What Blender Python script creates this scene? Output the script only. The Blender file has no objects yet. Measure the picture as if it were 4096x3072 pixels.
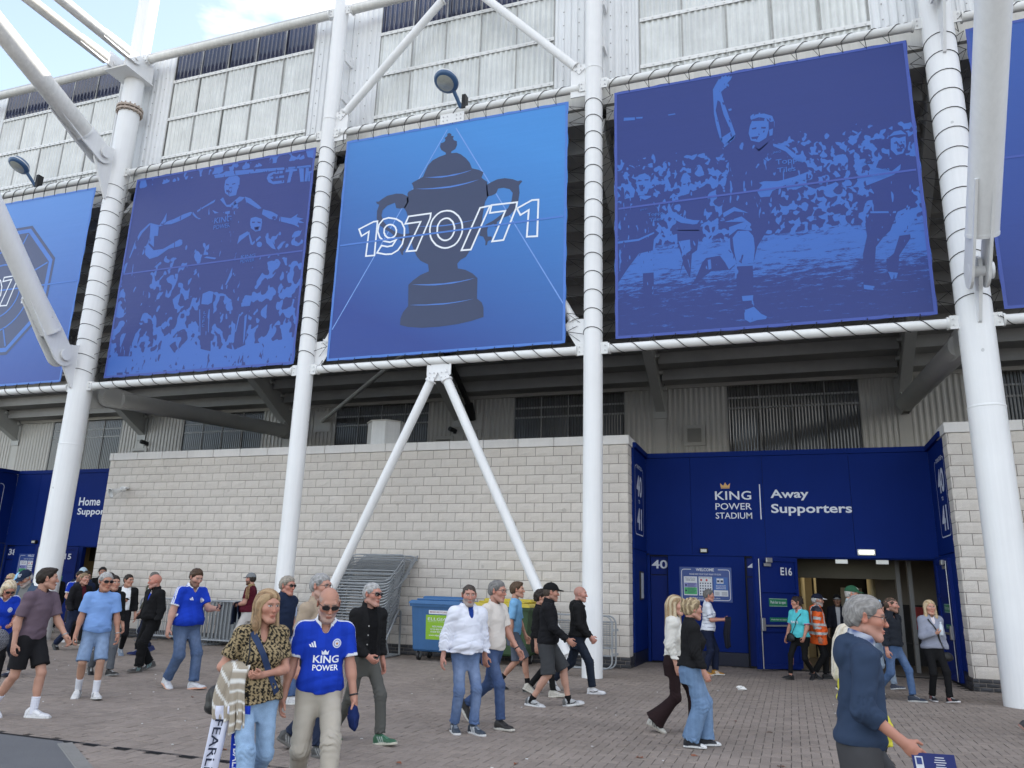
import bpy, math, random
import numpy as np
from mathutils import Vector, Matrix, Euler
from mathutils.geometry import tessellate_polygon
random.seed(7); np.random.seed(7)
SC = bpy.context.scene
COL = SC.collection
# ------------------------------------------------------------------ camera
cam_d = bpy.data.cameras.new('camera'); cam = bpy.data.objects.new('camera', cam_d); COL.objects.link(cam)
cam_d.sensor_width = 36; cam_d.lens = 27.196; cam_d.clip_start = .1; cam_d.clip_end = 3000
cam.matrix_world = Matrix(((0.94376166, 0.05681338, 0.32570873, 0), (0.32932738, -0.24878112, -0.91085204, 0),
                           (0.0292816, 0.96689203, -0.25350028, 1.65), (0, 0, 0, 1)))
SC.camera = cam
# ------------------------------------------------------------------ world, sun, exposure
SUN_EL, SUN_AZ = math.radians(38), math.radians(36)      # sun stands behind the stand, azimuth from +Y towards +X
W = bpy.data.worlds.new('World'); SC.world = W; W.use_nodes = True
nt = W.node_tree; nt.nodes.clear()
out = nt.nodes.new('ShaderNodeOutputWorld'); bg = nt.nodes.new('ShaderNodeBackground')
sky = nt.nodes.new('ShaderNodeTexSky'); sky.sky_type = 'NISHITA'; sky.sun_disc = False
sky.sun_elevation = SUN_EL; sky.sun_rotation = SUN_AZ; sky.air_density = 1.0; sky.dust_density = .6; sky.ozone_density = 1.0
bg.inputs['Strength'].default_value = .1
tc = nt.nodes.new('ShaderNodeTexCoord'); nz = nt.nodes.new('ShaderNodeTexNoise'); mp = nt.nodes.new('ShaderNodeMapping')
mp.inputs['Scale'].default_value = (1.6, 1.6, 4.2); mp.inputs['Location'].default_value = (2.96, 4.34, 1.68)
nz.inputs['Scale'].default_value = 1.5; nz.inputs['Detail'].default_value = 7; nz.inputs['Roughness'].default_value = .52
rp = nt.nodes.new('ShaderNodeValToRGB'); rp.color_ramp.elements[0].position = .47; rp.color_ramp.elements[1].position = .60
mx = nt.nodes.new('ShaderNodeMix'); mx.data_type = 'RGBA'
hs = nt.nodes.new('ShaderNodeHueSaturation'); hs.inputs['Saturation'].default_value = .75
nt.links.new(sky.outputs[0], hs.inputs['Color'])
mx.inputs[7].default_value = (5.9, 5.7, 5.4, 1)  # bright clouds, spread beyond the visible one to add light to the scene
nt.links.new(tc.outputs['Generated'], mp.inputs['Vector']); nt.links.new(mp.outputs[0], nz.inputs['Vector'])
nt.links.new(nz.outputs['Fac'], rp.inputs['Fac']); nt.links.new(rp.outputs['Color'], mx.inputs[0])
nt.links.new(hs.outputs[0], mx.inputs[6]); nt.links.new(mx.outputs[2], bg.inputs['Color']); nt.links.new(bg.outputs[0], out.inputs['Surface'])
sun_d = bpy.data.lights.new('sun', 'SUN'); sun_d.energy = 3.0; sun_d.angle = math.radians(.6); sun_d.color = (1, .93, .82)
sun = bpy.data.objects.new('sun', sun_d); COL.objects.link(sun)
sdir = Vector((math.sin(SUN_AZ)*math.cos(SUN_EL), math.cos(SUN_AZ)*math.cos(SUN_EL), math.sin(SUN_EL)))
sun.rotation_euler = sdir.to_track_quat('Z', 'Y').to_euler(); sun.location = sdir*200
SC.view_settings.view_transform = 'Standard'; SC.view_settings.look = 'None'
SC.view_settings.gamma = 1; SC.view_settings.use_curve_mapping = False
SC.view_settings.exposure = 2.12

# ------------------------------------------------------------------ materials
def srgb(r, g, b):
    f = lambda c: (c/12.92 if c <= .04045 else ((c+.055)/1.055)**2.4)
    return (f(r/255), f(g/255), f(b/255))
_mats = {}
def M(name, col, rough=.6, metal=0, var=.08, vs=2.0, bump=0, bs=60, isl=0, spec=.4, attr=False, streak=0, fine=0, emit=0, bd=.004):
    """procedural material: base colour, broad noise variation, per-piece variation, fine grain, bump"""
    if name in _mats: return _mats[name]
    m = bpy.data.materials.new(name); m.use_nodes = True; t = m.node_tree; n = t.nodes; l = t.links
    b = n['Principled BSDF']; b.inputs['Roughness'].default_value = rough; b.inputs['Metallic'].default_value = metal
    b.inputs['Specular IOR Level'].default_value = spec
    geo = n.new('ShaderNodeNewGeometry'); pos = geo.outputs['Position']
    if attr:
        a = n.new('ShaderNodeAttribute'); a.attribute_name = 'Col'; c = a.outputs['Color']
    else:
        rgb = n.new('ShaderNodeRGB'); rgb.outputs[0].default_value = (*col, 1); c = rgb.outputs[0]
    fac = None
    def addf(sock, lo, hi):
        nonlocal fac
        r = n.new('ShaderNodeMapRange'); r.inputs['To Min'].default_value = lo; r.inputs['To Max'].default_value = hi; l.new(sock, r.inputs['Value'])
        if fac is None: fac = r.outputs[0]
        else:
            q = n.new('ShaderNodeMath'); q.operation = 'MULTIPLY'; l.new(fac, q.inputs[0]); l.new(r.outputs[0], q.inputs[1]); fac = q.outputs[0]
    if var:
        z = n.new('ShaderNodeTexNoise'); z.inputs['Scale'].default_value = vs; z.inputs['Detail'].default_value = 5; z.inputs['Roughness'].default_value = .62
        l.new(pos, z.inputs['Vector']); addf(z.outputs['Fac'], 1-2*var, 1+2*var)
    if fine:
        z = n.new('ShaderNodeTexNoise'); z.inputs['Scale'].default_value = 130; z.inputs['Detail'].default_value = 3; l.new(pos, z.inputs['Vector']); addf(z.outputs['Fac'], 1-2*fine, 1+2*fine)
    if streak:
        s = n.new('ShaderNodeMapping'); s.inputs['Scale'].default_value = (9, 9, .35); l.new(pos, s.inputs['Vector'])
        z = n.new('ShaderNodeTexNoise'); z.inputs['Scale'].default_value = 1.4; z.inputs['Detail'].default_value = 6; z.inputs['Roughness'].default_value = .7
        l.new(s.outputs[0], z.inputs['Vector']); addf(z.outputs['Fac'], 1-2*streak, 1+streak)
    if isl:
        oi = n.new('ShaderNodeObjectInfo'); q = n.new('ShaderNodeMath'); q.operation = 'ADD'; l.new(oi.outputs['Random'], q.inputs[0]); l.new(geo.outputs['Random Per Island'], q.inputs[1])
        fr = n.new('ShaderNodeMath'); fr.operation = 'FRACT'; l.new(q.outputs[0], fr.inputs[0]); addf(fr.outputs[0], 1-isl, 1+isl)
    if fac is not None:
        v = n.new('ShaderNodeVectorMath'); v.operation = 'SCALE'; l.new(c, v.inputs[0]); l.new(fac, v.inputs['Scale']); c = v.outputs[0]
    l.new(c, b.inputs['Base Color'])
    if bump:
        z = n.new('ShaderNodeTexNoise'); z.inputs['Scale'].default_value = bs; z.inputs['Detail'].default_value = 6; z.inputs['Roughness'].default_value = .65; l.new(pos, z.inputs['Vector'])
        bp = n.new('ShaderNodeBump'); bp.inputs['Strength'].default_value = bump; bp.inputs['Distance'].default_value = bd; l.new(z.outputs['Fac'], bp.inputs['Height']); l.new(bp.outputs[0], b.inputs['Normal'])
    if emit:
        l.new(c, b.inputs['Emission Color']); b.inputs['Emission Strength'].default_value = emit
    _mats[name] = m
    return m

# ------------------------------------------------------------------ objects
def wloc(o):
    v = Vector((0, 0, 0))
    while o is not None: v += o.location; o = o.parent
    return v
def tag(o, label, cat, group=None):
    o['label'] = label; o['category'] = cat
    if group: o['group'] = group
    return o
def kind(o, k): o['kind'] = k; return o
def thing(name, label, cat, loc=(0, 0, 0), group=None, rz=0):
    o = bpy.data.objects.new(name, None); o.empty_display_size = .1; COL.objects.link(o); o.location = loc; o.rotation_euler = (0, 0, rz)
    return tag(o, label, cat, group)
def link(name, me, parent=None, loc=None, rot=None):
    o = bpy.data.objects.new(name, me); COL.objects.link(o)
    if parent: o.parent = parent
    if loc is not None: o.location = loc
    if rot is not None: o.rotation_euler = rot
    return o
def np_mesh(name, V, F, mats, cols=None, smooth=True, midx=None):
    me = bpy.data.meshes.new(name); V = np.asarray(V, np.float32); F = np.asarray(F, np.int32)
    k = F.shape[1]; me.vertices.add(len(V)); me.vertices.foreach_set('co', V.ravel())
    me.loops.add(F.size); me.loops.foreach_set('vertex_index', F.ravel()); me.polygons.add(len(F))
    me.polygons.foreach_set('loop_start', np.arange(0, F.size, k, dtype=np.int32)); me.polygons.foreach_set('loop_total', np.full(len(F), k, np.int32))
    me.polygons.foreach_set('use_smooth', np.full(len(F), smooth, bool))
    for m in (mats if isinstance(mats, (list, tuple)) else [mats]): me.materials.append(m)
    if midx is not None: me.polygons.foreach_set('material_index', np.asarray(midx, np.int32))
    if cols is not None:
        a = me.color_attributes.new('Col', 'FLOAT_COLOR', 'POINT'); c4 = np.ones((len(V), 4), np.float32); c4[:, :3] = cols; a.data.foreach_set('color', c4.ravel())
    me.update(calc_edges=True); return me

def frame(d):
    d = Vector(d).normalized(); a = Vector((0, 0, 1)) if abs(d.z) < .95 else Vector((1, 0, 0))
    x = a.cross(d).normalized(); return x, d.cross(x), d
class MB:
    """collects shapes (world coordinates) and links them as ONE mesh object"""
    def __init__(s): s.v = []; s.f = []; s.sm = []
    def add(s, vs, fs, smooth=False):
        b = len(s.v); s.v += [tuple(x) for x in vs]; s.f += [tuple(i+b for i in f) for f in fs]; s.sm += [smooth]*len(fs); return s
    def box(s, c, d, rot=None, bev=0):
        hx, hy, hz = d[0]/2, d[1]/2, d[2]/2
        if bev:
            e = bev; vs = []
            for sx in (-1, 1):
                for sy in (-1, 1):
                    for sz in (-1, 1):
                        vs += [(sx*(hx-e), sy*(hy-e), sz*hz), (sx*(hx-e), sy*hy, sz*(hz-e)), (sx*hx, sy*(hy-e), sz*(hz-e))]
            I = lambda x, y, z, k: ((x*2+y)*2+z)*3+k
            fs = []
            for z in (0, 1): q = [I(0, 0, z, 0), I(1, 0, z, 0), I(1, 1, z, 0), I(0, 1, z, 0)]; fs.append(q if z else q[::-1])
            for y in (0, 1): q = [I(0, y, 0, 1), I(1, y, 0, 1), I(1, y, 1, 1), I(0, y, 1, 1)]; fs.append(q[::-1] if y else q)
            for x in (0, 1): q = [I(x, 0, 0, 2), I(x, 1, 0, 2), I(x, 1, 1, 2), I(x, 0, 1, 2)]; fs.append(q if x else q[::-1])
            for y in (0, 1):
                for z in (0, 1): q = [I(0, y, z, 0), I(1, y, z, 0), I(1, y, z, 1), I(0, y, z, 1)]; fs.append(q if (y == z) == 0 else q[::-1])
            for x in (0, 1):
                for z in (0, 1): q = [I(x, 0, z, 0), I(x, 1, z, 0), I(x, 1, z, 2), I(x, 0, z, 2)]; fs.append(q if x == z else q[::-1])
            for x in (0, 1):
                for y in (0, 1): q = [I(x, y, 0, 1), I(x, y, 1, 1), I(x, y, 1, 2), I(x, y, 0, 2)]; fs.append(q if x != y else q[::-1])
            for x in (0, 1):
                for y in (0, 1):
                    for z in (0, 1): fs.append([I(x, y, z, 0), I(x, y, z, 1), I(x, y, z, 2)])
        else:
            vs = [(x, y, z) for x in (-hx, hx) for y in (-hy, hy) for z in (-hz, hz)]
            fs = [(0, 1, 3, 2), (4, 6, 7, 5), (0, 4, 5, 1), (2, 3, 7, 6), (0, 2, 6, 4), (1, 5, 7, 3)]
        R = rot if rot is not None else None
        c = Vector(c); vs = [(R @ Vector(v) if R else Vector(v))+c for v in vs]
        return s.add(vs, fs)
    def b2(s, lo, hi, bev=0):
        return s.box([(a+b)/2 for a, b in zip(lo, hi)], [abs(b-a) for a, b in zip(lo, hi)], bev=bev)
    def tube(s, p, q, r, r2=None, n=12, cap=True, smooth=True):
        p, q = Vector(p), Vector(q); x, y, d = frame(q-p); r2 = r if r2 is None else r2; vs = []
        for k in range(n):
            a = 2*math.pi*k/n; u = x*math.cos(a)+y*math.sin(a); vs += [p+u*r, q+u*r2]
        s.add(vs, [(2*k, 2*((k+1) % n), 2*((k+1) % n)+1, 2*k+1) for k in range(n)], smooth)
        if cap:
            s.add([vs[2*k] for k in range(n)], [tuple(range(n))[::-1]]); s.add([vs[2*k+1] for k in range(n)], [tuple(range(n))])
        return s
    def path(s, pts, r, n=8, closed=False, smooth=True, cap=True):
        pts = [Vector(p) for p in pts]; m = len(pts); rings = []; pu = None
        for i, p in enumerate(pts):
            a = pts[(i-1) % m] if (closed or i) else p; b = pts[(i+1) % m] if (closed or i < m-1) else p
            d = (b-a).normalized()
            if pu is None: x, y, _ = frame(d)
            else:
                x = (pu-d*pu.dot(d)).normalized(); y = d.cross(x)
            pu = x; rings.append([p+(x*math.cos(2*math.pi*k/n)+y*math.sin(2*math.pi*k/n))*r for k in range(n)])
        vs = [v for q in rings for v in q]; fs = []
        for i in range(m if closed else m-1):
            j = (i+1) % m
            for k in range(n): fs.append((i*n+k, i*n+(k+1) % n, j*n+(k+1) % n, j*n+k))
        s.add(vs, fs, smooth)
        if cap and not closed: s.add(rings[0], [tuple(range(n))[::-1]]); s.add(rings[-1], [tuple(range(n))])
        return s
    def prism(s, poly, o, u, v, depth, both=True):
        """polygon (2-D) in the plane o + a*u + b*v, extruded along n = u x v by depth"""
        o, u, v = Vector(o), Vector(u), Vector(v); n = u.cross(v).normalized()
        if sum(poly[i][0]*poly[(i+1) % len(poly)][1]-poly[(i+1) % len(poly)][0]*poly[i][1] for i in range(len(poly))) < 0: poly = poly[::-1]
        fr = [o+u*a+v*b+n*depth for a, b in poly]; k = len(poly)
        tr = tessellate_polygon([[Vector((a, b, 0)) for a, b in poly]])
        def ori(t):
            A, B, C_ = (poly[i] for i in t); return t if (B[0]-A[0])*(C_[1]-A[1])-(B[1]-A[1])*(C_[0]-A[0]) > 0 else t[::-1]
        tr = [ori(tuple(t)) for t in tr]
        s.add(fr, tr)
        if depth and both:
            bk = [o+u*a+v*b for a, b in poly]; s.add(bk, [t[::-1] for t in tr])
            s.add(bk+fr, [(i, (i+1) % k, k+(i+1) % k, k+i) for i in range(k)])
        return s
    def lathe(s, prof, c, n=20, axis=(0, 0, 1), smooth=True):
        x, y, d = frame(axis); c = Vector(c); vs = []
        for r, h in prof:
            for k in range(n): a = 2*math.pi*k/n; vs.append(c+d*h+(x*math.cos(a)+y*math.sin(a))*r)
        fs = [(i*n+k, i*n+(k+1) % n, (i+1)*n+(k+1) % n, (i+1)*n+k) for i in range(len(prof)-1) for k in range(n)]
        return s.add(vs, fs, smooth)
    def build(s, name, mat, parent=None, origin=None):
        if origin is None: origin = wloc(parent) if parent else Vector((0, 0, 0))
        else: origin = Vector(origin)
        me = bpy.data.meshes.new(name); me.from_pydata([tuple(Vector(v)-origin) for v in s.v], [], s.f)
        me.polygons.foreach_set('use_smooth', s.sm); me.materials.append(mat); me.update()
        o = link(name, me, parent)
        if parent is None: o.location = origin
        else: o.location = origin-wloc(parent)
        return o
def box(name, lo, hi, mat, parent=None, bev=0): return MB().b2(lo, hi, bev).build(name, mat, parent)

def text_mesh(s, size, bold=0, shear=0, space=1.0, lsp=1.0, align='LEFT', res=3):
    c = bpy.data.curves.new('t', 'FONT'); c.body = s; c.size = size; c.offset = bold; c.shear = shear; c.space_character = space; c.space_line = lsp
    c.align_x = align; c.resolution_u = res; c.fill_mode = 'FRONT'
    o = bpy.data.objects.new('t', c); COL.objects.link(o); bpy.context.view_layer.update()
    me = bpy.data.meshes.new_from_object(o.evaluated_get(bpy.context.evaluated_depsgraph_get()))
    bpy.data.objects.remove(o); bpy.data.curves.remove(c)
    V = np.array([v.co[:] for v in me.vertices]) if len(me.vertices) else np.zeros((0, 3)); F = [tuple(p.vertices) for p in me.polygons]
    bpy.data.meshes.remove(me); return V, F
def fit_text(s, w, h, **k):
    """text geometry scaled into a w x h box, lower left at (0,0)"""
    V, F = text_mesh(s, 1.0, **k); lo, hi = V.min(0), V.max(0)
    V = V-lo; V[:, 0] *= w/(hi[0]-lo[0]); V[:, 1] *= (h/(hi[1]-lo[1]) if h else w/(hi[0]-lo[0]))
    return V, F
def put_text(mb, s, o, u, v, w, h, **k):
    V, F = fit_text(s, w, h, **k); o, u, v = Vector(o), Vector(u), Vector(v)
    mb.add([o+u*a[0]+v*a[1] for a in V], F); return mb
UX, UZ = (1, 0, 0), (0, 0, 1)
# ------------------------------------------------------------------ palette
white = M('white_steel', (.77, .775, .78), .42, var=.045, vs=.8, streak=.06, bump=.12, bs=9, bd=.002)
grimy = M('weathered_white_steel', (.66, .655, .63), .6, var=.10, vs=3, streak=.16, fine=.06, bump=.35, bs=30)
rail_w = M('rail_paint', (.72, .725, .72), .45, var=.06, vs=2, streak=.03)
bolt_m = M('bolt_steel', (.5, .5, .5), .4, metal=.6, var=.08)
grey_st = M('grey_steel', (.50, .50, .48), .5, var=.05, vs=1.2, streak=.05)
conc = M('terrace_concrete', (.36, .355, .345), .85, var=.13, vs=1.3, bump=.2, bs=25, isl=.06)
clad_w = M('white_cladding', (.72, .735, .75), .45, var=.04, vs=1.1, streak=.07, isl=.04)
clad_g = M('grey_cladding', (.56, .545, .51), .5, var=.05, vs=1, streak=.05, isl=.03)
trans = M('translucent_sheet', (.66, .68, .665), .16, var=.12, vs=1.7, streak=.17, isl=.07, spec=.7, bump=.15, bs=5, bd=.01)
trans_d = M('clear_dark_sheet', (.035, .042, .085), .1, var=.25, vs=2.5, streak=.3, isl=.2, spec=.9)
win_d = M('dark_window_sheet', (.075, .072, .066), .12, var=.2, vs=1.4, streak=.35, isl=.2, spec=.9, bump=.2, bs=6)
seam_m = M('lap_seam', (.36, .36, .35), .6, var=.2, vs=6, streak=.2)
cream = M('render_band', (.60, .585, .55), .7, var=.08, vs=1.5, streak=.12)
rope_m = M('black_rope', (.012, .012, .014), .8, var=.2, vs=20)
dark = M('interior_dark', (.03, .03, .03), .9, var=.1)
blue = M('blue_panel', (.005, .021, .155), .6, var=.06, vs=1.2, streak=.04, spec=.07)
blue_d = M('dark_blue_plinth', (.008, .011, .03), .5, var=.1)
print_w = M('white_print', (.66, .69, .76), .5, var=.03)
gold = M('gold_print', (.62, .36, .12), .45, var=.05)

def specks(m, scale, r, f, dense=.5):
    """small stains with their own shape: chips and scuffs on paint, gum on paving"""
    t = m.node_tree; n, l = t.nodes, t.links; b = n['Principled BSDF']; src = b.inputs['Base Color'].links[0].from_socket
    g = n.new('ShaderNodeNewGeometry'); nz = n.new('ShaderNodeTexNoise'); nz.inputs['Scale'].default_value = scale*3; v = n.new('ShaderNodeTexVoronoi'); v.inputs['Scale'].default_value = scale; mx = n.new('ShaderNodeMix'); mx.data_type = 'VECTOR'; mx.inputs[0].default_value = .06
    l.new(g.outputs['Position'], nz.inputs['Vector']); l.new(g.outputs['Position'], mx.inputs[4]); l.new(nz.outputs['Color'], mx.inputs[5]); l.new(mx.outputs[1], v.inputs['Vector'])
    se = n.new('ShaderNodeSeparateColor'); l.new(v.outputs['Color'], se.inputs[0]); th = n.new('ShaderNodeMath'); th.operation = 'MULTIPLY'; l.new(se.outputs[0], th.inputs[0]); th.inputs[1].default_value = r
    lt = n.new('ShaderNodeMath'); lt.operation = 'LESS_THAN'; l.new(v.outputs['Distance'], lt.inputs[0]); l.new(th.outputs[0], lt.inputs[1])
    ds = n.new('ShaderNodeMath'); ds.operation = 'GREATER_THAN'; l.new(se.outputs[1], ds.inputs[0]); ds.inputs[1].default_value = dense
    a = n.new('ShaderNodeMath'); a.operation = 'MULTIPLY'; l.new(lt.outputs[0], a.inputs[0]); l.new(ds.outputs[0], a.inputs[1])
    k = n.new('ShaderNodeMapRange'); k.inputs['To Min'].default_value = 1; k.inputs['To Max'].default_value = f; l.new(a.outputs[0], k.inputs['Value'])
    s_ = n.new('ShaderNodeVectorMath'); s_.operation = 'SCALE'; l.new(src, s_.inputs[0]); l.new(k.outputs[0], s_.inputs['Scale']); l.new(s_.outputs[0], b.inputs['Base Color'])
specks(white, 3.0, .10, .72, .72); specks(rail_w, 5, .10, .75, .7)
# ------------------------------------------------------------------ ground
ground = kind(MB().add([(-260, -200, -.03), (260, -200, -.03), (260, 330, -.03), (-260, 330, -.03)], [(0, 1, 2, 3)]).build('ground', M('ground_tarmac', (.10, .10, .10), .9, var=.1, vs=.4, bump=.3, bs=40)), 'structure')
joint = M('paving_joint', (.035, .031, .028), .95, var=.2, vs=6)
pave = kind(MB().b2((-42, -14, -.029), (9, 26, -.009)).build('pavement', joint), 'structure')
paver_m = M('block_paver', (.255, .217, .190), .92, var=.13, vs=.8, isl=.09, fine=.28, bump=.5, bs=150, bd=.003, spec=.12)
specks(paver_m, 2.6, .10, .66, .55); specks(paver_m, 3.7, .055, 1.5, .7)
def paver_arrays():
    H = []
    x0, y0 = -30.0, 3.3
    nx, ny = 390, 168
    for j in range(ny):
        yy = y0+j*.1
        xl, xr = -1.36*yy-1.2, .28*yy+1.7
        for i in range(nx):
            k = (i-j) % 4
            if k not in (0, 3): continue
            xx = x0+i*.1
            if xx < xl or xx > xr: continue
            cx, cy, w, h = (xx+.1, yy+.05, .2, .1) if k == 0 else (xx+.05, yy+.1, .1, .2)
            if cy > 19.7 or (cy > 17.6 and (cx < -18.6 or -3.5 < cx < 3.05) is False and cy > 17.6 and not (cx < -19.0)): continue
            # asphalt patch and drain slot in the near left corner
            if cy < 6.58+.06 and cx < -7.0-(6.55-cy)*-1.46: continue
            if abs(cy-6.58) < .045 and cx < -3.2 and h < .15: continue
            H.append((cx, cy, w, h))
    return np.array(H)
PV = paver_arrays()
camd = np.hypot(PV[:, 0], PV[:, 1]); fx = PV[:, 0]/PV[:, 1]
# pavers nearest the lens that are inside the frame come first
inf = (PV[:, 1] > 5.3+.6*(PV[:, 0]+6.6)*(PV[:, 0] > -6.6)*.82) & (fx > -1.24) & (fx < .22)
order = np.argsort(np.where(inf, camd, camd+100)); PV = PV[order]
def paver_shape(w, h, rs):
    e = .004; g = .0030; zt = 0; ze = -.003; zb = -.02
    X, Y = w/2-g, h/2-g
    tl = [rs.uniform(-.0016, .0016) for _ in range(4)]
    o = [(-X, -Y), (X, -Y), (X, Y), (-X, Y)]; i = [(-X+e, -Y+e), (X-e, -Y+e), (X-e, Y-e), (-X+e, Y-e)]
    V = [(a, b, zb) for a, b in o]+[(a, b, ze+t) for (a, b), t in zip(o, tl)]+[(a, b, zt+t) for (a, b), t in zip(i, tl)]
    F = [(8, 9, 10, 11)]+[(4+k, 4+(k+1) % 4, 8+(k+1) % 4, 8+k) for k in range(4)]+[(k, (k+1) % 4, 4+(k+1) % 4, 4+k) for k in range(4)]
    return np.array(V), F
rs = random.Random(3); pmesh = {}
for w, h in ((.2, .1), (.1, .2)):
    for q in range(6):
        V, F = paver_shape(w, h, rs); me = bpy.data.meshes.new('paver'); me.from_pydata(V.tolist(), [], F); me.materials.append(paver_m); pmesh[w, h, q] = me
for k, (cx, cy, w, h) in enumerate(PV[:300]):
    link('paver', pmesh[round(w, 1), round(h, 1), k % 6], pave, (cx, cy, rs.uniform(-.002, .002)))
BV, BF = [], []; base = {(w, h): [paver_shape(w, h, rs) for _ in range(8)] for w, h in ((.2, .1), (.1, .2))}
Fq = np.array(base[.2, .1][0][1])
for k, (cx, cy, w, h) in enumerate(PV[300:]):
    BV.append(base[round(w, 1), round(h, 1)][k % 8][0]+np.array((cx, cy, rs.uniform(-.003, .003)))); BF.append(Fq+12*k)
kind(link('block_paving', np_mesh('block_paving', np.concatenate(BV), np.concatenate(BF), paver_m, smooth=False), pave), 'stuff')
# asphalt patch, kerb edging and slot drain
asph = M('asphalt', (.125, .128, .136), .95, var=.10, vs=2, fine=.4, bump=1.0, bs=110, bd=.006)
def grid_sheet(poly_lo, poly_hi, z): pass
kind(MB().prism([(-16, 6.55), (-7.06, 6.55), (-2.9, 3.7), (-2.9, -4), (-16, -4)], (0, 0, -.012), (1, 0, 0), (0, 1, 0), .011).build('road', asph), 'structure')
kerb_m = M('kerb_concrete', (.20, .195, .185), .9, var=.12, vs=3, fine=.12, bump=.4, bs=90)
kerb = thing('kerb', 'pale concrete edging strip running from the slot drain between asphalt and paving', 'kerb', (-7.0, 6.5, 0))
kd = Vector((1.08, -.74, 0)).normalized(); kn = Vector((kd.y*-1, kd.x, 0)); p0 = Vector((-6.98, 6.50, .0))
for k in range(5):
    MB().box(p0+kd*(.46+.92*k)+Vector((0, 0, -.012)), (.912, .14, .032), Matrix.Rotation(math.atan2(kd.y, kd.x), 3, 'Z'), bev=.006).build('kerb_stone', kerb_m, kerb)
drain = thing('slot_drain', 'dark narrow slot drain line crossing the paving at the lower left', 'drain', (-9, 6.58, 0))
dm = M('drain_iron', (.02, .02, .024), .5, metal=.5, var=.15)
for s in (-1, 1): box('drain_edge', (-16, 6.58+s*.016-.006, -.02), (-3.2, 6.58+s*.016+.006, .001), dm, drain)

# ------------------------------------------------------------------ split-faced block walls
block_m = M('split_face_block', (.635, .59, .54), .93, var=.06, vs=.7, isl=.035, streak=.05, fine=.14, bump=.9, bs=55, bd=.012, spec=.2)
mort_m = M('mortar', (.20, .175, .155), .95, var=.1, vs=5)
cope_m = M('coping_stone', (.68, .66, .64), .85, var=.08, vs=1.6, streak=.05, isl=.05, fine=.05, bump=.2, bs=60)
brick_m = M('blue_brick', (.040, .041, .048), .5, var=.12, vs=6, isl=.25, bump=.3, bs=80)
specks(block_m, 2.2, .13, .84, .7)
def block_shape(w, h, d, rs, rough=.010):
    """front face towards -Y on a 4 x 3 grid with rough-split relief, sides run back"""
    nx, nz = 4, 3; V = []
    for j in range(nz+1):
        for i in range(nx+1):
            edge = i in (0, nx) or j in (0, nz)
            V.append((-w/2+w*i/nx+(0 if edge else rs.uniform(-.02, .02)), (.006 if edge else -rs.uniform(0, rough)), -h/2+h*j/nz+(0 if edge else rs.uniform(-.01, .01))))
    F = [(j*(nx+1)+i, j*(nx+1)+i+1, (j+1)*(nx+1)+i+1, (j+1)*(nx+1)+i) for j in range(nz) for i in range(nx)]
    b = len(V); V += [(-w/2, .006, -h/2), (w/2, .006, -h/2), (w/2, .006, h/2), (-w/2, .006, h/2), (-w/2, d, -h/2), (w/2, d, -h/2), (w/2, d, h/2), (-w/2, d, h/2)]
    F += [(b+1, b, b+4, b+5), (b+2, b+1, b+5, b+6), (b+3, b+2, b+6, b+7), (b, b+3, b+7, b+4)]
    return V, F
rs = random.Random(11); _bm = {}
def block_mesh(w, h=.2135, d=.10, q=0, nm='block', m=None, rough=.010):
    key = (nm, round(w, 3), round(h, 3), d, q)
    if key not in _bm:
        V, F = block_shape(w, h, d, rs, rough); me = bpy.data.meshes.new(nm); me.from_pydata(V, [], F); me.materials.append(m or block_m); _bm[key] = me
    return _bm[key]
CH, BW, MJ = .2255, .4545, .013
def courses(x0, x1):
    for c in range(21):
        z = .225+CH*(c+.5); x = x1-(BW/2 if c % 2 else 0)
        row = [(x1-BW/4, BW/2)] if c % 2 else []
        while x > x0+.02:
            a = max(x-BW, x0); row.append(((x+a)/2, x-a)); x = a
        for cx, w in row: yield c, cx, z, w
def block_wall(nm, label, x0, x1, yf, lim, near):
    t = thing(nm, label, 'wall', ((x0+x1)/2, yf, 0))
    box('wall_core', (x0+.012, yf+.014, 0), (x1-.012, yf+.42, 4.955), mort_m, t)
    L = sorted(courses(x0, x1), key=lambda r: (r[1]-near)**2+.15*(r[2]-1.65)**2)
    for k, (c, cx, z, w) in enumerate(L[:lim]):
        link('block', block_mesh(w-MJ, q=rs.randrange(7)), t, Vector((cx, yf, z))-t.location)
    V, F = [], []
    for k, (c, cx, z, w) in enumerate(L[lim:]):
        v, f = block_shape(w-MJ, .2135, .1, rs); b = len(V); V += [(a+cx, q+yf, r+z) for a, q, r in v]; F += [tuple(i+b for i in g) for g in f]
    if V: kind(MB().add(V, F).build('blockwork', block_m, t), 'stuff')
    return t
wl = block_wall('block_wall', 'long pale split faced block wall behind the barriers and bins', -19.06, -3.42, 17.75, 300, -5.5)
wr = block_wall('block_wall', 'pale split faced block wall right of the away entrance behind the right mast', 3.16, 8.2, 17.62, 300, 3.5)
# returns of the walls (ends facing the entrances), coping and brick plinth
def wall_end(t, x, yf, s, n=2):
    for c in range(21):
        z = .225+CH*(c+.5); y = yf
        for k in range(n):
            w = BW/2 if (c+k) % 2 else BW
            if y+w > yf+.43: w = yf+.43-y
            if w < .05: break
            m = block_mesh(w-MJ, q=k, nm='end_block'); o = link('block', m, t, Vector((x, y+w/2, z))-t.location, (0, 0, math.pi/2*s)); y += w
wall_end(wl, -3.42, 17.77, 1); wall_end(wr, 3.16, 17.64, -1); wall_end(wl, -19.06, 17.77, -1, 1)
def coping(t, x0, x1, yf, w=.915):
    x = x1
    while x > x0+.05:
        a = max(x-w, x0); box('coping_stone', (a+.006, yf-.03, 4.962), (x-.006, yf+.46, 5.178), cope_m, t, .008); x = a
coping(wl, -19.09, -3.39, 17.75); coping(wr, 3.13, 8.2, 17.62)
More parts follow.
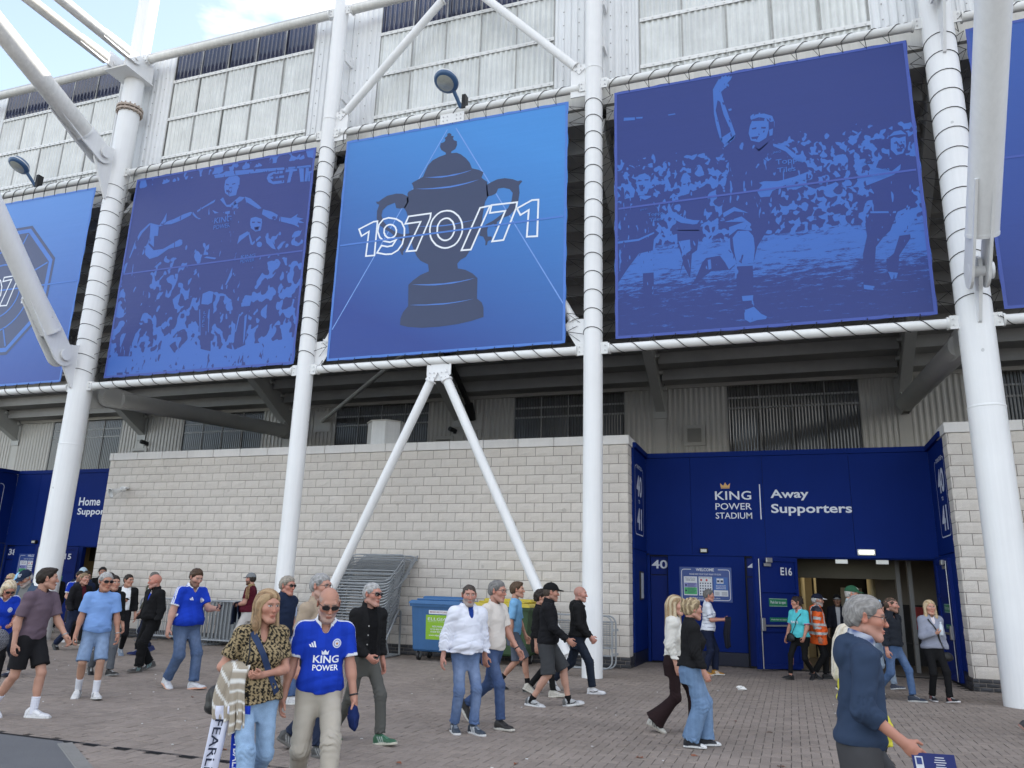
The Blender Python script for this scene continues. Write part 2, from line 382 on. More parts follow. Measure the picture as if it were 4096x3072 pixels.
box('coping_stone', (-3.70, 18.21, 4.962), (-3.39, 18.60, 5.178), cope_m, wl, .008); box('coping_stone', (3.13, 18.08, 4.962), (3.44, 18.5, 5.178), cope_m, wr, .008)
def plinth(t, x0, x1, yf):
    for r in range(3):
        x = x1-(.1125 if r % 2 else 0)
        if r % 2: link('brick', block_mesh(.1025, .065, .1, 0, 'brick', brick_m, .002), t, Vector((x1-.056, yf-.02, .0375+.075*r))-t.location)
        while x > x0+.03:
            a = max(x-.225, x0); link('brick', block_mesh(x-a-.01, .065, .1, rs.randrange(3), 'brick', brick_m, .002), t, Vector(((x+a)/2, yf-.02, .0375+.075*r))-t.location); x = a
    box('plinth_mortar', (x0+.004, yf-.010, 0), (x1-.004, yf+.013, .2245), mort_m, t)
plinth(wl, -19.06, -3.40, 17.75); plinth(wr, 3.14, 8.2, 17.62)
for t, x, yf, s in ((wl, -3.40, 17.74, 1), (wr, 3.14, 17.61, -1)):
    for r in range(3):
        for k in range(3):
            link('brick', block_mesh(.215, .065, .1, k, 'brick', brick_m, .002), t, Vector((x+s*.0, yf+.11+.225*k+(-.05 if r % 2 else 0), .0375+.075*r))-t.location, (0, 0, math.pi/2*s))

# ------------------------------------------------------------------ the stand behind: inner wall, terraces, rakers, upper cladding
stand = thing('stadium_stand', 'white and grey clad football stand with exposed raking terraces above the block walls', 'stadium', (-7.3, 25, 0))
YI = 25.0; BAY = 7.2; C3 = -3.72
cols_x = [C3+BAY*k for k in range(-5, 3)]
def corr(mb, x0, x1, z0, z1, y, pitch=.15, amp=.022, trap=False, n=8, wav=0):
    """vertical corrugated sheet facing -Y"""
    k = max(2, int(round((x1-x0)/pitch*n))); xs = [x0+(x1-x0)*i/k for i in range(k+1)]
    def off(x):
        t = (x/pitch) % 1
        if trap: return amp*(0 if t < .42 else (t-.42)/.1 if t < .52 else 1 if t < .9 else (1-t)/.1)
        return amp*(.5-.5*math.cos(2*math.pi*t))
    vs = [(x, y-off(x), z0) for x in xs]+[(x, y-off(x), z1) for x in xs]; m = k+1
    return mb.add(vs, [(i, i+1, m+i+1, m+i) for i in range(k)], not trap)
def sheet(name, x0, x1, z0, z1, y, mat, parent=stand, **k):
    return corr(MB(), x0, x1, z0, z1, y, **k).build(name, mat, parent)
ZL = 8.10                                              # ledge on top of the inner wall
for cx in cols_x[:-1]:
    a, b = cx+2.12, cx+6.0                               # window between two rakers
    for s0, s1 in ((cx+.17, a), (b, cx+BAY-.20)): sheet('grey_cladding_sheet', s0, s1, 3.2, ZL, YI, clad_g, pitch=.17, amp=.035, trap=True)
    w = (b-a)/4
    for k in range(4): sheet('window_sheet', a+w*k+.004, a+w*(k+1)-.004, 3.2, ZL-.003, YI+.03, win_d, pitch=.095, amp=.03, n=6)
    for k in range(5): MB().b2((a+w*k-.014, YI-.016, 3.2), (a+w*k+.014, YI+.001, ZL-.004)).build('lap_seam', seam_m, stand)
    for z in (7.70, 7.36): MB().b2((a+.02, YI+.004, z-.03), (b-.02, YI+.036, z+.03)).build('glazing_bar', seam_m, stand)
    box('pilaster_panel', (cx-.196, YI-.03, 3.2), (cx+.166, YI+.02, ZL), clad_g, stand)
box('inner_ledge', (-42, YI-.10, ZL), (11, YI+.2, ZL+.115), clad_g, stand)
box('inner_backing', (-42, YI+.25, 0), (11, YI+.4, ZL), dark, stand)
# terrace units, one per bay and step
zig = [(0, 0), (-.67, 0), (-.67, .37), (-.55, .37), (-.55, .13), (.0, .13)]
tprof = {}
for i, cx in enumerate(cols_x[:-1]):
    me = None
    for k in range(13):
        y = 24.92-.68*k; z = 8.215+.3605*k
        if me is None:
            mb = MB(); mb.prism([(p, q) for p, q in zig], (0, 0, 0), (0, 1, 0), (0, 0, 1), BAY-.34); o = mb.build('terrace_unit', conc, stand, (0, 0, 0)); me = o.data; o.location = Vector((cx+.17, y, z))-stand.location
        else: link('terrace_unit', me, stand, Vector((cx+.17, y, z))-stand.location)
# raker beams (steel I-beams) with end plates
for cx in cols_x:
    p, q = Vector((cx, 25.0, 7.30)), Vector((cx, 15.95, 7.30+.53*9.05)); d = (q-p); L = d.length; R = Matrix.Rotation(-math.atan2(d.z, -d.y), 3, 'X')
    mb = MB(); cen = (p+q)/2
    up = Vector((0, .468, .884))
    mb.box(cen+up*.015, (.30, L, .03), R); mb.box(cen+up*.36, (.20, L, .66), R); mb.box(cen+up*.70, (.30, L, .03), R)
    mb.build('raker_beam', grey_st, stand)
    box('end_plate', (cx-.22, YI-.075, 7.12), (cx+.22, YI-.032, 8.06), grey_st, stand)
    for k in range(12): MB().box(Vector((cx, 24.92-.68*k-.05, 8.09+.3605*k)), (.44, .16, .10)).build('bearing_shoe', grey_st, stand)
# upper cladding
YU = 16.05; ZR = [13.78, 15.09, 16.40, 17.5]
box('soffit_band', (-42, YU+.05, 13.0), (11, YU+.25, 13.78), cream, stand)
for cx in cols_x:
    t0, t1 = cx+1.02, cx+6.05
    for a, b in ((cx-1.15, cx-.08), (cx+.10, t0)):
        n = 2
        for j in range(n): sheet('white_cladding_sheet', a+(b-a)*j/n, a+(b-a)*(j+1)/n, 13.62, 17.48, YU-.03-.004*j, clad_w, pitch=.17, amp=.03, trap=True)
    box('column_flashing', (cx-.08, YU-.05, 13.4), (cx+.10, YU+.02, 17.48), clad_w, stand)
    w = (t1-t0)/5
    for r in range(3):
        for k in range(5):
            sheet('dark_clear_sheet' if r == 2 else 'translucent_sheet', t0+w*k, t0+w*(k+1)-.008, ZR[r]-(.16 if r == 0 else 0), ZR[r+1]-.01, YU-.012*((k+r) % 2), trans_d if r == 2 else trans, pitch=.145, amp=.035, n=8)
    for k in range(6): MB().b2((t0+w*k-.022, YU-.055, ZR[0]-.2), (t0+w*k+.012, YU-.036, ZR[3]-.01)).build('lap_seam', seam_m, stand)
    for z in ZR[:3]:
        mb = MB().b2((t0, YU-.062, z-.05), (t1, YU-.05, z+.05))
        for k in range(24): mb.tube((t0+(k+.5)*(t1-t0)/24, YU-.064, z), (t0+(k+.5)*(t1-t0)/24, YU-.08, z), .02, n=6)
        mb.build('glazing_bar', rail_w, stand)
    mb = MB()
    for k in range(9):
        for sx in (cx-.9, cx-.5, cx+.3, cx+.7): mb.tube((sx, YU-.07, 13.8+k*.4), (sx, YU-.055, 13.8+k*.4), .016, n=5)
    kind(mb.build('rivets', seam_m, stand), 'stuff')
roofm = M('roof_sheet', (.45, .46, .47), .5, var=.05)
box('roof_deck', (-60, YU+.05, 17.5), (30, 60, 17.8), roofm, stand)
[box('flat_roof', (a, 18.2, 4.45), (b, 20.1, 4.6), dark, stand) for a, b in ((-19.0, -3.5), (3.25, 8.2))]; box('flat_roof', (-42, 20.1, 4.45), (11, YI+.2, 4.6), dark, stand); box('sun_block_wall', (-60, 59, 0), (30, 60, 17.5), dark, stand); box('end_wall', (-60.5, YU, 0), (-60, 60, 17.8), dark, stand); box('end_wall', (30, YU, 0), (30.5, 60, 17.8), dark, stand)  # wall at the far rear: unseen, added to keep sun out of the open pitch side
# vents and lamps on the inner wall
ventm = M('vent_cream', (.52, .51, .48), .6, var=.05, streak=.06)
def louvre(name, label, x0, x1, z0, z1, n):
    t = thing(name, label, 'vent', ((x0+x1)/2, YI-.06, z0))
    f = .11
    for lo, hi in (((x0, z0), (x1, z0+f)), ((x0, z1-f), (x1, z1)), ((x0, z0+f), (x0+f, z1-f)), ((x1-f, z0+f), (x1, z1-f))): box('frame_bar', (lo[0], YI-.085, lo[1]), (hi[0], YI-.038, hi[1]), ventm, t)
    for k in range(n):
        z = z0+f+(k+.5)*(z1-z0-2*f)/n; MB().box(((x0+x1)/2, YI-.055, z), (x1-x0-2*f-.004, .045, .012), Matrix.Rotation(.6, 3, 'X')).build('louvre_blade', ventm, t)
    box('vent_back', (x0+f, YI-.041, z0+f), (x1-f, YI-.037, z1-f), dark, t)
louvre('louvre_vent', 'square cream louvre vent on grey cladding above the away entrance sign', -2.98, -2.32, 6.18, 6.86, 13)
louvre('louvre_vent', 'low louvre vent half hidden behind the block wall coping between the A brace legs', -11.87, -11.07, 6.1, 6.80, 10)
louvre('louvre_vent', 'low louvre vent peeking over the left end of the block wall', -25.76, -24.92, 6.1, 6.79, 10)
for x, nm in ((-11.1, 'small dark bulkhead spotlight on cladding between the A brace legs'), (-25.05, 'small dark bulkhead spotlight on cladding left of the second column')):
    t = thing('spotlight', nm, 'spotlight', (x, YI-.05, 7.0)); lm = M('black_plastic', (.015, .015, .017), .45, var=.1)
    MB().tube((x+.08, YI-.02, 6.98), (x-.03, YI-.30, 7.02), .075, .085, 14).build('lamp_body', lm, t); box('lamp_bracket', (x+.03, YI-.12, 6.88), (x+.12, YI-.03, 6.96), lm, t)
# octagonal white roof vent behind the wall
t = thing('roof_vent', 'white octagonal metal roof vent standing behind the block wall coping', 'vent', (-10.45, 18.75, 4.6))
oc = [(math.cos(math.pi/8+math.pi/4*k)*.58, math.sin(math.pi/8+math.pi/4*k)*.58) for k in range(8)]
MB().prism([(a*.94, b*.94) for a, b in oc], (-10.45, 18.95, 4.6), (1, 0, 0), (0, 1, 0), 1.36).build('vent_drum', M('vent_white', (.74, .74, .74), .3, var=.06, vs=5, streak=.12), t)
MB().prism(oc, (-10.45, 18.95, 5.962), (1, 0, 0), (0, 1, 0), .03).build('vent_cap', clad_g, t)
box('vent_plinth', (-11.3, 18.3, 4.3), (-9.6, 19.6, 4.6), clad_g, t)

# ------------------------------------------------------------------ steel frame: masts, columns, rails, braces
YC = 15.5
def bolts(mb, c, n, s=.055, r=.017, d=.02):
    x, y, nn = frame(n); c = Vector(c)
    for i in (-1, 1):
        for j in (-1, 1): mb.tube(c+x*i*s+y*j*s, c+x*i*s+y*j*s+nn*d, r, n=6)
    return mb
def pin_joint(t, x, y, z, ang, r, mat):
    """clevis at the foot of an inclined tube lying in the plane X = x; ang = elevation of the tube, going towards -Y"""
    d = Vector((0, -math.cos(ang), math.sin(ang))); c = Vector((x, y, z)); up = Vector((0, math.sin(ang), math.cos(ang)))
    for s in (-1, 1):
        o = c+Vector((s*.13, 0, 0)); pl = [(math.cos(a)*.30, math.sin(a)*.30) for a in np.linspace(math.pi/2, 3*math.pi/2, 12)]+[(1.35, -.20), (1.35, .20), (.85, .31)][:2]
        pl = [(math.cos(a)*.30, math.sin(a)*.30) for a in np.linspace(math.pi/2, 3*math.pi/2, 12)]+[(.62, -.30), (1.7, -.24), (1.7, -.16), (.72, -.12), (.72, .12), (1.7, .16), (1.7, .24), (.62, .30)]
        MB().prism(pl, o-Vector((.022, 0, 0)), d, up, .044 if True else 0).build('clevis_plate', mat, t)
        MB().tube(o+Vector((s*.024, 0, 0)), o+Vector((s*.07, 0, 0)), .15, n=20).build('pin_disc', mat, t)
    MB().tube(c-Vector((.14, 0, 0)), c+Vector((.14, 0, 0)), .1, n=14).build('pin', mat, t)
    MB().tube(c+d*.66, c+d*.72, r*1.03, n=20).build('end_cap', mat, t)
    return d
def mast(x, label):
    t = thing('steel_mast', label, 'mast', (x, YC, 0))
    MB().tube((x, YC, 0), (x, YC, 5.0), .305, n=28, cap=False).build('lower_shaft', white, t)
    MB().tube((x, YC, 5.0), (x, YC, 15.15), .30, n=28, cap=False).build('middle_shaft', white, t)
    MB().tube((x, YC, 15.36), (x, YC, 27), .285, n=28, cap=False).build('upper_shaft', white, t)
    MB().lathe([(.302, 4.97), (.31, 4.98), (.31, 5.01), (.302, 5.02)], (x, YC, 0), 28).build('weld_ring', white, t)
    rust = M('rusty_flange', (.40, .33, .28), .8, var=.3, vs=9)
    mb = MB()
    for z in (15.16, 15.27): mb.lathe([(.29, z), (.375, z), (.375, z+.06), (.29, z+.06)], (x, YC, 0), 28, smooth=False)
    for k in range(16):
        a = 2*math.pi*k/16; mb.tube((x+.335*math.cos(a), YC+.335*math.sin(a), 15.12), (x+.335*math.cos(a), YC+.335*math.sin(a), 15.39), .022, n=6)
    mb.build('bolted_flange', rust, t)
    # inclined tubes towards the plaza
    for z, y, ang, r, m, ln in ((7.30, 14.72, math.radians(50), .26, white, 22), (13.42, 14.80, math.radians(24), .27, grimy, 22)):
        MB().prism([(-.1, -.95), (.30, -.78), (.82, .0), (.82, .20), (.62, .34), (.3, .4), (-.1, .75)] if z < 10 else [(-.1, -1.3), (.3, -1.25), (.85, -.25), (.9, .2), (.6, .32), (-.1, .42)], (x+.03, YC-.05, z), (0, -1, 0), (0, 0, 1), .06).build('gusset_plate', m if z < 10 else white, t)
        d = pin_joint(t, x, y, z, ang, r, white); c = Vector((x, y, z))
        MB().tube(c+d*.70, c+d*ln, r, n=24).build('inclined_tube', m, t)
    # thinner upper ties with their box bracket
    bz = 16.62
    for s in (-1, 1): box('tie_bracket_plate', (x+s*.34-.02, YC-.75, bz-.32), (x+s*.34+.02, YC+.30, bz+.30), white, t)
    box('tie_bracket_base', (x-.42, YC-.75, bz-.36), (x+.42, YC+.30, bz-.322), white, t)
    for s, yy, z in ((-1, 14.9, 16.56), (1, 15.05, 16.70)):
        xx = x+s*.34
        MB().tube((xx, yy-.25, z), (xx-.0, yy-20, z-.0), .155, n=18).build('tie_tube', grimy, t)
        MB().prism([(math.cos(a)*.17, math.sin(a)*.17) for a in np.linspace(-math.pi/2, math.pi/2, 9)]+[(-.55, .17), (-1.2, .13), (-1.2, -.13), (-.55, -.17)], (xx+.07, yy, z), (0, 1, 0), (0, 0, 1), .035).build('tie_clevis', white, t)
        MB().tube((xx+.10, yy, z), (xx+.14, yy, z), .07, n=12).build('tie_pin', white, t)
    # strut back to the inner wall
    p, q = Vector((x, YC+.75, 6.52)), Vector((x, 24.6, 7.2)); dd = (q-p).normalized()
    MB().tube(p+dd*.55, q, .25, n=24).build('wall_strut', grey_st, t)
    for s in (-1, 1):
        MB().prism([(math.cos(a)*.28, math.sin(a)*.28) for a in np.linspace(math.pi/2, 3*math.pi/2, 10)]+[(.6, -.28), (1.3, -.2), (1.3, .2), (.6, .28)], p+Vector((s*.12-.02, 0, 0)), dd, Vector((0, -dd.z, dd.y)), .04).build('strut_clevis', grey_st, t)
        MB().tube(p+Vector((s*.14, 0, 0)), p+Vector((s*.17, 0, 0)), .14, n=16).build('strut_pin', grey_st, t)
    MB().prism([(0, -.5), (.6, -.35), (.9, -.1), (.9, .2), (0, .45)], (x-.025, YC+.22, 6.55), (0, 1, 0), (0, 0, 1), -.05).build('strut_gusset', grey_st, t)
    for s in (-1, 1):
        MB().prism([(-.3, -.26), (.4, -.26), (.4, .3), (0, .42)], q+Vector((s*.1-.02, 0, 0)), (0, 1, 0), (0, 0, 1), .04).build('wall_clevis', grey_st, t)
    return t
ML, M2, M3, MR = C3-2*BAY, C3-BAY, C3, C3+BAY
mast(ML, 'thick white mast at the left with a big inclined tube pinned low on it'); mast(MR, 'thick white mast at the right in front of the right block wall')
mast(ML-2*BAY, 'thick white mast far left beyond the frame edge') if False else None
def column(x, label):
    t = thing('steel_column', label, 'column', (x, YC, 0))
    MB().tube((x, YC, 0), (x, YC, 13.55), .205, n=26, cap=False).build('lower_shaft', white, t)
    MB().tube((x, YC, 13.55), (x, YC, 24), .20, n=26, cap=False).build('upper_shaft', white, t)
    MB().lathe([(.207, 13.52), (.215, 13.53), (.215, 13.56), (.202, 13.57)], (x, YC, 0), 26).build('splice_ring', white, t)
    for z, s in ((13.50, -1), (13.50, 1)) if x == M2 else ((13.5, -1),):
        pass
    for z in (14.4, 15.6):
        box('cleat', (x+.16, YC+.12, z-.14), (x+.22, YU-.08, z+.14), white, t)
    return t
column(M2, 'slim white column standing between the player banner and the trophy banner'); column(M3, 'slim white column at the right end of the long block wall beside the bins')
def rail(x0, x1, z, label, roof=False):
    r = .115 if roof else .095
    t = thing('banner_rail' if not roof else 'roof_tube', label, 'rail', (x0, YC, z))
    a = x0+.17; b = x1-.17
    MB().tube((a, YC, z), (b, YC, z), r, n=20).build('tube', grimy if roof else rail_w, t)
    for s, e in ((1, a), (-1, b)):
        MB().tube((e-.03*s*0, YC, z), (e-.035*s, YC, z), r*1.28, n=20).build('end_flange', rail_w, t)
        mb = MB().b2((min(e-.04*s, e-.26*s), YC-.075, z-.13), (max(e-.04*s, e-.26*s), YC-.045, z+.13)); mb.build('end_plate', rail_w, t)
        bolts(MB(), (e-.15*s, YC-.075, z), (0, -1, 0)).build('bolts', bolt_m, t)
    return t
MLr, MRr, cr = .30, .30, .205
spans = [(ML-BAY, ML, cr, MLr, 'left octagon banner'), (ML, M2, MLr, cr, 'player banner on the left'), (M2, M3, cr, cr, 'trophy banner'), (M3, MR, cr, MRr, 'large running players banner'), (MR, MR+BAY, MRr, cr, 'plain blue banner at the right edge')]
for a, b, ra, rb, nm in spans:
    rail(a+ra, b-rb, 6.62, 'white horizontal tube under the '+nm); rail(a+ra, b-rb, 13.12, 'white horizontal tube above the '+nm)
    rail(a+ra, b-rb, 16.98, 'weathered tube along the roof edge over the '+nm, True)
def brace(p, q, label, ep=True):
    p, q = Vector(p), Vector(q); d = (q-p).normalized(); t = thing('brace_tube', label, 'brace', p)
    MB().tube(p+d*.22, q-d*.22, .105, n=20).build('tube', white, t)
    for e, s in ((p, 1), (q, -1)):
        MB().tube(e+d*s*.22, e+d*s*.255, .135, n=20).build('end_flange', white, t)
        R = Matrix((frame(d)[0], frame(d)[1], d)).transposed(); c = e+d*s*.11
        mb = MB(); side = Vector((0, -1, 0)); lat = d.cross(side)
        mb.prism([(-.10, -.12), (.10, -.12), (.10, .12), (-.10, .12)], c+side*.04, lat, d, .03); mb.build('end_plate', white, t)
        bolts(MB(), c+side*(.07 if mb.v and min(v[1] for v in mb.v) < c.y-.05 else .04), side).build('bolts', bolt_m, t)
    return t
AX = (M2+M3)/2
brace((AX-.10, YC, 6.36), (M2+.62, YC, .10), 'left leg of the white A brace, going down behind the bald man in blue')
brace((AX+.10, YC, 6.36), (M3-.42, YC, .20), 'right leg of the white A brace, ending beside the column foot')
brace((AX+.35, YC, 16.75), (M3-.28, YC, 13.55), 'upper white diagonal brace right of the floodlight'); brace((AX-.35, YC, 16.75), (M2+.28, YC, 13.55), 'upper white diagonal brace left of the floodlight')
brace((AX-.12, YC+.14, 12.7), (M2+.36, YC+.14, 7.15), 'white diagonal brace hidden behind the trophy banner, its left end showing'); brace((AX+.12, YC+.14, 12.7), (M3-.36, YC+.14, 7.15), 'white diagonal brace hidden behind the trophy banner, its right end showing')
for xx, zz, sg, hi in ((M2, 7.1, 1, .33), (M3, 7.1, -1, .33), (M2, 13.5, 1, .34), (M3, 13.5, -1, .34)):
    t = thing('gusset', 'white triangular gusset plate welded %s' % {(M2, 7.1): 'low on the second column', (M3, 7.1): 'low on the third column', (M2, 13.5): 'high on the second column', (M3, 13.5): 'high on the third column'}[xx, zz], 'gusset', (xx, YC, zz))
    pl = [(0, -.55), (sg*.2, -.35), (sg*.48, .12), (sg*.36, .26), (0, .26)] if zz < 10 else [(0, -.62), (sg*.36, -.62), (sg*.36, .1), (sg*.30, .18), (0, .26)]
    MB().prism(pl, (xx+sg*.195, YC-(.012 if zz > 10 else -.09), zz), UX, UZ, .03).build('plate', white, t)
t = thing('gusset', 'white node plate under the lower rail where the A brace legs meet', 'gusset', (AX, YC, 6.4))
MB().prism([(-.30, .16), (.30, .16), (.30, -.12), (.16, -.26), (-.16, -.26), (-.30, -.12)], (AX, YC+.0, 6.40), UX, UZ, .03).build('plate', white, t)
t = thing('gusset', 'white node plate with bolts at the top centre of the trophy banner', 'gusset', (AX, YC, 13.0))
MB().prism([(-.32, -.22), (.32, -.22), (.32, .12), (-.32, .12)], (AX, YC-.03, 13.0), UX, UZ, .04).build('plate', white, t)
for s in (-1, 1): bolts(MB(), (AX+.18*s, YC-.07, 12.92), (0, -1, 0)).build('bolts', bolt_m, t)
# black pipe and slim diagonal tube under the terrace
t = thing('drain_pipe', 'black pipe sloping down under the terrace beside the A brace apex', 'pipe', (-10.4, 25, 7.3))
MB().path([(-10.4, 21.5, 9.7), (-10.4, 24.2, 8.1), (-10.4, 24.72, 7.75)], .10, 12).build('pipe_run', lm, t)
MB().path([(-10.4, 24.6, 7.85), (-10.4, 24.86, 7.55), (-10.4, 24.95, 7.35)], .155, 12).build('pipe_elbow', lm, t)
MB().tube((-10.4, 22.6, 9.02), (-10.4, 22.6, 9.3), .03, n=6).build('pipe_hanger', lm, t); box('pipe_plate', (-10.62, YI-.06, 7.0), (-10.0, YI-.037, 7.6), clad_g, t)
t = thing('tie_strut', 'slim grey tube slanting up under the terrace right of the second column', 'strut', (-16.7, 25, 7.55))
MB().tube((-16.6, 24.95, 7.57), (-10.6, 20.5, 8.75), .075, n=14).build('tube', grey_st, t); box('wall_plate', (-16.9, YI-.06, 7.15), (-16.2, YI-.037, 7.95), clad_g, t)
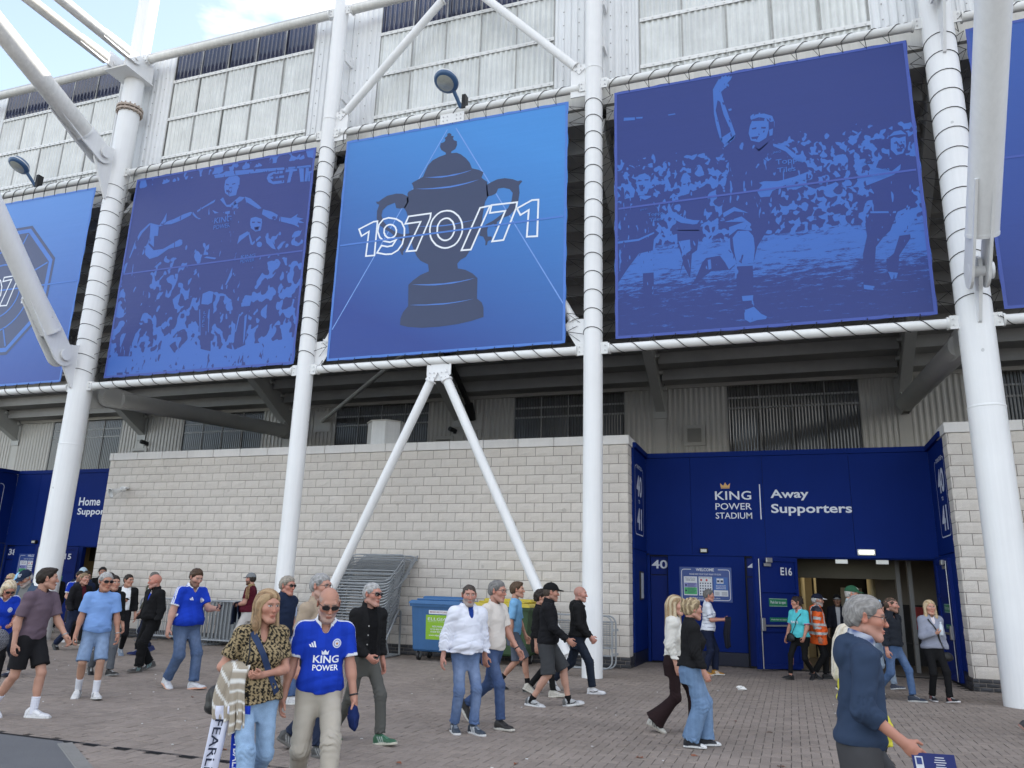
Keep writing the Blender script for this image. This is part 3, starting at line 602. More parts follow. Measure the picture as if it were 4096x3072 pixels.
ART = {
 'troph': [((-738,1251),(-743,1250),(-743,1243),(-750,1239),(-747,1233),(-750,1228),(-760,1226),(-761,1216),(-757,1207),(-747,1199),(-744,1197),(-744,1192),(-761,1189),(-779,1182),(-791,1170),(-797,1156),(-803,1140),(-828,1130),(-833,1127),(-828,1118),(-827,1110),(-840,1105),(-843,1099),(-841,1093),(-844,1086),(-842,1077),(-850,1062),(-842,1051),(-837,1036),(-834,1011),(-828,982),(-818,953),(-806,928),(-795,915),(-774,903),(-771,885),(-793,878),(-812,866),(-823,856),(-820,802),(-832,788),(-838,773),(-838,756),(-816,749),(-780,744),(-737,743),(-692,745),(-655,750),(-626,757),(-627,780),(-632,793),(-644,803),(-645,854),(-658,867),(-676,878),(-696,884),(-698,896),(-690,905),(-677,911),(-668,925),(-661,941),(-649,959),(-640,985),(-639,1012),(-634,1047),(-626,1062),(-629,1078),(-631,1100),(-639,1106),(-646,1113),(-642,1124),(-642,1127),(-654,1135),(-672,1142),(-679,1159),(-690,1173),(-704,1186),(-715,1192),(-727,1193),(-730,1194),(-729,1198),(-719,1203),(-715,1213),(-716,1224),(-724,1228),(-727,1234),(-725,1240),(-732,1242),(-732,1247)), ((-930,1091),(-927,1085),(-920,1081),(-925,1065),(-924,1044),(-916,1026),(-900,1012),(-883,1001),(-869,988),(-856,978),(-848,977),(-826,980),(-828,991),(-849,991),(-866,999),(-888,1014),(-904,1033),(-911,1050),(-909,1064),(-897,1075),(-876,1080),(-871,1065),(-862,1062),(-846,1062),(-838,1077),(-840,1092),(-857,1102),(-874,1105),(-899,1103),(-913,1096),(-922,1090)), ((-856,979),(-845,968),(-846,955),(-856,952),(-852,947),(-847,937),(-843,935),(-843,944),(-836,953),(-830,963),(-825,979)), ((-633,1091),(-620,1097),(-605,1102),(-586,1102),(-566,1096),(-553,1089),(-545,1090),(-542,1086),(-547,1081),(-550,1076),(-548,1058),(-550,1039),(-558,1016),(-571,1003),(-590,998),(-602,990),(-601,978),(-606,979),(-610,987),(-623,983),(-626,972),(-624,956),(-614,955),(-613,947),(-623,944),(-625,935),(-629,934),(-629,945),(-635,957),(-645,961),(-642,978),(-627,989),(-612,995),(-590,1009),(-575,1023),(-567,1041),(-565,1060),(-573,1071),(-588,1077),(-602,1077),(-607,1065),(-618,1061),(-630,1060))],
 'lens': [((-801,1139),(-785,1136),(-768,1135),(-752,1134),(-736,1133),(-719,1134),(-703,1134),(-687,1136),(-671,1138),(-687,1134),(-703,1132),(-719,1130),(-735,1130),(-752,1130),(-768,1132),(-785,1135)), ((-822,1110),(-797,1107),(-773,1105),(-750,1104),(-728,1103),(-707,1104),(-688,1105),(-669,1107),(-651,1109),(-669,1105),(-687,1102),(-707,1100),(-728,1099),(-750,1100),(-773,1102),(-797,1105)), ((-819,1009),(-798,1006),(-777,1004),(-756,1002),(-735,1001),(-715,1001),(-694,1002),(-673,1003),(-653,1005),(-673,1002),(-694,1000),(-714,998),(-735,998),(-756,999),(-777,1002),(-798,1005)), ((-814,856),(-792,854),(-771,852),(-750,851),(-730,850),(-709,851),(-690,851),(-670,853),(-651,855),(-670,851),(-689,849),(-709,847),(-729,847),(-750,847),(-771,849),(-792,852)), ((-817,804),(-794,803),(-772,801),(-750,801),(-729,800),(-709,800),(-689,801),(-670,802),(-651,804),(-670,801),(-689,799),(-708,798),(-729,797),(-750,798),(-772,799),(-794,801))],
 'dig': [((-972,1021),(-932,1036),(-921,1036),(-922,944),(-946,945),(-943,1011),(-963,1001)), ((-890,1041),(-869,1035),(-853,1024),(-844,1006),(-843,988),(-847,965),(-858,950),(-874,942),(-891,943),(-915,950),(-904,968),(-888,963),(-874,964),(-865,978),(-881,974),(-898,979),(-911,991),(-918,1008),(-916,1026),(-905,1039)), ((-866,1001),(-866,1005),(-868,1008),(-869,1012),(-872,1015),(-875,1018),(-878,1020),(-881,1021),(-884,1022),(-888,1022),(-891,1021),(-894,1020),(-896,1018),(-898,1016),(-900,1013),(-900,1009),(-900,1006),(-900,1002),(-898,999),(-897,995),(-894,992),(-891,989),(-888,987),(-885,986),(-882,985),(-878,985),(-875,986),(-872,987),(-870,989),(-868,991),(-867,994),(-866,998)), ((-835,1037),(-775,1037),(-776,1024),(-808,943),(-834,944),(-801,1018),(-843,1018)), ((-689,983),(-690,993),(-692,1002),(-696,1011),(-701,1019),(-708,1026),(-715,1032),(-723,1036),(-732,1038),(-740,1038),(-748,1037),(-756,1033),(-762,1028),(-768,1021),(-772,1013),(-774,1004),(-775,994),(-774,985),(-772,975),(-768,966),(-762,958),(-756,951),(-748,946),(-740,942),(-732,940),(-724,940),(-716,942),(-708,945),(-702,950),(-697,957),(-693,965),(-690,974)), ((-710,986),(-710,992),(-712,997),(-714,1003),(-716,1007),(-720,1011),(-724,1015),(-728,1017),(-732,1018),(-737,1018),(-741,1017),(-745,1015),(-749,1012),(-751,1008),(-754,1003),(-755,998),(-755,992),(-755,986),(-754,980),(-752,975),(-749,970),(-745,966),(-741,963),(-737,961),(-733,960),(-728,960),(-724,961),(-720,963),(-717,966),(-714,970),(-712,975),(-710,980)), ((-646,1033),(-621,1035),(-665,928),(-689,929)), ((-617,1036),(-553,1034),(-555,1020),(-584,942),(-612,942),(-582,1016),(-621,1016)), ((-553,1018),(-517,1034),(-501,1033),(-502,941),(-527,943),(-524,1010),(-544,1000))],
 'b1dark': [((-1451,1171),(-1434,1181),(-1337,1166),(-1303,1141),(-1269,1112),(-1320,1103),(-1330,1081),(-1342,1027),(-1344,969),(-1343,903),(-1403,894),(-1391,847),(-1390,783),(-1383,734),(-1388,716),(-1412,718),(-1418,755),(-1437,844),(-1443,906),(-1458,962),(-1456,1001),(-1444,1044),(-1439,1096),(-1490,1127),(-1507,1146)), ((-1342,1027),(-1339,1050),(-1305,1062),(-1272,1042),(-1250,1031),(-1211,995),(-1242,976),(-1243,946),(-1271,903),(-1275,874),(-1277,829),(-1278,741),(-1312,744),(-1316,833),(-1336,910),(-1335,968)), ((-1687,1112),(-1652,1133),(-1630,1197),(-1603,1185),(-1593,1154),(-1644,1065),(-1662,1055),(-1636,1023),(-1583,1016),(-1629,981),(-1618,900),(-1653,762),(-1657,712),(-1695,711),(-1693,749),(-1676,807),(-1705,929),(-1724,951),(-1711,1032))],
 'b1light': [((-1399,1236),(-1372,1235),(-1362,1226),(-1360,1203),(-1365,1191),(-1367,1175),(-1388,1174),(-1405,1187),(-1411,1206),(-1410,1227)), ((-1410,1175),(-1395,1150),(-1384,1149),(-1355,1169),(-1337,1164),(-1345,1156),(-1378,1141),(-1394,1144),(-1419,1169)), ((-1509,1144),(-1514,1135),(-1550,1123),(-1577,1117),(-1604,1119),(-1596,1127),(-1570,1132),(-1539,1142),(-1516,1146)), ((-1507,1145),(-1490,1127),(-1475,1119),(-1484,1119),(-1498,1128),(-1508,1138)), ((-1493,1147),(-1446,1168),(-1435,1172),(-1438,1164),(-1471,1152),(-1492,1141)), ((-1274,1105),(-1272,1119),(-1243,1108),(-1210,1088),(-1180,1080),(-1160,1090),(-1163,1081),(-1140,1073),(-1154,1071),(-1137,1061),(-1157,1063),(-1151,1050),(-1169,1060),(-1191,1068),(-1222,1079),(-1248,1088)), ((-1337,1166),(-1318,1158),(-1287,1133),(-1277,1123),(-1287,1122),(-1311,1137),(-1331,1150)), ((-1352,1140),(-1352,1142),(-1353,1144),(-1354,1145),(-1355,1147),(-1357,1148),(-1359,1149),(-1361,1150),(-1363,1150),(-1364,1150),(-1366,1150),(-1368,1150),(-1369,1149),(-1370,1147),(-1371,1146),(-1371,1145),(-1371,1143),(-1370,1141),(-1370,1139),(-1369,1138),(-1367,1136),(-1366,1135),(-1364,1134),(-1362,1133),(-1360,1133),(-1358,1133),(-1357,1133),(-1355,1134),(-1354,1134),(-1353,1136),(-1352,1137),(-1352,1138)), ((-1403,1129),(-1381,1130),(-1380,1121),(-1400,1123)), ((-1441,1141),(-1417,1129),(-1431,1129)), ((-1308,1098),(-1293,1100),(-1272,1091),(-1268,1072),(-1272,1057),(-1287,1056),(-1306,1070),(-1309,1086)), ((-1342,1027),(-1339,1050),(-1310,1062),(-1305,1053),(-1331,1037)), ((-1309,1052),(-1304,1050),(-1293,1025),(-1272,1042),(-1267,1037),(-1292,1018),(-1298,1021)), ((-1255,1039),(-1232,1025),(-1216,996),(-1229,1001),(-1248,1019)), ((-1261,1016),(-1262,1018),(-1262,1019),(-1263,1021),(-1265,1022),(-1266,1023),(-1268,1024),(-1269,1025),(-1271,1025),(-1273,1025),(-1274,1025),(-1276,1024),(-1277,1024),(-1278,1023),(-1278,1021),(-1279,1020),(-1279,1018),(-1278,1017),(-1278,1015),(-1277,1014),(-1275,1012),(-1274,1011),(-1272,1010),(-1271,1010),(-1269,1009),(-1267,1009),(-1266,1010),(-1264,1010),(-1263,1011),(-1262,1012),(-1262,1013),(-1261,1015)), ((-1307,871),(-1293,877),(-1273,873),(-1276,846),(-1303,846)), ((-1662,1059),(-1649,1065),(-1626,1044),(-1593,1044),(-1566,1055),(-1540,1066),(-1530,1063),(-1527,1050),(-1536,1045),(-1573,1042),(-1608,1023),(-1636,1019),(-1653,1033)), ((-1654,1131),(-1621,1120),(-1619,1087),(-1632,1088),(-1627,1054),(-1647,1069),(-1650,1107)), ((-1609,1135),(-1600,1155),(-1598,1130),(-1606,1118),(-1624,1114)), ((-1686,1108),(-1657,1131),(-1653,1127),(-1678,1103),(-1694,1071),(-1708,1029),(-1711,1032),(-1700,1076)), ((-1434,866),(-1434,895),(-1413,901),(-1399,897),(-1399,867),(-1411,862)), ((-1438,851),(-1435,851),(-1422,778),(-1425,778)), ((-1407,848),(-1403,848),(-1397,784),(-1399,784)), ((-1289,819),(-1282,824),(-1280,756),(-1283,741)), ((-1307,826),(-1304,826),(-1310,776),(-1314,773)), ((-1364,913),(-1348,961),(-1346,938),(-1360,913)), ((-1438,1003),(-1405,995),(-1409,991),(-1447,1000)), ((-1447,1032),(-1435,1039),(-1434,1007),(-1450,1009)), ((-1732,694),(-1733,737),(-1701,740),(-1601,733),(-1542,735),(-1523,760),(-1501,736),(-1462,740),(-1449,769),(-1428,771),(-1416,740),(-1382,731),(-1336,738),(-1309,729),(-1274,741),(-1212,743),(-1136,748),(-1136,681)), ((-1452,1250),(-1422,1250),(-1413,1255),(-1189,1232),(-1124,1228),(-1123,1221),(-1232,1229),(-1365,1236),(-1397,1237),(-1447,1239)), ((-1253,1227),(-1223,1226),(-1222,1218),(-1252,1220),(-1263,1214),(-1217,1211),(-1216,1204),(-1260,1207),(-1252,1198),(-1215,1196),(-1214,1188),(-1248,1189),(-1265,1198),(-1272,1211),(-1268,1223)), ((-1214,1226),(-1178,1227),(-1177,1218),(-1190,1218),(-1195,1187),(-1205,1187),(-1201,1219),(-1214,1219)), ((-1172,1225),(-1157,1225),(-1152,1182),(-1163,1183)), ((-1150,1224),(-1141,1224),(-1139,1181),(-1150,1182)), ((-1140,1210),(-1122,1211),(-1121,1205),(-1134,1204),(-1133,1180),(-1141,1181))],
 'b1face': [((-1406,1216),(-1395,1211),(-1396,1209),(-1406,1212)), ((-1386,1212),(-1375,1213),(-1374,1210),(-1385,1209)), ((-1403,1197),(-1389,1191),(-1389,1186),(-1401,1189)), ((-1394,1202),(-1387,1203),(-1391,1197)), ((-1303,1087),(-1293,1086),(-1294,1082),(-1302,1083)), ((-1285,1085),(-1274,1082),(-1275,1078),(-1284,1081)), ((-1294,1070),(-1276,1070),(-1279,1059),(-1290,1060)), ((-1290,1068),(-1279,1068),(-1281,1064),(-1288,1064))],
 'b3dark': [((-86,1095),(-59,1121),(-36,1103),(-12,1078),(7,1092),(33,1083),(24,1084),(59,1057),(74,1029),(84,1011),(55,1003),(34,994),(24,954),(6,932),(-3,893),(-26,856),(-35,822),(-68,824),(-81,811),(-120,812),(-153,788),(-162,785),(-152,799),(-137,834),(-129,843),(-101,845),(-79,858),(-80,907),(-92,933),(-93,953),(-87,973),(-83,1006),(-74,1055)), ((-70,822),(-37,818),(-37,783),(-40,749),(-37,730),(-53,720),(-61,747),(-70,771)), ((205,1011),(222,1016),(242,1013),(268,1017),(285,1018),(285,978),(267,938),(264,907),(235,896),(190,902),(200,944),(186,978)), ((190,904),(238,897),(222,859),(208,846),(194,828),(185,762),(184,743),(165,745),(170,816),(180,853),(179,880)), ((237,846),(256,847),(256,839),(233,805),(228,768),(217,762),(210,777),(210,800),(224,810)), ((-316,998),(-280,1011),(-237,1004),(-215,984),(-227,943),(-235,915),(-270,903),(-316,900),(-320,973)), ((-316,902),(-270,905),(-235,917),(-240,874),(-270,870),(-294,839),(-317,805),(-321,851)), ((-262,823),(-239,823),(-239,789),(-244,749),(-260,747),(-262,791)), ((-184,992),(-146,1003),(-124,1012),(-132,930),(-142,907),(-186,913),(-189,938),(-174,953)), ((-188,915),(-140,909),(-147,863),(-158,856),(-163,801),(-177,834),(-187,803),(-177,842),(-187,888)), ((-29,1137),(-30,1158),(-18,1166),(0,1166),(17,1156),(23,1140),(21,1115),(13,1099),(5,1088),(-12,1074),(-30,1100)), ((234,1055),(240,1074),(257,1076),(271,1067),(272,1044),(265,1021),(248,1016),(236,1026))],
 'b3light': [((-101,1230),(-101,1243),(-92,1259),(-86,1269),(-83,1266),(-81,1273),(-77,1270),(-72,1273),(-69,1268),(-65,1272),(-64,1267),(-59,1268),(-62,1260),(-70,1252),(-66,1247),(-67,1243),(-76,1240),(-84,1233),(-79,1207),(-70,1170),(-66,1157),(-58,1123),(-63,1113),(-82,1101),(-90,1118),(-85,1121),(-67,1131),(-71,1144),(-81,1177),(-87,1209),(-92,1214),(-97,1189),(-89,1143),(-86,1108),(-90,1115),(-97,1149),(-101,1181)), ((-84,1099),(-60,1121),(-58,1116),(-82,1095)), ((-28,1136),(-23,1148),(-1,1145),(11,1141),(10,1121),(4,1103),(-11,1095),(-27,1102),(-31,1120)), ((-24,1152),(-15,1163),(3,1162),(19,1153),(22,1140),(15,1139),(8,1149),(-8,1155)), ((11,1121),(19,1123),(17,1107),(11,1106)), ((-19,977),(-14,966),(-3,966),(4,965),(10,977),(33,986),(65,993),(88,992),(90,1001),(84,1011),(55,1003),(30,999),(20,998),(-5,1002),(-16,1000),(-9,994),(-20,981)), ((-74,882),(-63,896),(-42,894),(-32,880),(-31,853),(-35,822),(-52,820),(-68,824),(-72,850)), ((-72,823),(-35,819),(-36,815),(-68,817),(-70,791),(-73,791)), ((-61,751),(-39,751),(-40,740),(-60,740)), ((-58,720),(-39,726),(-26,710),(-15,703),(-17,698),(-34,697),(-48,693),(-58,701)), ((-91,941),(-68,952),(-40,934),(-68,942),(-90,931)), ((-89,920),(-54,928),(-36,909),(-35,893),(-63,900),(-81,887),(-80,907),(-48,915)), ((-101,845),(-79,858),(-68,825),(-84,812),(-91,828)), ((-126,838),(-120,839),(-119,818),(-125,816)), ((17,1087),(42,1076),(62,1052),(71,1034),(58,1040),(41,1064),(17,1081)), ((2,1066),(14,1064),(12,1052),(5,1047),(-1,1054)), ((240,1058),(246,1061),(255,1057),(267,1059),(266,1037),(259,1022),(247,1020),(238,1034)), ((236,1063),(247,1073),(260,1074),(269,1063),(259,1065),(246,1065)), ((186,978),(205,1011),(216,1017),(208,999),(236,986),(253,999),(251,988),(239,978),(205,967),(188,962)), ((268,1021),(286,1021),(285,1010),(271,1014)), ((190,905),(236,899),(235,895),(190,901)), ((237,884),(263,900),(268,880),(250,852),(237,846),(228,862)), ((166,752),(185,747),(183,739),(166,743)), ((211,774),(228,770),(224,759),(215,758)), ((-274,1049),(-268,1059),(-254,1061),(-242,1050),(-243,1026),(-251,1010),(-265,1012),(-273,1031)), ((-268,1008),(-241,1004),(-243,1000),(-255,996),(-267,1003)), ((-270,870),(-238,874),(-240,833),(-248,826),(-261,823),(-267,853)), ((-318,904),(-270,905),(-236,917),(-236,913),(-270,900),(-317,899)), ((-174,1033),(-157,1034),(-153,1017),(-160,997),(-173,994),(-176,1016)), ((-203,982),(-196,960),(-170,940),(-152,933),(-134,930),(-132,924),(-152,923),(-178,930),(-204,948),(-207,970)), ((-185,888),(-161,889),(-160,864),(-176,854)), ((-302,1040),(-288,1040),(-276,1023),(-280,1006),(-300,1005)), ((-300,1210),(-275,1206),(-275,1199),(-301,1202)), ((-272,1206),(-257,1204),(-258,1200),(-272,1202)), ((-201,1199),(-185,1199),(-184,1196),(-199,1196)), ((-71,1187),(-64,1188),(-63,1183),(-69,1182))],
 'b3face': [((-24,1131),(-14,1132),(-15,1128),(-23,1128)), ((-6,1131),(5,1129),(4,1125),(-6,1127)), ((-26,1110),(-10,1110),(-14,1104),(-25,1105)), ((-268,1034),(-258,1033),(-259,1018),(-265,1018)), ((-270,1046),(-262,1046),(-262,1043),(-269,1043)), ((-255,1046),(-246,1045),(-247,1042),(-255,1043)), ((-172,1022),(-166,1022),(-167,1019),(-172,1020)), ((-163,1022),(-157,1022),(-158,1019),(-162,1019)), ((245,1049),(252,1048),(251,1045),(245,1046)), ((257,1049),(264,1048),(263,1044),(257,1045)), ((248,1034),(261,1035),(257,1026),(250,1027))],
 'd0': [((-2191,1024),(-2134,1025),(-2136,1005),(-2157,931),(-2186,932),(-2158,1014),(-2193,1011)), ((-2098,934),(-2077,934),(-2080,970),(-2099,968)), ((-2216,1022),(-2204,1015),(-2193,994),(-2191,966),(-2199,957))],
}
# ------------------------------------------------------------------ turnstile entrances
doorblue = M('door_blue', (.006, .020, .15), .5, var=.07, vs=2, streak=.05, spec=.12, bump=.15, bs=14)
steel = M('brushed_steel', (.45, .45, .45), .35, metal=.8, var=.1, vs=6)
green_s = M('green_sign', (.02, .19, .09), .4, var=.04)
whitep = M('sign_white', (.68, .70, .74), .45, var=.03)
lampm = M('lit_diffuser', (.95, .95, .88), .3, var=0, emit=.35)
YF = 19.9
def leaf_face(t, u0, e1, txt, mirror=False):
    """door leaf: hinge at u0 (x, y), running along unit vector e1; inner face shows push bar and signs"""
    L = 1.22; e1 = Vector((e1[0], e1[1], 0)).normalized(); n = Vector((-e1.y, e1.x, 0)) * (-1 if mirror else 1); o = Vector((u0[0], u0[1], 0))
    R = Matrix((e1, n, Vector((0, 0, 1)))).transposed()
    def bx(name, a0, a1, z0, z1, d0, d1, m, par, bev=0): return MB().box(o+e1*(a0+a1)/2+n*(d0+d1)/2+Vector((0, 0, (z0+z1)/2)), (a1-a0, abs(d1-d0), z1-z0), R, bev).build(name, m, par)
    lf = bx('door_leaf', 0, L, .05, 2.50, -.03, .012, doorblue, t)
    for a0, a1, z0, z1 in ((0, .07, .05, 2.5), (L-.09, L, .05, 2.5), (.07, L-.09, .05, .15), (.07, L-.09, 2.40, 2.50), (.07, L-.09, 1.70, 1.78), (.07, L-.09, .84, .92)): bx('frame_rail', a0, a1, z0, z1, .0125, .05, doorblue, lf)
    bx('push_bar', .1, L-.14, .955, .995, .075, .115, steel, lf, .008); bx('bar_bracket', .08, .13, .90, 1.06, .0505, .11, steel, lf, .008); bx('bar_bracket', L-.18, L-.08, .86, 1.14, .0505, .12, steel, lf, .01)
    MB().tube(o+e1*(L-.10)+n*.07+Vector((0, 0, .06)), o+e1*(L-.10)+n*.07+Vector((0, 0, 2.44)), .012, n=8).build('bolt_rod', steel, lf)
    bx('door_closer', L*.62, L*.76, 2.36, 2.47, .052, .11, steel, lf, .008); bx('closer_plate', L*.64, L*.80, 2.28, 2.345, .052, .075, steel, lf)
    def tx(name, s, a0, a1, z0, z1, m, d, **k):
        mb = MB(); (put_text(mb, s, o+e1*a1+n*d+Vector((0, 0, z0)), -e1, UZ, a1-a0, z1-z0, **k) if not mirror else put_text(mb, s, o+e1*a0+n*d+Vector((0, 0, z0)), e1, UZ, a1-a0, z1-z0, **k)); return mb.build(name, m, lf)
    if txt: tx('door_number', txt, .17, .50, 2.09, 2.27, print_w, .0535, bold=.02)
    for k, (z0, z1) in enumerate(((1.39, 1.57), (1.06, 1.15))):
        a0, a1 = .33, .84
        bx('safety_sign', a0, a1, z0, z1, .013, .017, green_s, lf); tx('sign_lettering', 'Push bar to open', a0+.04, a1-.04, z0+.045-.02*k, z1-.05+.02*k, whitep, .0185, bold=.012)
        if not k:
            for q in (z0+.008, z1-.014): bx('sign_edge', a0+.006, a1-.006, q, q+.006, .0172, .0186, whitep, lf)
    return lf
def frame_line(mb, o, u, x0, x1, z0, z1, r, w, gaps=()):
    """rounded rectangle outline in the plane through o spanned by u and Z; gap=(a,b) leaves the top edge open"""
    pts = []
    for cx, cz, a0 in ((x1-r, z1-r, 0), (x0+r, z1-r, 90), (x0+r, z0+r, 180), (x1-r, z0+r, 270)):
        for k in range(7): a = math.radians(a0+15*k); pts.append((cx+r*math.cos(a), cz+r*math.sin(a)))
    o, u = Vector(o), Vector(u); n = len(pts)
    for i in range(n):
        a, b = pts[i], pts[(i+1) % n]
        segs = [(a, b)]
        if gaps and abs(a[1]-z1) < 1e-6 and abs(b[1]-z1) < 1e-6 and abs(a[0]-b[0]) > .05:
            segs = [((x1-r, z1), (gaps[1], z1)), ((gaps[0], z1), (x0+r, z1))]
        for a, b in segs:
            d = Vector((b[0]-a[0], b[1]-a[1])).normalized(); nn = Vector((-d.y, d.x))*w/2
            q = [(a[0]-nn.x, a[1]-nn.y), (b[0]-nn.x, b[1]-nn.y), (b[0]+nn.x, b[1]+nn.y), (a[0]+nn.x, a[1]+nn.y)]
            mb.add([o+u*x+Vector((0, 0, z)) for x, z in q], [(3, 2, 1, 0)])
    return mb
def entrance(dx, who, nums, door, label, side):
    X = lambda x: x+dx
    t = thing('turnstile_entrance', label, 'entrance', (X(-.1), YF, 0))
    # fascia in three panels with capping, fixing rail over the doors
    for a, b in ((-3.38, -2.26), (-2.253, -.52), (-.513, 1.45), (1.457, 3.16)): box('fascia_panel', (X(a), YF, 2.56), (X(b), YF+.06, 4.962), blue, t)
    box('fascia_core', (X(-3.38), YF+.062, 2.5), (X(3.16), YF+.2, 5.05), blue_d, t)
    box('capping', (X(-3.40), YF-.03, 4.968), (X(3.18), YF+.22, 5.09), blue, t); box('drip_rail', (X(-3.31), YF-.05, 2.53), (X(3.08), YF-.002, 2.575), blue, t)
    # side panels
    for s, xs in ((1, -3.38), (-1, 3.16)):
        y0 = 18.21 if s == 1 else 18.08
        box('side_panel', (X(xs-.05*(s > 0)), y0, 2.60), (X(xs+.05*(s < 0)), YF-.002, 4.962), blue, t); box('side_panel', (X(xs-.05*(s > 0)), y0, .30), (X(xs+.05*(s < 0)), YF-.002, 2.585), blue, t)
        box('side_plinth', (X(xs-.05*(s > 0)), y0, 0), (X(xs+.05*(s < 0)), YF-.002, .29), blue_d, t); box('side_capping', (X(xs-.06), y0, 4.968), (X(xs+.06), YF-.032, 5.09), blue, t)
        u = Vector((0, s, 0)); o = Vector((X(xs+.003*s), 18.38 if s == 1 else 19.22, 0)); w = 1.08
        mb = frame_line(MB(), o, u, 0, w, 2.95, 4.58, .12, .022, (.16, .92))
        put_text(mb, 'TURNSTILES', o+u*.20+Vector((0, 0, 4.535)), u, UZ, .69, .09, bold=.015)
        put_text(mb, nums[0], o+u*.20+Vector((0, 0, 3.86)), u, UZ, .70, .52, bold=.03); put_text(mb, 'TO', o+u*.44+Vector((0, 0, 3.70)), u, UZ, .19, .085, bold=.02)
        put_text(mb, nums[1], o+u*.24+Vector((0, 0, 3.07)), u, UZ, .62, .52, bold=.03); mb.build('turnstile_lettering', print_w, t)
    # lettering of the fascia: crown, ground name, bar, supporters
    yl = YF-.004
    mb = MB()
    put_text(mb, 'KING', (X(-1.66), yl, 3.885), UX, UZ, .86, .215, bold=.012, space=1.05); put_text(mb, 'POWER', (X(-1.66), yl, 3.645), UX, UZ, .86, .16, bold=.006); put_text(mb, 'STADIUM', (X(-1.66), yl, 3.425), UX, UZ, .86, .15, bold=.004)
    mb.build('ground_name', print_w, t)
    cp = [(0, .02), (.205, .02), (.225, .135), (.155, .07), (.135, .10), (.105, .155), (.075, .10), (.055, .07), (-.018, .135)]
    MB().prism(cp, (X(-1.51), yl+.002, 4.165), UX, UZ, .004).prism([(.0, 0), (.205, 0), (.205, .012), (0, .012)], (X(-1.51), yl+.002, 4.165), UX, UZ, .004).build('crown_emblem', gold, t)
    box('divider_bar', (X(-.605), yl-.001, 3.41), (X(-.582), yl+.003, 4.26), print_w, t)
    mb = MB(); put_text(mb, who, (X(-.35), yl, 3.86), UX, UZ, .87 if who == 'Away' else .93, None if who != 'Away' else .265, bold=.02); mb.build('supporters_lettering', print_w, t); put_text(MB(), 'Supporters', (X(-.35), yl, 3.495), UX, UZ, 1.80, .285, bold=.02).build('supporters_lettering', print_w, t)
    # lower front: turnstile doors, wide panel, jambs
    yd = YF+.10
    for a, b, num in ((-3.31, -2.88, nums[0]), (-1.0, -.56, nums[1])):
        d = box('turnstile_door', (X(a+.012), yd, .02), (X(b-.012), yd+.04, 2.035), doorblue, t); f = box('door_fanlight', (X(a+.012), yd, 2.06), (X(b-.012), yd+.04, 2.52), doorblue, t)
        mb = MB(); put_text(mb, num, (X(a+.035), yd-.003, 2.20), UX, UZ, .39, .21, bold=.02); mb.build('door_number', print_w, f)
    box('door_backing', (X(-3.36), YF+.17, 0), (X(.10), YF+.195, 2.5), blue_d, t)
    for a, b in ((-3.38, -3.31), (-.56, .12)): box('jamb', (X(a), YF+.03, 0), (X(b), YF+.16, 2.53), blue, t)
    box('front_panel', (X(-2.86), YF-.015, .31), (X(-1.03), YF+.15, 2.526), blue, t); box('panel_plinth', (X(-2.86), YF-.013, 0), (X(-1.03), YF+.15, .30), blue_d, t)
    box('jamb', (X(3.06), YF-.002, 0), (X(3.16), YF+.16, 2.55), blue, t)
    box('lintel', (X(.12), YF+.0, 2.50), (X(3.06), YF+.18, 2.559), blue, t)
    leaf_face(t, (X(.13), YF-.14), (-.76, -.66), door); leaf_face(t, (X(3.085), YF-.16), (.045, -1), None, True)
    # magnets over the opening
    for a in (1.0, 1.86): box('door_magnet', (X(a), YF-.03, 2.39), (X(a+.27), YF+.0, 2.49), steel, t, .006)
    # concourse behind the opening
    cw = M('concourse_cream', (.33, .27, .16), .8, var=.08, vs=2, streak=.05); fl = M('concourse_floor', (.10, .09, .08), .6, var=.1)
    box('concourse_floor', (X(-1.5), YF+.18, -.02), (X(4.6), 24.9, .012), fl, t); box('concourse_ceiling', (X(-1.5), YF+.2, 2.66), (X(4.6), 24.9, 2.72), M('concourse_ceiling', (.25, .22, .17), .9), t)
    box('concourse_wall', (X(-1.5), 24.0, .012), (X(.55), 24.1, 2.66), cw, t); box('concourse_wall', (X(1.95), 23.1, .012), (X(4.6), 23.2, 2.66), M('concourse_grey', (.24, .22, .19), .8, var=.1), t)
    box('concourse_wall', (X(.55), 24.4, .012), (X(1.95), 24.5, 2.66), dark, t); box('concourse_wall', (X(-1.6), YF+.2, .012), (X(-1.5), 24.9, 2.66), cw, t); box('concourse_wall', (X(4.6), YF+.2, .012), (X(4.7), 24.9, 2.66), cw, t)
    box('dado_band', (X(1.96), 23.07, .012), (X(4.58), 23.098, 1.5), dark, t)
    box('inner_lintel', (X(-.6), 20.9, 2.08), (X(2.36), 21.05, 2.66), M('inner_lintel', (.10, .09, .065), .7, var=.1), t)
    for a in (2.36, 2.62): box('inner_frame', (X(a), 20.9, .012), (X(a+.09), 21.1, 2.66), M('frame_grey', (.16, .155, .15), .5, var=.08), t)
    for a, r in ((.30, .06), (.62, .035), (.12, .03), (1.98, .10)): MB().tube((X(a), 23.6 if a < 1 else 22.9, .012), (X(a), 23.6 if a < 1 else 22.9, 2.66), r, n=12).build('service_pipe', M('pipe_cream', (.62, .55, .36), .5, var=.08), t)
    box('wall_cabinet', (X(1.3), 24.2, .3), (X(1.85), 24.39, 1.9), M('cabinet', (.2, .2, .19), .5), t); box('fire_box', (X(2.95), 22.8, .9), (X(3.15), 23.06, 1.45), M('red_box', (.35, .02, .02), .4), t)
    ld = bpy.data.lights.new('concourse_light', 'AREA'); ld.energy = 2.6; ld.size = 1.2; ld.color = (1, .82, .55); lo = bpy.data.objects.new('concourse_light', ld); COL.objects.link(lo); lo.location = (X(.9), 22.8, 2.6)
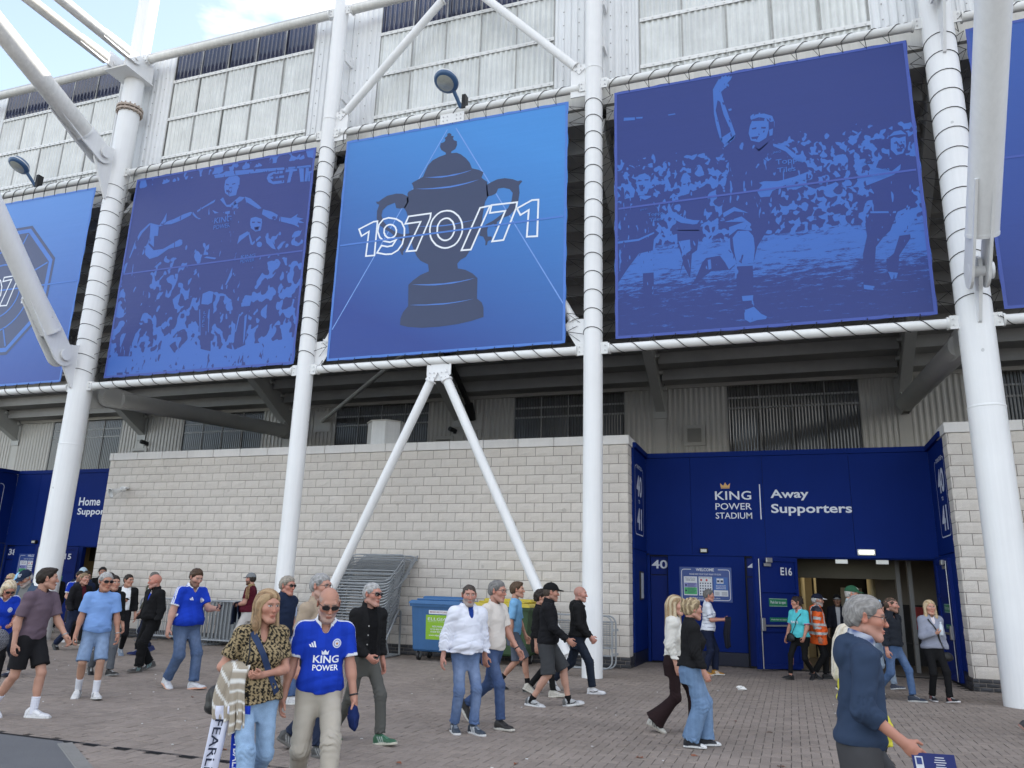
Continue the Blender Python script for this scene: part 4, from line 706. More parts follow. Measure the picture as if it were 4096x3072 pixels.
    tb = MB().b2((X(.5), 22.75, 2.60), (X(1.5), 22.85, 2.65)); tb.build('ceiling_lamp', lampm, t)
    # welcome sign
    s = thing('welcome_sign', side[0], 'sign', (X(-1.96), YF-.02, 1.44))
    box('sign_board', (X(-2.575), YF-.038, 1.44), (X(-1.34), YF-.018, 2.25), M('sign_blue', (.035, .075, .27), .4, var=.04), s)
    yb = YF-.041; mb = frame_line(MB(), (X(-2.575), yb, 1.44), UX, .05, 1.19, .04, .755, .06, .014, (.28, .92))
    put_text(mb, 'WELCOME', (X(-2.18), yb, 2.155), UX, UZ, .43, .07, bold=.02); put_text(mb, 'PLEASE HAVE YOUR TICKET READY TO SCAN', (X(-2.335), yb, 2.065), UX, UZ, .745, .036, bold=.01); put_text(mb, 'We hope you enjoy your visit to the stadium.', (X(-2.28), yb, 1.505), UX, UZ, .66, .034, bold=.01); mb.build('sign_lettering', whitep, s)
    for k, (a, b, z0, z1, m) in enumerate(((-2.475, -2.155, 1.58, 2.025, whitep), (-2.12, -1.80, 1.58, 2.025, whitep), (-1.765, -1.435, 1.72, 2.02, M('sign_mid_blue', (.04, .13, .42), .4)), (-1.765, -1.435, 1.575, 1.715, whitep))):
        p = box('notice', (X(a), YF-.0425, z0), (X(b), YF-.0385, z1), m, s); yn = YF-.0435
        ink = M('sign_ink', (.03, .04, .10), .5); mb = MB()
        if k == 0:
            box('notice_band', (X(a+.01), YF-.0445, 1.77), (X(b-.01), YF-.0427, 1.875), M('lilac', (.25, .26, .55), .5), p); box('notice_band', (X(a+.01), YF-.0445, 1.605), (X(b-.01), YF-.0427, 1.765), M('sign_green', (.07, .42, .16), .5), p)
            put_text(mb, 'Issues with your', (X(a+.04), yn, 1.965), UX, UZ, .24, .036, bold=.012); put_text(mb, 'mobile ticket?', (X(a+.05), yn, 1.925), UX, UZ, .22, .036, bold=.012)
            for q in range(9): mb.b2((X(a+.09), YF-.0455, 1.85-.026*q), (X(b-.03-.02*(q % 3)), YF-.0447, 1.858-.026*q))
            for z in (1.82, 1.69): mb.tube((X(a+.05), YF-.0447, z), (X(a+.05), YF-.0456, z), .024, n=14)
        elif k == 1:
            put_text(mb, 'PROHIBITED ITEMS', (X(a+.02), yn, 1.99), UX, UZ, .28, .02, bold=.01)
            for r in range(5):
                for c in range(5): mb.tube((X(a+.04+.06*c), YF-.0427, 1.87-.062*r), (X(a+.04+.06*c), YF-.0436, 1.87-.062*r), .017, n=10)
            rd = MB()
            for c in (.06, .19): rd.tube((X(a+c), YF-.0427, 1.945), (X(a+c), YF-.0437, 1.945), .025, n=14)
            rd.build('red_symbol', M('sign_red', (.5, .03, .03), .5), p)
        elif k == 2:
            mb = MB()
            for c in (0, .085): mb.b2((X(a+.07+c), YF-.0436, 1.87), (X(a+.145+c), YF-.0427, 1.99))
            for q, s_ in enumerate(('GET YOUR TICKETS', 'STRAIGHT TO YOUR', 'SMARTPHONE')): put_text(mb, s_, (X(a+.05), yn, 1.81-.033*q), UX, UZ, .23, .024, bold=.012)
            mb.build('notice_print', whitep, p); mb = MB()
            for c in (0, .085): mb.b2((X(a+.08+c), YF-.0446, 1.90), (X(a+.135+c), YF-.0437, 1.95))
        else:
            for q in range(4): mb.b2((X(a+.02), YF-.0436, 1.60+.022*q), (X(a+.13), YF-.0427, 1.607+.022*q)); mb.b2((X(a+.18), YF-.0436, 1.60+.022*q), (X(b-.02), YF-.0427, 1.607+.022*q))
        mb.build('notice_print', ink, p)
    # small lamps on the fascia
    f = thing('floodlight', side[1], 'light', (X(-1.97), YF-.1, 2.65)); box('lamp_body', (X(-2.065), YF-.11, 2.595), (X(-1.875), YF-.002, 2.705), lm, f, .012)
    MB().box((X(-1.97), YF-.113, 2.645), (.14, .006, .07)).build('lamp_glass', M('lamp_glass', (.55, .55, .50), .15, var=.05), f)
    f = thing('bulkhead_light', side[2], 'light', (X(1.68), YF-.1, 2.65)); box('lamp_tray', (X(1.49), YF-.05, 2.585), (X(1.87), YF-.002, 2.725), M('lamp_cream', (.6, .6, .56), .5), f, .01); box('lamp_diffuser', (X(1.52), YF-.10, 2.61), (X(1.84), YF-.051, 2.70), lampm, f, .015)
    return t
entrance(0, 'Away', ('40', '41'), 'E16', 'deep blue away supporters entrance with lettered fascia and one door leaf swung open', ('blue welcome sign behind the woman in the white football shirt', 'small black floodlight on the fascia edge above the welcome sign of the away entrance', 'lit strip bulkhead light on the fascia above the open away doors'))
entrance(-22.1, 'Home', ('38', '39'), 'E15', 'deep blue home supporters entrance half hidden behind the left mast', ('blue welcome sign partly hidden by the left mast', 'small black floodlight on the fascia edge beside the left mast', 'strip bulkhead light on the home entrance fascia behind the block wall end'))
t = thing('notice_case', 'narrow upright notice case on the blue side wall beside turnstile door 40', 'notice', (-3.37, 19.0, 1.45))
box('case_frame', (-3.378, 18.82, 1.44), (-3.345, 19.21, 2.10), lm, t); box('case_paper', (-3.344, 18.86, 1.48), (-3.341, 19.17, 2.06), M('paper', (.5, .52, .55), .6, var=.1, vs=20), t)
# horn loudspeaker on the block wall
t = thing('horn_speaker', 'white horn loudspeaker on the left part of the block wall', 'loudspeaker', (-18.3, 17.7, 4.0))
MB().lathe([(.04, 0), (.06, .10), (.085, .2), (.14, .30), (.15, .30), (.15, .31), (.12, .30)], (-18.28, 17.55, 4.05), 18, (-.25, -.75, -.35)).build('horn', rail_w, t); MB().tube((-18.28, 17.55, 4.05), (-18.24, 17.66, 4.09), .07, n=12).build('driver', rail_w, t); box('bracket', (-18.33, 17.60, 4.10), (-18.16, 17.735, 4.15), rail_w, t)
# blue round floodlights on the upper rails
fl_b = M('lamp_blue', (.05, .11, .22), .3, var=.05, spec=.5)
def flood(x, z, label, ax):
    t = thing('floodlight', label, 'floodlight', (x, YC-.4, z)); a = Vector(ax).normalized(); c = Vector((x, YC-.55, z+.08))
    MB().lathe([(.0, .175), (.14, .165), (.26, .12), (.31, .03), (.315, -.02), (.30, -.06), (.245, -.085), (.22, -.09)], c, 28, a).build('lamp_shell', fl_b, t)
    MB().lathe([(.312, .032), (.321, .028), (.321, .006), (.312, 0)], c, 28, a).build('trim_ring', rail_w, t)
    MB().lathe([(.225, -.088), (.16, -.11), (.0, -.12)], c, 28, a).build('lamp_lens', M('lamp_lens', (.42, .43, .38), .12, var=.15, vs=9, spec=.8), t)
    MB().tube(c+Vector((.10, .16, -.10)), Vector((x+.22, YC-.05, z-.42)), .05, .045, 10).build('lamp_arm', fl_b, t); box('lamp_bracket', (x+.24, YC-.12, z-.44), (x+.34, YC+.06, z-.05), lm, t)
flood(-7.30, 13.55, 'blue round floodlight perched above the trophy banner', (.12, .42, .9)); flood(-21.6, 13.62, 'blue round floodlight above the left octagon banner', (.12, .42, .9))

# ------------------------------------------------------------------ banners
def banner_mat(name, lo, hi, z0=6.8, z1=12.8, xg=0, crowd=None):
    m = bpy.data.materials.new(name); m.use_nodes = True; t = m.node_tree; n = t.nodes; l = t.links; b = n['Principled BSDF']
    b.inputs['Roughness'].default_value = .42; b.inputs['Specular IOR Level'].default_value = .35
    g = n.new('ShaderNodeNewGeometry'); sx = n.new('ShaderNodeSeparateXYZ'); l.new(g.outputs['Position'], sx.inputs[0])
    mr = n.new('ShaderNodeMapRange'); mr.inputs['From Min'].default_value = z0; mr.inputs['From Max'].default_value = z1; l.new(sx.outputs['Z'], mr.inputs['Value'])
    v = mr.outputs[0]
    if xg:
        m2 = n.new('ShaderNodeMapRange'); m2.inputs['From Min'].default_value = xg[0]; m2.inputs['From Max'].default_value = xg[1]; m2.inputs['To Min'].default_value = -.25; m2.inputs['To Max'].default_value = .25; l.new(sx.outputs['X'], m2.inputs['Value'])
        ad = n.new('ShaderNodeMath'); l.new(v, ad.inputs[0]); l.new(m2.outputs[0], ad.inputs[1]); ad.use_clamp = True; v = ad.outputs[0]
    mx = n.new('ShaderNodeMix'); mx.data_type = 'RGBA'; mx.inputs[6].default_value = (*lo, 1); mx.inputs[7].default_value = (*hi, 1); l.new(v, mx.inputs[0]); c = mx.outputs[2]  # print gradient; its lighter top also paints in light coming through the cloth
    # soft horizontal banding of the cloth
    mp = n.new('ShaderNodeMapping'); mp.inputs['Scale'].default_value = (.05, .05, 1.3); l.new(g.outputs['Position'], mp.inputs['Vector'])
    nz = n.new('ShaderNodeTexNoise'); nz.inputs['Scale'].default_value = 1.4; nz.inputs['Detail'].default_value = 4; l.new(mp.outputs[0], nz.inputs['Vector'])
    bp = n.new('ShaderNodeBump'); bp.inputs['Strength'].default_value = .35; bp.inputs['Distance'].default_value = .05; l.new(nz.outputs['Fac'], bp.inputs['Height'])
    nw = n.new('ShaderNodeTexNoise'); nw.inputs['Scale'].default_value = 3.2; nw.inputs['Detail'].default_value = 4; l.new(g.outputs['Position'], nw.inputs['Vector'])
    b2 = n.new('ShaderNodeBump'); b2.inputs['Strength'].default_value = .16; b2.inputs['Distance'].default_value = .04; l.new(nw.outputs['Fac'], b2.inputs['Height']); l.new(bp.outputs[0], b2.inputs['Normal']); l.new(b2.outputs[0], b.inputs['Normal'])
    if crowd:
        light, scale, stretch, stops, th, grass = crowd
        mp = n.new('ShaderNodeMapping'); mp.inputs['Scale'].default_value = (1, 1, stretch); l.new(g.outputs['Position'], mp.inputs['Vector'])
        na = n.new('ShaderNodeTexNoise'); na.inputs['Scale'].default_value = scale; na.inputs['Detail'].default_value = 1.6; na.inputs['Roughness'].default_value = .5; na.inputs['Distortion'].default_value = .4; l.new(mp.outputs[0], na.inputs['Vector'])
        rp = n.new('ShaderNodeValToRGB'); rp.color_ramp.interpolation = 'LINEAR'; e = rp.color_ramp.elements
        for k, (p, q) in enumerate(stops):
            el = e[k] if k < 2 else e.new(p)
            el.position = p; el.color = (q, q, q, 1)
        l.new(mr.outputs[0], rp.inputs['Fac'])
        ad = n.new('ShaderNodeMath'); l.new(na.outputs['Fac'], ad.inputs[0]); l.new(rp.outputs['Color'], ad.inputs[1])
        st = n.new('ShaderNodeMapRange'); st.inputs['From Min'].default_value = th-.012; st.inputs['From Max'].default_value = th+.012; l.new(ad.outputs[0], st.inputs['Value'])
        f = st.outputs[0]
        if grass:
            mg = n.new('ShaderNodeMapping'); mg.inputs['Scale'].default_value = (1.2, 1, 6); l.new(g.outputs['Position'], mg.inputs['Vector'])
            ng = n.new('ShaderNodeTexNoise'); ng.inputs['Scale'].default_value = 2.2; ng.inputs['Detail'].default_value = 9; ng.inputs['Roughness'].default_value = .75; l.new(mg.outputs[0], ng.inputs['Vector'])
            r2 = n.new('ShaderNodeValToRGB'); e = r2.color_ramp.elements
            for k, (p, q) in enumerate(grass):
                el = e[k] if k < 2 else e.new(p)
                el.position = p; el.color = (q, q, q, 1)
            l.new(mr.outputs[0], r2.inputs['Fac'])
            a2 = n.new('ShaderNodeMath'); l.new(ng.outputs['Fac'], a2.inputs[0]); l.new(r2.outputs['Color'], a2.inputs[1])
            s2 = n.new('ShaderNodeMapRange'); s2.inputs['From Min'].default_value = .97; s2.inputs['From Max'].default_value = 1.05; l.new(a2.outputs[0], s2.inputs['Value'])
            mxm = n.new('ShaderNodeMath'); mxm.operation = 'MAXIMUM'; l.new(f, mxm.inputs[0]); l.new(s2.outputs[0], mxm.inputs[1]); f = mxm.outputs[0]
        mc = n.new('ShaderNodeMix'); mc.data_type = 'RGBA'; l.new(f, mc.inputs[0]); l.new(c, mc.inputs[6]); mc.inputs[7].default_value = (*light, 1); c = mc.outputs[2]
    l.new(c, b.inputs['Base Color']); return m
YB = YC-.05
def banner(x0, x1, label, mat, edge, parts=(), z0=6.80, z1=12.79, seam=True):
    t = thing('banner', label, 'banner', ((x0+x1)/2, YB, z0))
    n = 40; vs = []; fs = []; rr = random.Random(int(x0*10))
    for j in range(n+1):
        for i in range(n+1):
            u, w = i/n, j/n; e = min(u, 1-u, w, 1-w)
            puck = .0015*math.exp(-e*26)*math.sin((u+w)*n*1.57)
            vs.append((x0+(x1-x0)*u+.018*math.sin(w*40)*(u in (0, 1)), YB-.003+puck*(e > .004), z0+(z1-z0)*w+.018*math.sin(u*44)*(w in (0, 1))))
    fs = [(j*(n+1)+i, j*(n+1)+i+1, (j+1)*(n+1)+i+1, (j+1)*(n+1)+i) for j in range(n) for i in range(n)]
    MB().add(vs, fs, True).build('cloth', mat, t)
    mb = MB(); h = .06
    for a, b in (((x0+h, z0), (x1-h, z0+h)), ((x0+h, z1-h), (x1-h, z1)), ((x0, z0), (x0+h, z1)), ((x1-h, z0), (x1, z1))):
        mb.add([(a[0], YB-.009, a[1]), (b[0], YB-.009, a[1]), (b[0], YB-.009, b[1]), (a[0], YB-.009, b[1])], [(0, 1, 2, 3)])
    mb.build('hem', edge, t)
    if seam:
        zs = z0+.505*(z1-z0); MB().b2((x0+.08, YB-.0098, zs-.022), (x1-.08, YB-.0088, zs+.022)).build('seam_tape', edge, t)
    for name, m, polys, d in parts:
        mb = MB()
        for p in polys:
            if name in ('dark_print', 'light_print', 'highlight_print', 'face_print'): mb = MB()
            q = [(min(max(a/100, x0+.01), x1-.01), min(max(c/100, z0+.01), z1-.01)) for a, c in p]
            mb.prism(q, (0, YB-d, 0), UX, UZ, 0)
            if name in ('dark_print', 'light_print', 'highlight_print', 'face_print'): mb.build(name, m, t)
        if name not in ('dark_print', 'light_print', 'highlight_print', 'face_print'): mb.build(name, m, t)
    return t
def stroke(polys, w):
    """closed outlines of width w as quads that share mitred corners"""
    out = []
    for p in polys:
        p = [Vector(q) for q in p]; p = [q for i, q in enumerate(p) if (q-p[i-1]).length > .6]; n = len(p); A, B = [], []
        if n == 2:
            d = (p[1]-p[0]).normalized(); nn = Vector((-d.y, d.x))*w/2; out.append([tuple(p[0]-nn), tuple(p[1]-nn), tuple(p[1]+nn), tuple(p[0]+nn)]); continue
        for i in range(n):
            d0 = (p[i]-p[i-1]).normalized(); d1 = (p[(i+1) % n]-p[i]).normalized(); n0, n1 = Vector((-d0.y, d0.x)), Vector((-d1.y, d1.x)); m = (n0+n1)
            m = m.normalized() if m.length > .1 else n0; k = w/2/max(.35, m.dot(n0)); A.append(tuple(p[i]-m*k)); B.append(tuple(p[i]+m*k))
        out += [[A[i], A[(i+1) % n], B[(i+1) % n], B[i]] for i in range(n)]
    return out
c1d, c1l = srgb(38, 53, 120), srgb(58, 100, 180)
c3d, c3l = srgb(33, 52, 120), srgb(54, 100, 180)
navy = M('print_navy', srgb(48, 60, 92), .42, var=.04)
edge2 = M('hem_light_blue', srgb(72, 118, 196), .45, var=.06)
edge1 = M('hem_mid_blue', srgb(58, 80, 160), .45, var=.06)
flat_ = [(0, .30), (1, .30)]
p1d, p1l = banner_mat('print_dark_one', c1d, c1d, crowd=(c1l, 9, .30, flat_, .985, None)), banner_mat('print_light_one', c1l, c1l, crowd=(c1d, 8, .45, flat_, .965, None))
p3d, p3l = banner_mat('print_dark_three', c3d, c3d, crowd=(c3l, 12, .30, flat_, .965, None)), banner_mat('print_light_three', c3l, c3l, crowd=(c3d, 11, .45, flat_, .95, None))
wprint = M('white_outline_print', (.74, .78, .84), .45, var=.02); crease_m = M('crease_show_through', srgb(112, 150, 214), .5, var=.12, vs=3)
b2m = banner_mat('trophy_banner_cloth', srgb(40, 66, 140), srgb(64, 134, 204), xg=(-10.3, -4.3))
crease_and_show_through = [[(-745, 1262), (-742, 1262), (-1022, 760), (-1025, 760)], [(-722, 1262), (-719, 1262), (-436, 770), (-439, 770)]]  # worn crease lines that also paint in light showing through along the braces
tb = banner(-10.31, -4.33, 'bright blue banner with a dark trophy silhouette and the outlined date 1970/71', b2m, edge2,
       [('crease_and_show_through', crease_m, crease_and_show_through, .0042), ('trophy_print', navy, ART['troph'], .0052), ('highlight_print', edge2, ART['lens'], .0062), ('date_lettering', wprint, stroke(ART['dig'], 4.2), .0072)])
b1m = banner_mat('left_player_banner_cloth', c1d, c1d, crowd=(c1l, 4.2, .72, [(0, .47), (.08, .49), (.16, .385), (.45, .355), (.60, .29), (.66, .0), (.94, .0), (.955, .37), (1, .37)], .90, None))
def b1text():
    out = []
    mb = MB(); put_text(mb, 'KING', (-14.28, YB-.0115, 10.98), UX, UZ, .56, .17, bold=.01); put_text(mb, 'POWER', (-14.28, YB-.0115, 10.80), UX, UZ, .55, .13, bold=.01)
    put_text(mb, 'KING', (-13.24, YB-.0115, 9.82), UX, UZ, .46, .10, bold=.01); put_text(mb, 'POWER', (-13.24, YB-.0115, 9.70), UX, UZ, .45, .09, bold=.01)
    for k, ch in enumerate('LCFC'): put_text(mb, ch, (-14.215, YB-.0115, 8.36-.12*k), UX, UZ, .08, .085, bold=.015)
    return mb
tb1 = banner(-17.30, -11.25, 'two tone blue banner of a footballer with arms spread wide and a teammate', b1m, edge1, [('dark_print', p1d, ART['b1dark'], .0045), ('light_print', p1l, ART['b1light'], .0058), ('face_print', p1d, ART['b1face'], .0071)])
b1text().build('shirt_lettering', p1l, tb1)
b3m = banner_mat('right_player_banner_cloth', c3d, c3d, crowd=(c3l, 7.0, .85, [(0, 0), (.30, 0), (.33, .35), (.58, .36), (.68, .29), (.74, .0)], .865, [(0, .38), (.10, .40), (.18, .46), (.235, .58), (.30, .62), (.335, .5), (.36, .1), (1, 0)]))
tb3 = banner(-3.22, 2.87, 'large blue banner of running footballers, the front one raising his arm', b3m, edge1, [('dark_print', p3d, ART['b3dark'], .0045), ('light_print', p3l, ART['b3light'], .0058), ('face_print', p3d, ART['b3face'], .0071)])
mb = MB(); put_text(mb, 'JAKO', (.15, YB-.0115, 10.62), UX, UZ, .17, .06, bold=.01); put_text(mb, 'Topps', (.20, YB-.0115, 10.32), UX, UZ, .5, .16, bold=.01); put_text(mb, 'Tiles', (.22, YB-.0115, 10.16), UX, UZ, .36, .12, bold=.01)
put_text(mb, 'JAKO', (1.82, YB-.0115, 10.10), UX, UZ, .17, .05, bold=.01); put_text(mb, 'Topps', (1.98, YB-.0115, 9.86), UX, UZ, .34, .10, bold=.01); put_text(mb, 'Tiles', (1.98, YB-.0115, 9.75), UX, UZ, .28, .08, bold=.01)
put_text(mb, 'JAKO', (-2.66, YB-.0115, 9.70), UX, UZ, .16, .05, bold=.01); put_text(mb, 'Topps', (-2.50, YB-.0115, 9.53), UX, UZ, .34, .10, bold=.01); put_text(mb, 'Tiles', (-2.46, YB-.0115, 9.42), UX, UZ, .28, .08, bold=.01); mb.build('shirt_lettering', p3l, tb3)
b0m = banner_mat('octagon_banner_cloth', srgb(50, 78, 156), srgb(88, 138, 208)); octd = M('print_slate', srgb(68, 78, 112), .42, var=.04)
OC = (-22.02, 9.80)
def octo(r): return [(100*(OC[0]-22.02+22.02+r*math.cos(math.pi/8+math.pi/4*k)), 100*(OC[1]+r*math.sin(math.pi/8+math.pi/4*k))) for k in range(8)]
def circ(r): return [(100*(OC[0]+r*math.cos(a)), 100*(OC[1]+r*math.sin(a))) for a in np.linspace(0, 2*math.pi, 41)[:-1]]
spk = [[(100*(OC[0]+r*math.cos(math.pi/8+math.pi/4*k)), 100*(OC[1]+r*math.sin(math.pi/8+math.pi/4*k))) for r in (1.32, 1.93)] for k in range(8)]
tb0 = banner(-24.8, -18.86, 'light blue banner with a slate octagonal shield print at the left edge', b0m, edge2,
      [('shield_print', octd, [octo(2.22)], .006), ('shield_ring', edge2, stroke([octo(2.05)], 13), .0075), ('shield_line', edge2, stroke([circ(1.32), circ(.86)], 5)+stroke(spk, 5), .009), ('date_lettering', wprint, stroke(ART['d0'], 4.2), .0105)])
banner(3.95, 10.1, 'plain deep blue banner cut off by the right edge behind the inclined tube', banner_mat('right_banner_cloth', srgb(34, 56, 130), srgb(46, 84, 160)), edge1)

# ------------------------------------------------------------------ lashing ropes
def lash_rail(x0, x1, z, zb, label):
    t = thing('lashing_rope', label, 'rope', (x0, YB, z)); n = int((x1-x0)/.44); mb = MB(); s = 1 if z > zb else -1
    for k in range(n+1):
        x = x0+(x1-x0)*(k+.0)/n; r = .106
        arc = [(x+.06-.05*q, YC-r*math.sin(a), z+s*r*math.cos(a)) for q, a in enumerate(np.linspace(-.3, 2.6, 7))]
        mb.path(arc+[(x-.24+.02, YB-.012, zb+s*-.03)], .008, 5)
        mb.path([(x-.22, YB-.012, zb-s*.03), (x-.34, YC, z-s*.10)], .005, 4)
    mb.build('rope', rope_m, t)
for (x0, x1, nm) in ((-24.7, -18.95, 'octagon banner'), (-17.2, -11.35, 'left player banner'), (-10.2, -4.4, 'trophy banner'), (-3.1, 2.8, 'large running players banner'), (4.05, 10, 'plain right banner')):
    lash_rail(x0, x1, 13.12, 12.79, 'black rope lacing the top hem of the %s to its rail' % nm); lash_rail(x0, x1, 6.62, 6.80, 'black rope lacing the bottom hem of the %s to its rail' % nm)
def lash_col(x, r, xl, xr, label):
    t = thing('lashing_rope', label, 'rope', (x, YC, 6.9)); mb = MB(); z = 6.95; k = 0
    while z < 12.75:
        for sd, xe in ((-1, xl), (1, xr)):
            if xe is None: continue
            zz = z+(.12 if sd > 0 else 0)
            mb.path([(xe-sd*.03, YB-.014, zz+.10), (x+sd*r*1.0, YC-.02, zz+.03)], .0075, 4); mb.path([(xe-sd*.03, YB-.014, zz+.10), (x+sd*(r+.02), YC+.10, zz-.16)], .0055, 4)
            if k % 3 == 0: mb.path([(xe-sd*.02, YB, zz+.10), (x+sd*(r+.02), YC+.14, zz+.36)], .006, 4)
        mb.path([(x-(r+.008)*math.cos(a), YC-(r+.008)*math.sin(a), z+.02+.10*math.sin(a)) for a in np.linspace(.0, math.pi, 11)], .008, 5)
        z += .43; k += 1
    mb.build('rope', rope_m, t)
lash_col(ML, .30, -18.86, -17.30, 'black rope lacing wound round the left mast'); lash_col(M2, .205, -11.25, -10.31, 'black rope lacing wound round the second column'); lash_col(M3, .205, -4.33, -3.22, 'black rope lacing wound round the third column'); lash_col(MR, .30, 2.87, 3.95, 'black rope lacing wound round the right mast')
# ------------------------------------------------------------------ crowd barriers
galv = M('galvanised_steel', (.34, .36, .38), .45, metal=.4, var=.14, vs=5, streak=.06)
def rrect(w, h, r, n=5):
    pts = []
    for cx, cz, a0 in ((w/2-r, h-r, 0), (-w/2+r, h-r, 90), (-w/2+r, r, 180), (w/2-r, r, 270)):
        for k in range(n+1): a = math.radians(a0+90*k/n); pts.append((cx+r*math.cos(a), 0, cz+r*math.sin(a)))
    return pts
def frame_mesh(nm, w, h, r, t, z0=0):
    return MB().path([(x, y, z+z0) for x, y, z in rrect(w, h, r)], t, 6, True)
def mk(mb, name): o = mb.build(name, galv, None, (0, 0, 0)); me = o.data; bpy.data.objects.remove(o); return me
BW_, BH_ = 1.5, 1.08
mesh_frame = mk(frame_mesh('f', BW_, BH_, .16, .019), 'barrier_frame')
mb = MB().tube((-BW_/2+.02, 0, .42), (BW_/2-.02, 0, .42), .015, n=6, cap=False).tube((-BW_/2+.02, 0, .26), (BW_/2-.02, 0, .26), .010, n=5, cap=False).tube((-BW_/2+.02, 0, BH_-.12), (BW_/2-.02, 0, BH_-.12), .010, n=5, cap=False); mesh_rail = mk(mb, 'barrier_rail')
mb = MB()
for k in range(22): x = -BW_/2+.06+k*(BW_-.12)/21; mb.tube((x, .006, .42), (x, .006, BH_-.10), .0038, n=3, cap=False)
for k in range(12): z = .45+k*.045; mb.tube((-BW_/2+.03, -.004, z), (BW_/2-.03, -.004, z), .0038, n=3, cap=False)
mesh_wire = mk(mb, 'wire_mesh')
mb = MB()
for z in (.3, .8): mb.box((BW_/2+.03, 0, z), (.05, .02, .05))
mesh_hook = mk(mb, 'hook')
def mesh_barrier(label, loc, R, group, wire=True):
    t = thing('crowd_barrier', label, 'barrier', loc, group); t.rotation_euler = R.to_euler()
    for nm, me in (('frame', mesh_frame), ('cross_rail', mesh_rail), ('wire_mesh', mesh_wire), ('hook', mesh_hook)):
        if not wire and nm in ('wire_mesh', 'cross_rail'): continue
        o = link(nm, me, t)
        if nm == 'wire_mesh': o['kind'] = 'stuff'
    return t
Rs = Matrix.Rotation(math.radians(-54), 4, 'X')
NS = 22
for k in range(NS):
    lab = 'galvanised mesh crowd barrier in the slanted pile behind the man in the black denim jacket'
    if k == NS-1: lab = 'topmost galvanised mesh barrier of the slanted pile behind the man in black denim'
    mesh_barrier(lab, (-9.62+.006*k+random.uniform(-.012, .012), 16.42+.0*k, 0.30+.066*k), Rs, 'barriers in the slanted pile' if k < NS-1 else 'topmost pile barrier', k % 6 == 0 or k > NS-3)
for k in range(3): mesh_barrier('galvanised mesh crowd barrier leaning behind the top of the slanted pile', (-9.5+.03*k, 16.85+.10*k, 1.50+.09*k), Matrix.Rotation(math.radians(-48), 4, 'X'), 'barriers leaning behind the pile')
t = thing('barrier_stillage', 'grey tubular stand under the slanted pile of barriers beside the blue bin', 'stand', (-9.4, 16.9, 0))
for x in (-8.78, -10.3):
    MB().path([(x, 16.25, .03), (x, 16.55, .40), (x, 17.05, 1.02), (x, 17.12, 1.05), (x, 17.2, 1.0), (x, 17.25, .03)], .026, 8).build('side_frame', galv, t); MB().tube((x, 16.25, .03), (x, 17.25, .03), .026, n=8).build('foot_bar', galv, t); MB().tube((x, 16.75, .03), (x, 16.55, .40), .02, n=6).build('foot_brace', galv, t)
for y, z in ((16.27, .20), (17.2, .9), (17.25, .03)): MB().tube((-10.3, y, z), (-8.78, y, z), .024, n=8).build('cross_bar', galv, t)
# upright barred barriers nested in a row along the wall
LW, LH = 2.2, 1.08
bar_frame = mk(frame_mesh('f', LW, LH-.14, .10, .021, .14), 'barrier_frame')
bar_one = mk(MB().tube((0, 0, .16), (0, 0, LH-.02), .0085, n=5, cap=False), 'upright_bar')
bar_foot = mk(MB().path([(0, -.30, .015), (0, -.06, .05), (0, 0, .16), (0, .06, .05), (0, .30, .015)], .016, 6), 'foot')
def bar_barrier(label, x, y, rz, group, n=18):
    t = thing('crowd_barrier', label, 'barrier', (x, y, 0), group, rz); link('frame', bar_frame, t)
    for k in range(n): link('upright_bar', bar_one, t, (-LW/2+.1+k*(LW-.2)/(n-1), 0, 0))
    for s in (-1, 1): link('foot', bar_foot, t, (s*(LW/2-.25), 0, 0))
    return t
for k in range(9): bar_barrier('galvanised upright barred barrier nested in the tight row behind the man in maroon', -13.2+.035*k, 16.72+.085*k, random.uniform(-.012, .012), 'upright barriers in the tight row')
for k in range(2): bar_barrier('galvanised upright barred barrier against the wall behind the bald man in black', -15.35+.05*k, 17.05+.14*k, .02*k, 'upright barriers behind the bald man')
for k in range(2): mesh_barrier(('front', 'rear')[k]+' galvanised mesh barrier standing behind the third column and the bald man', (-4.42+.05*k, 17.05+.16*k, .02), Matrix.Rotation(.06, 4, 'Z'), 'barriers by the third column')

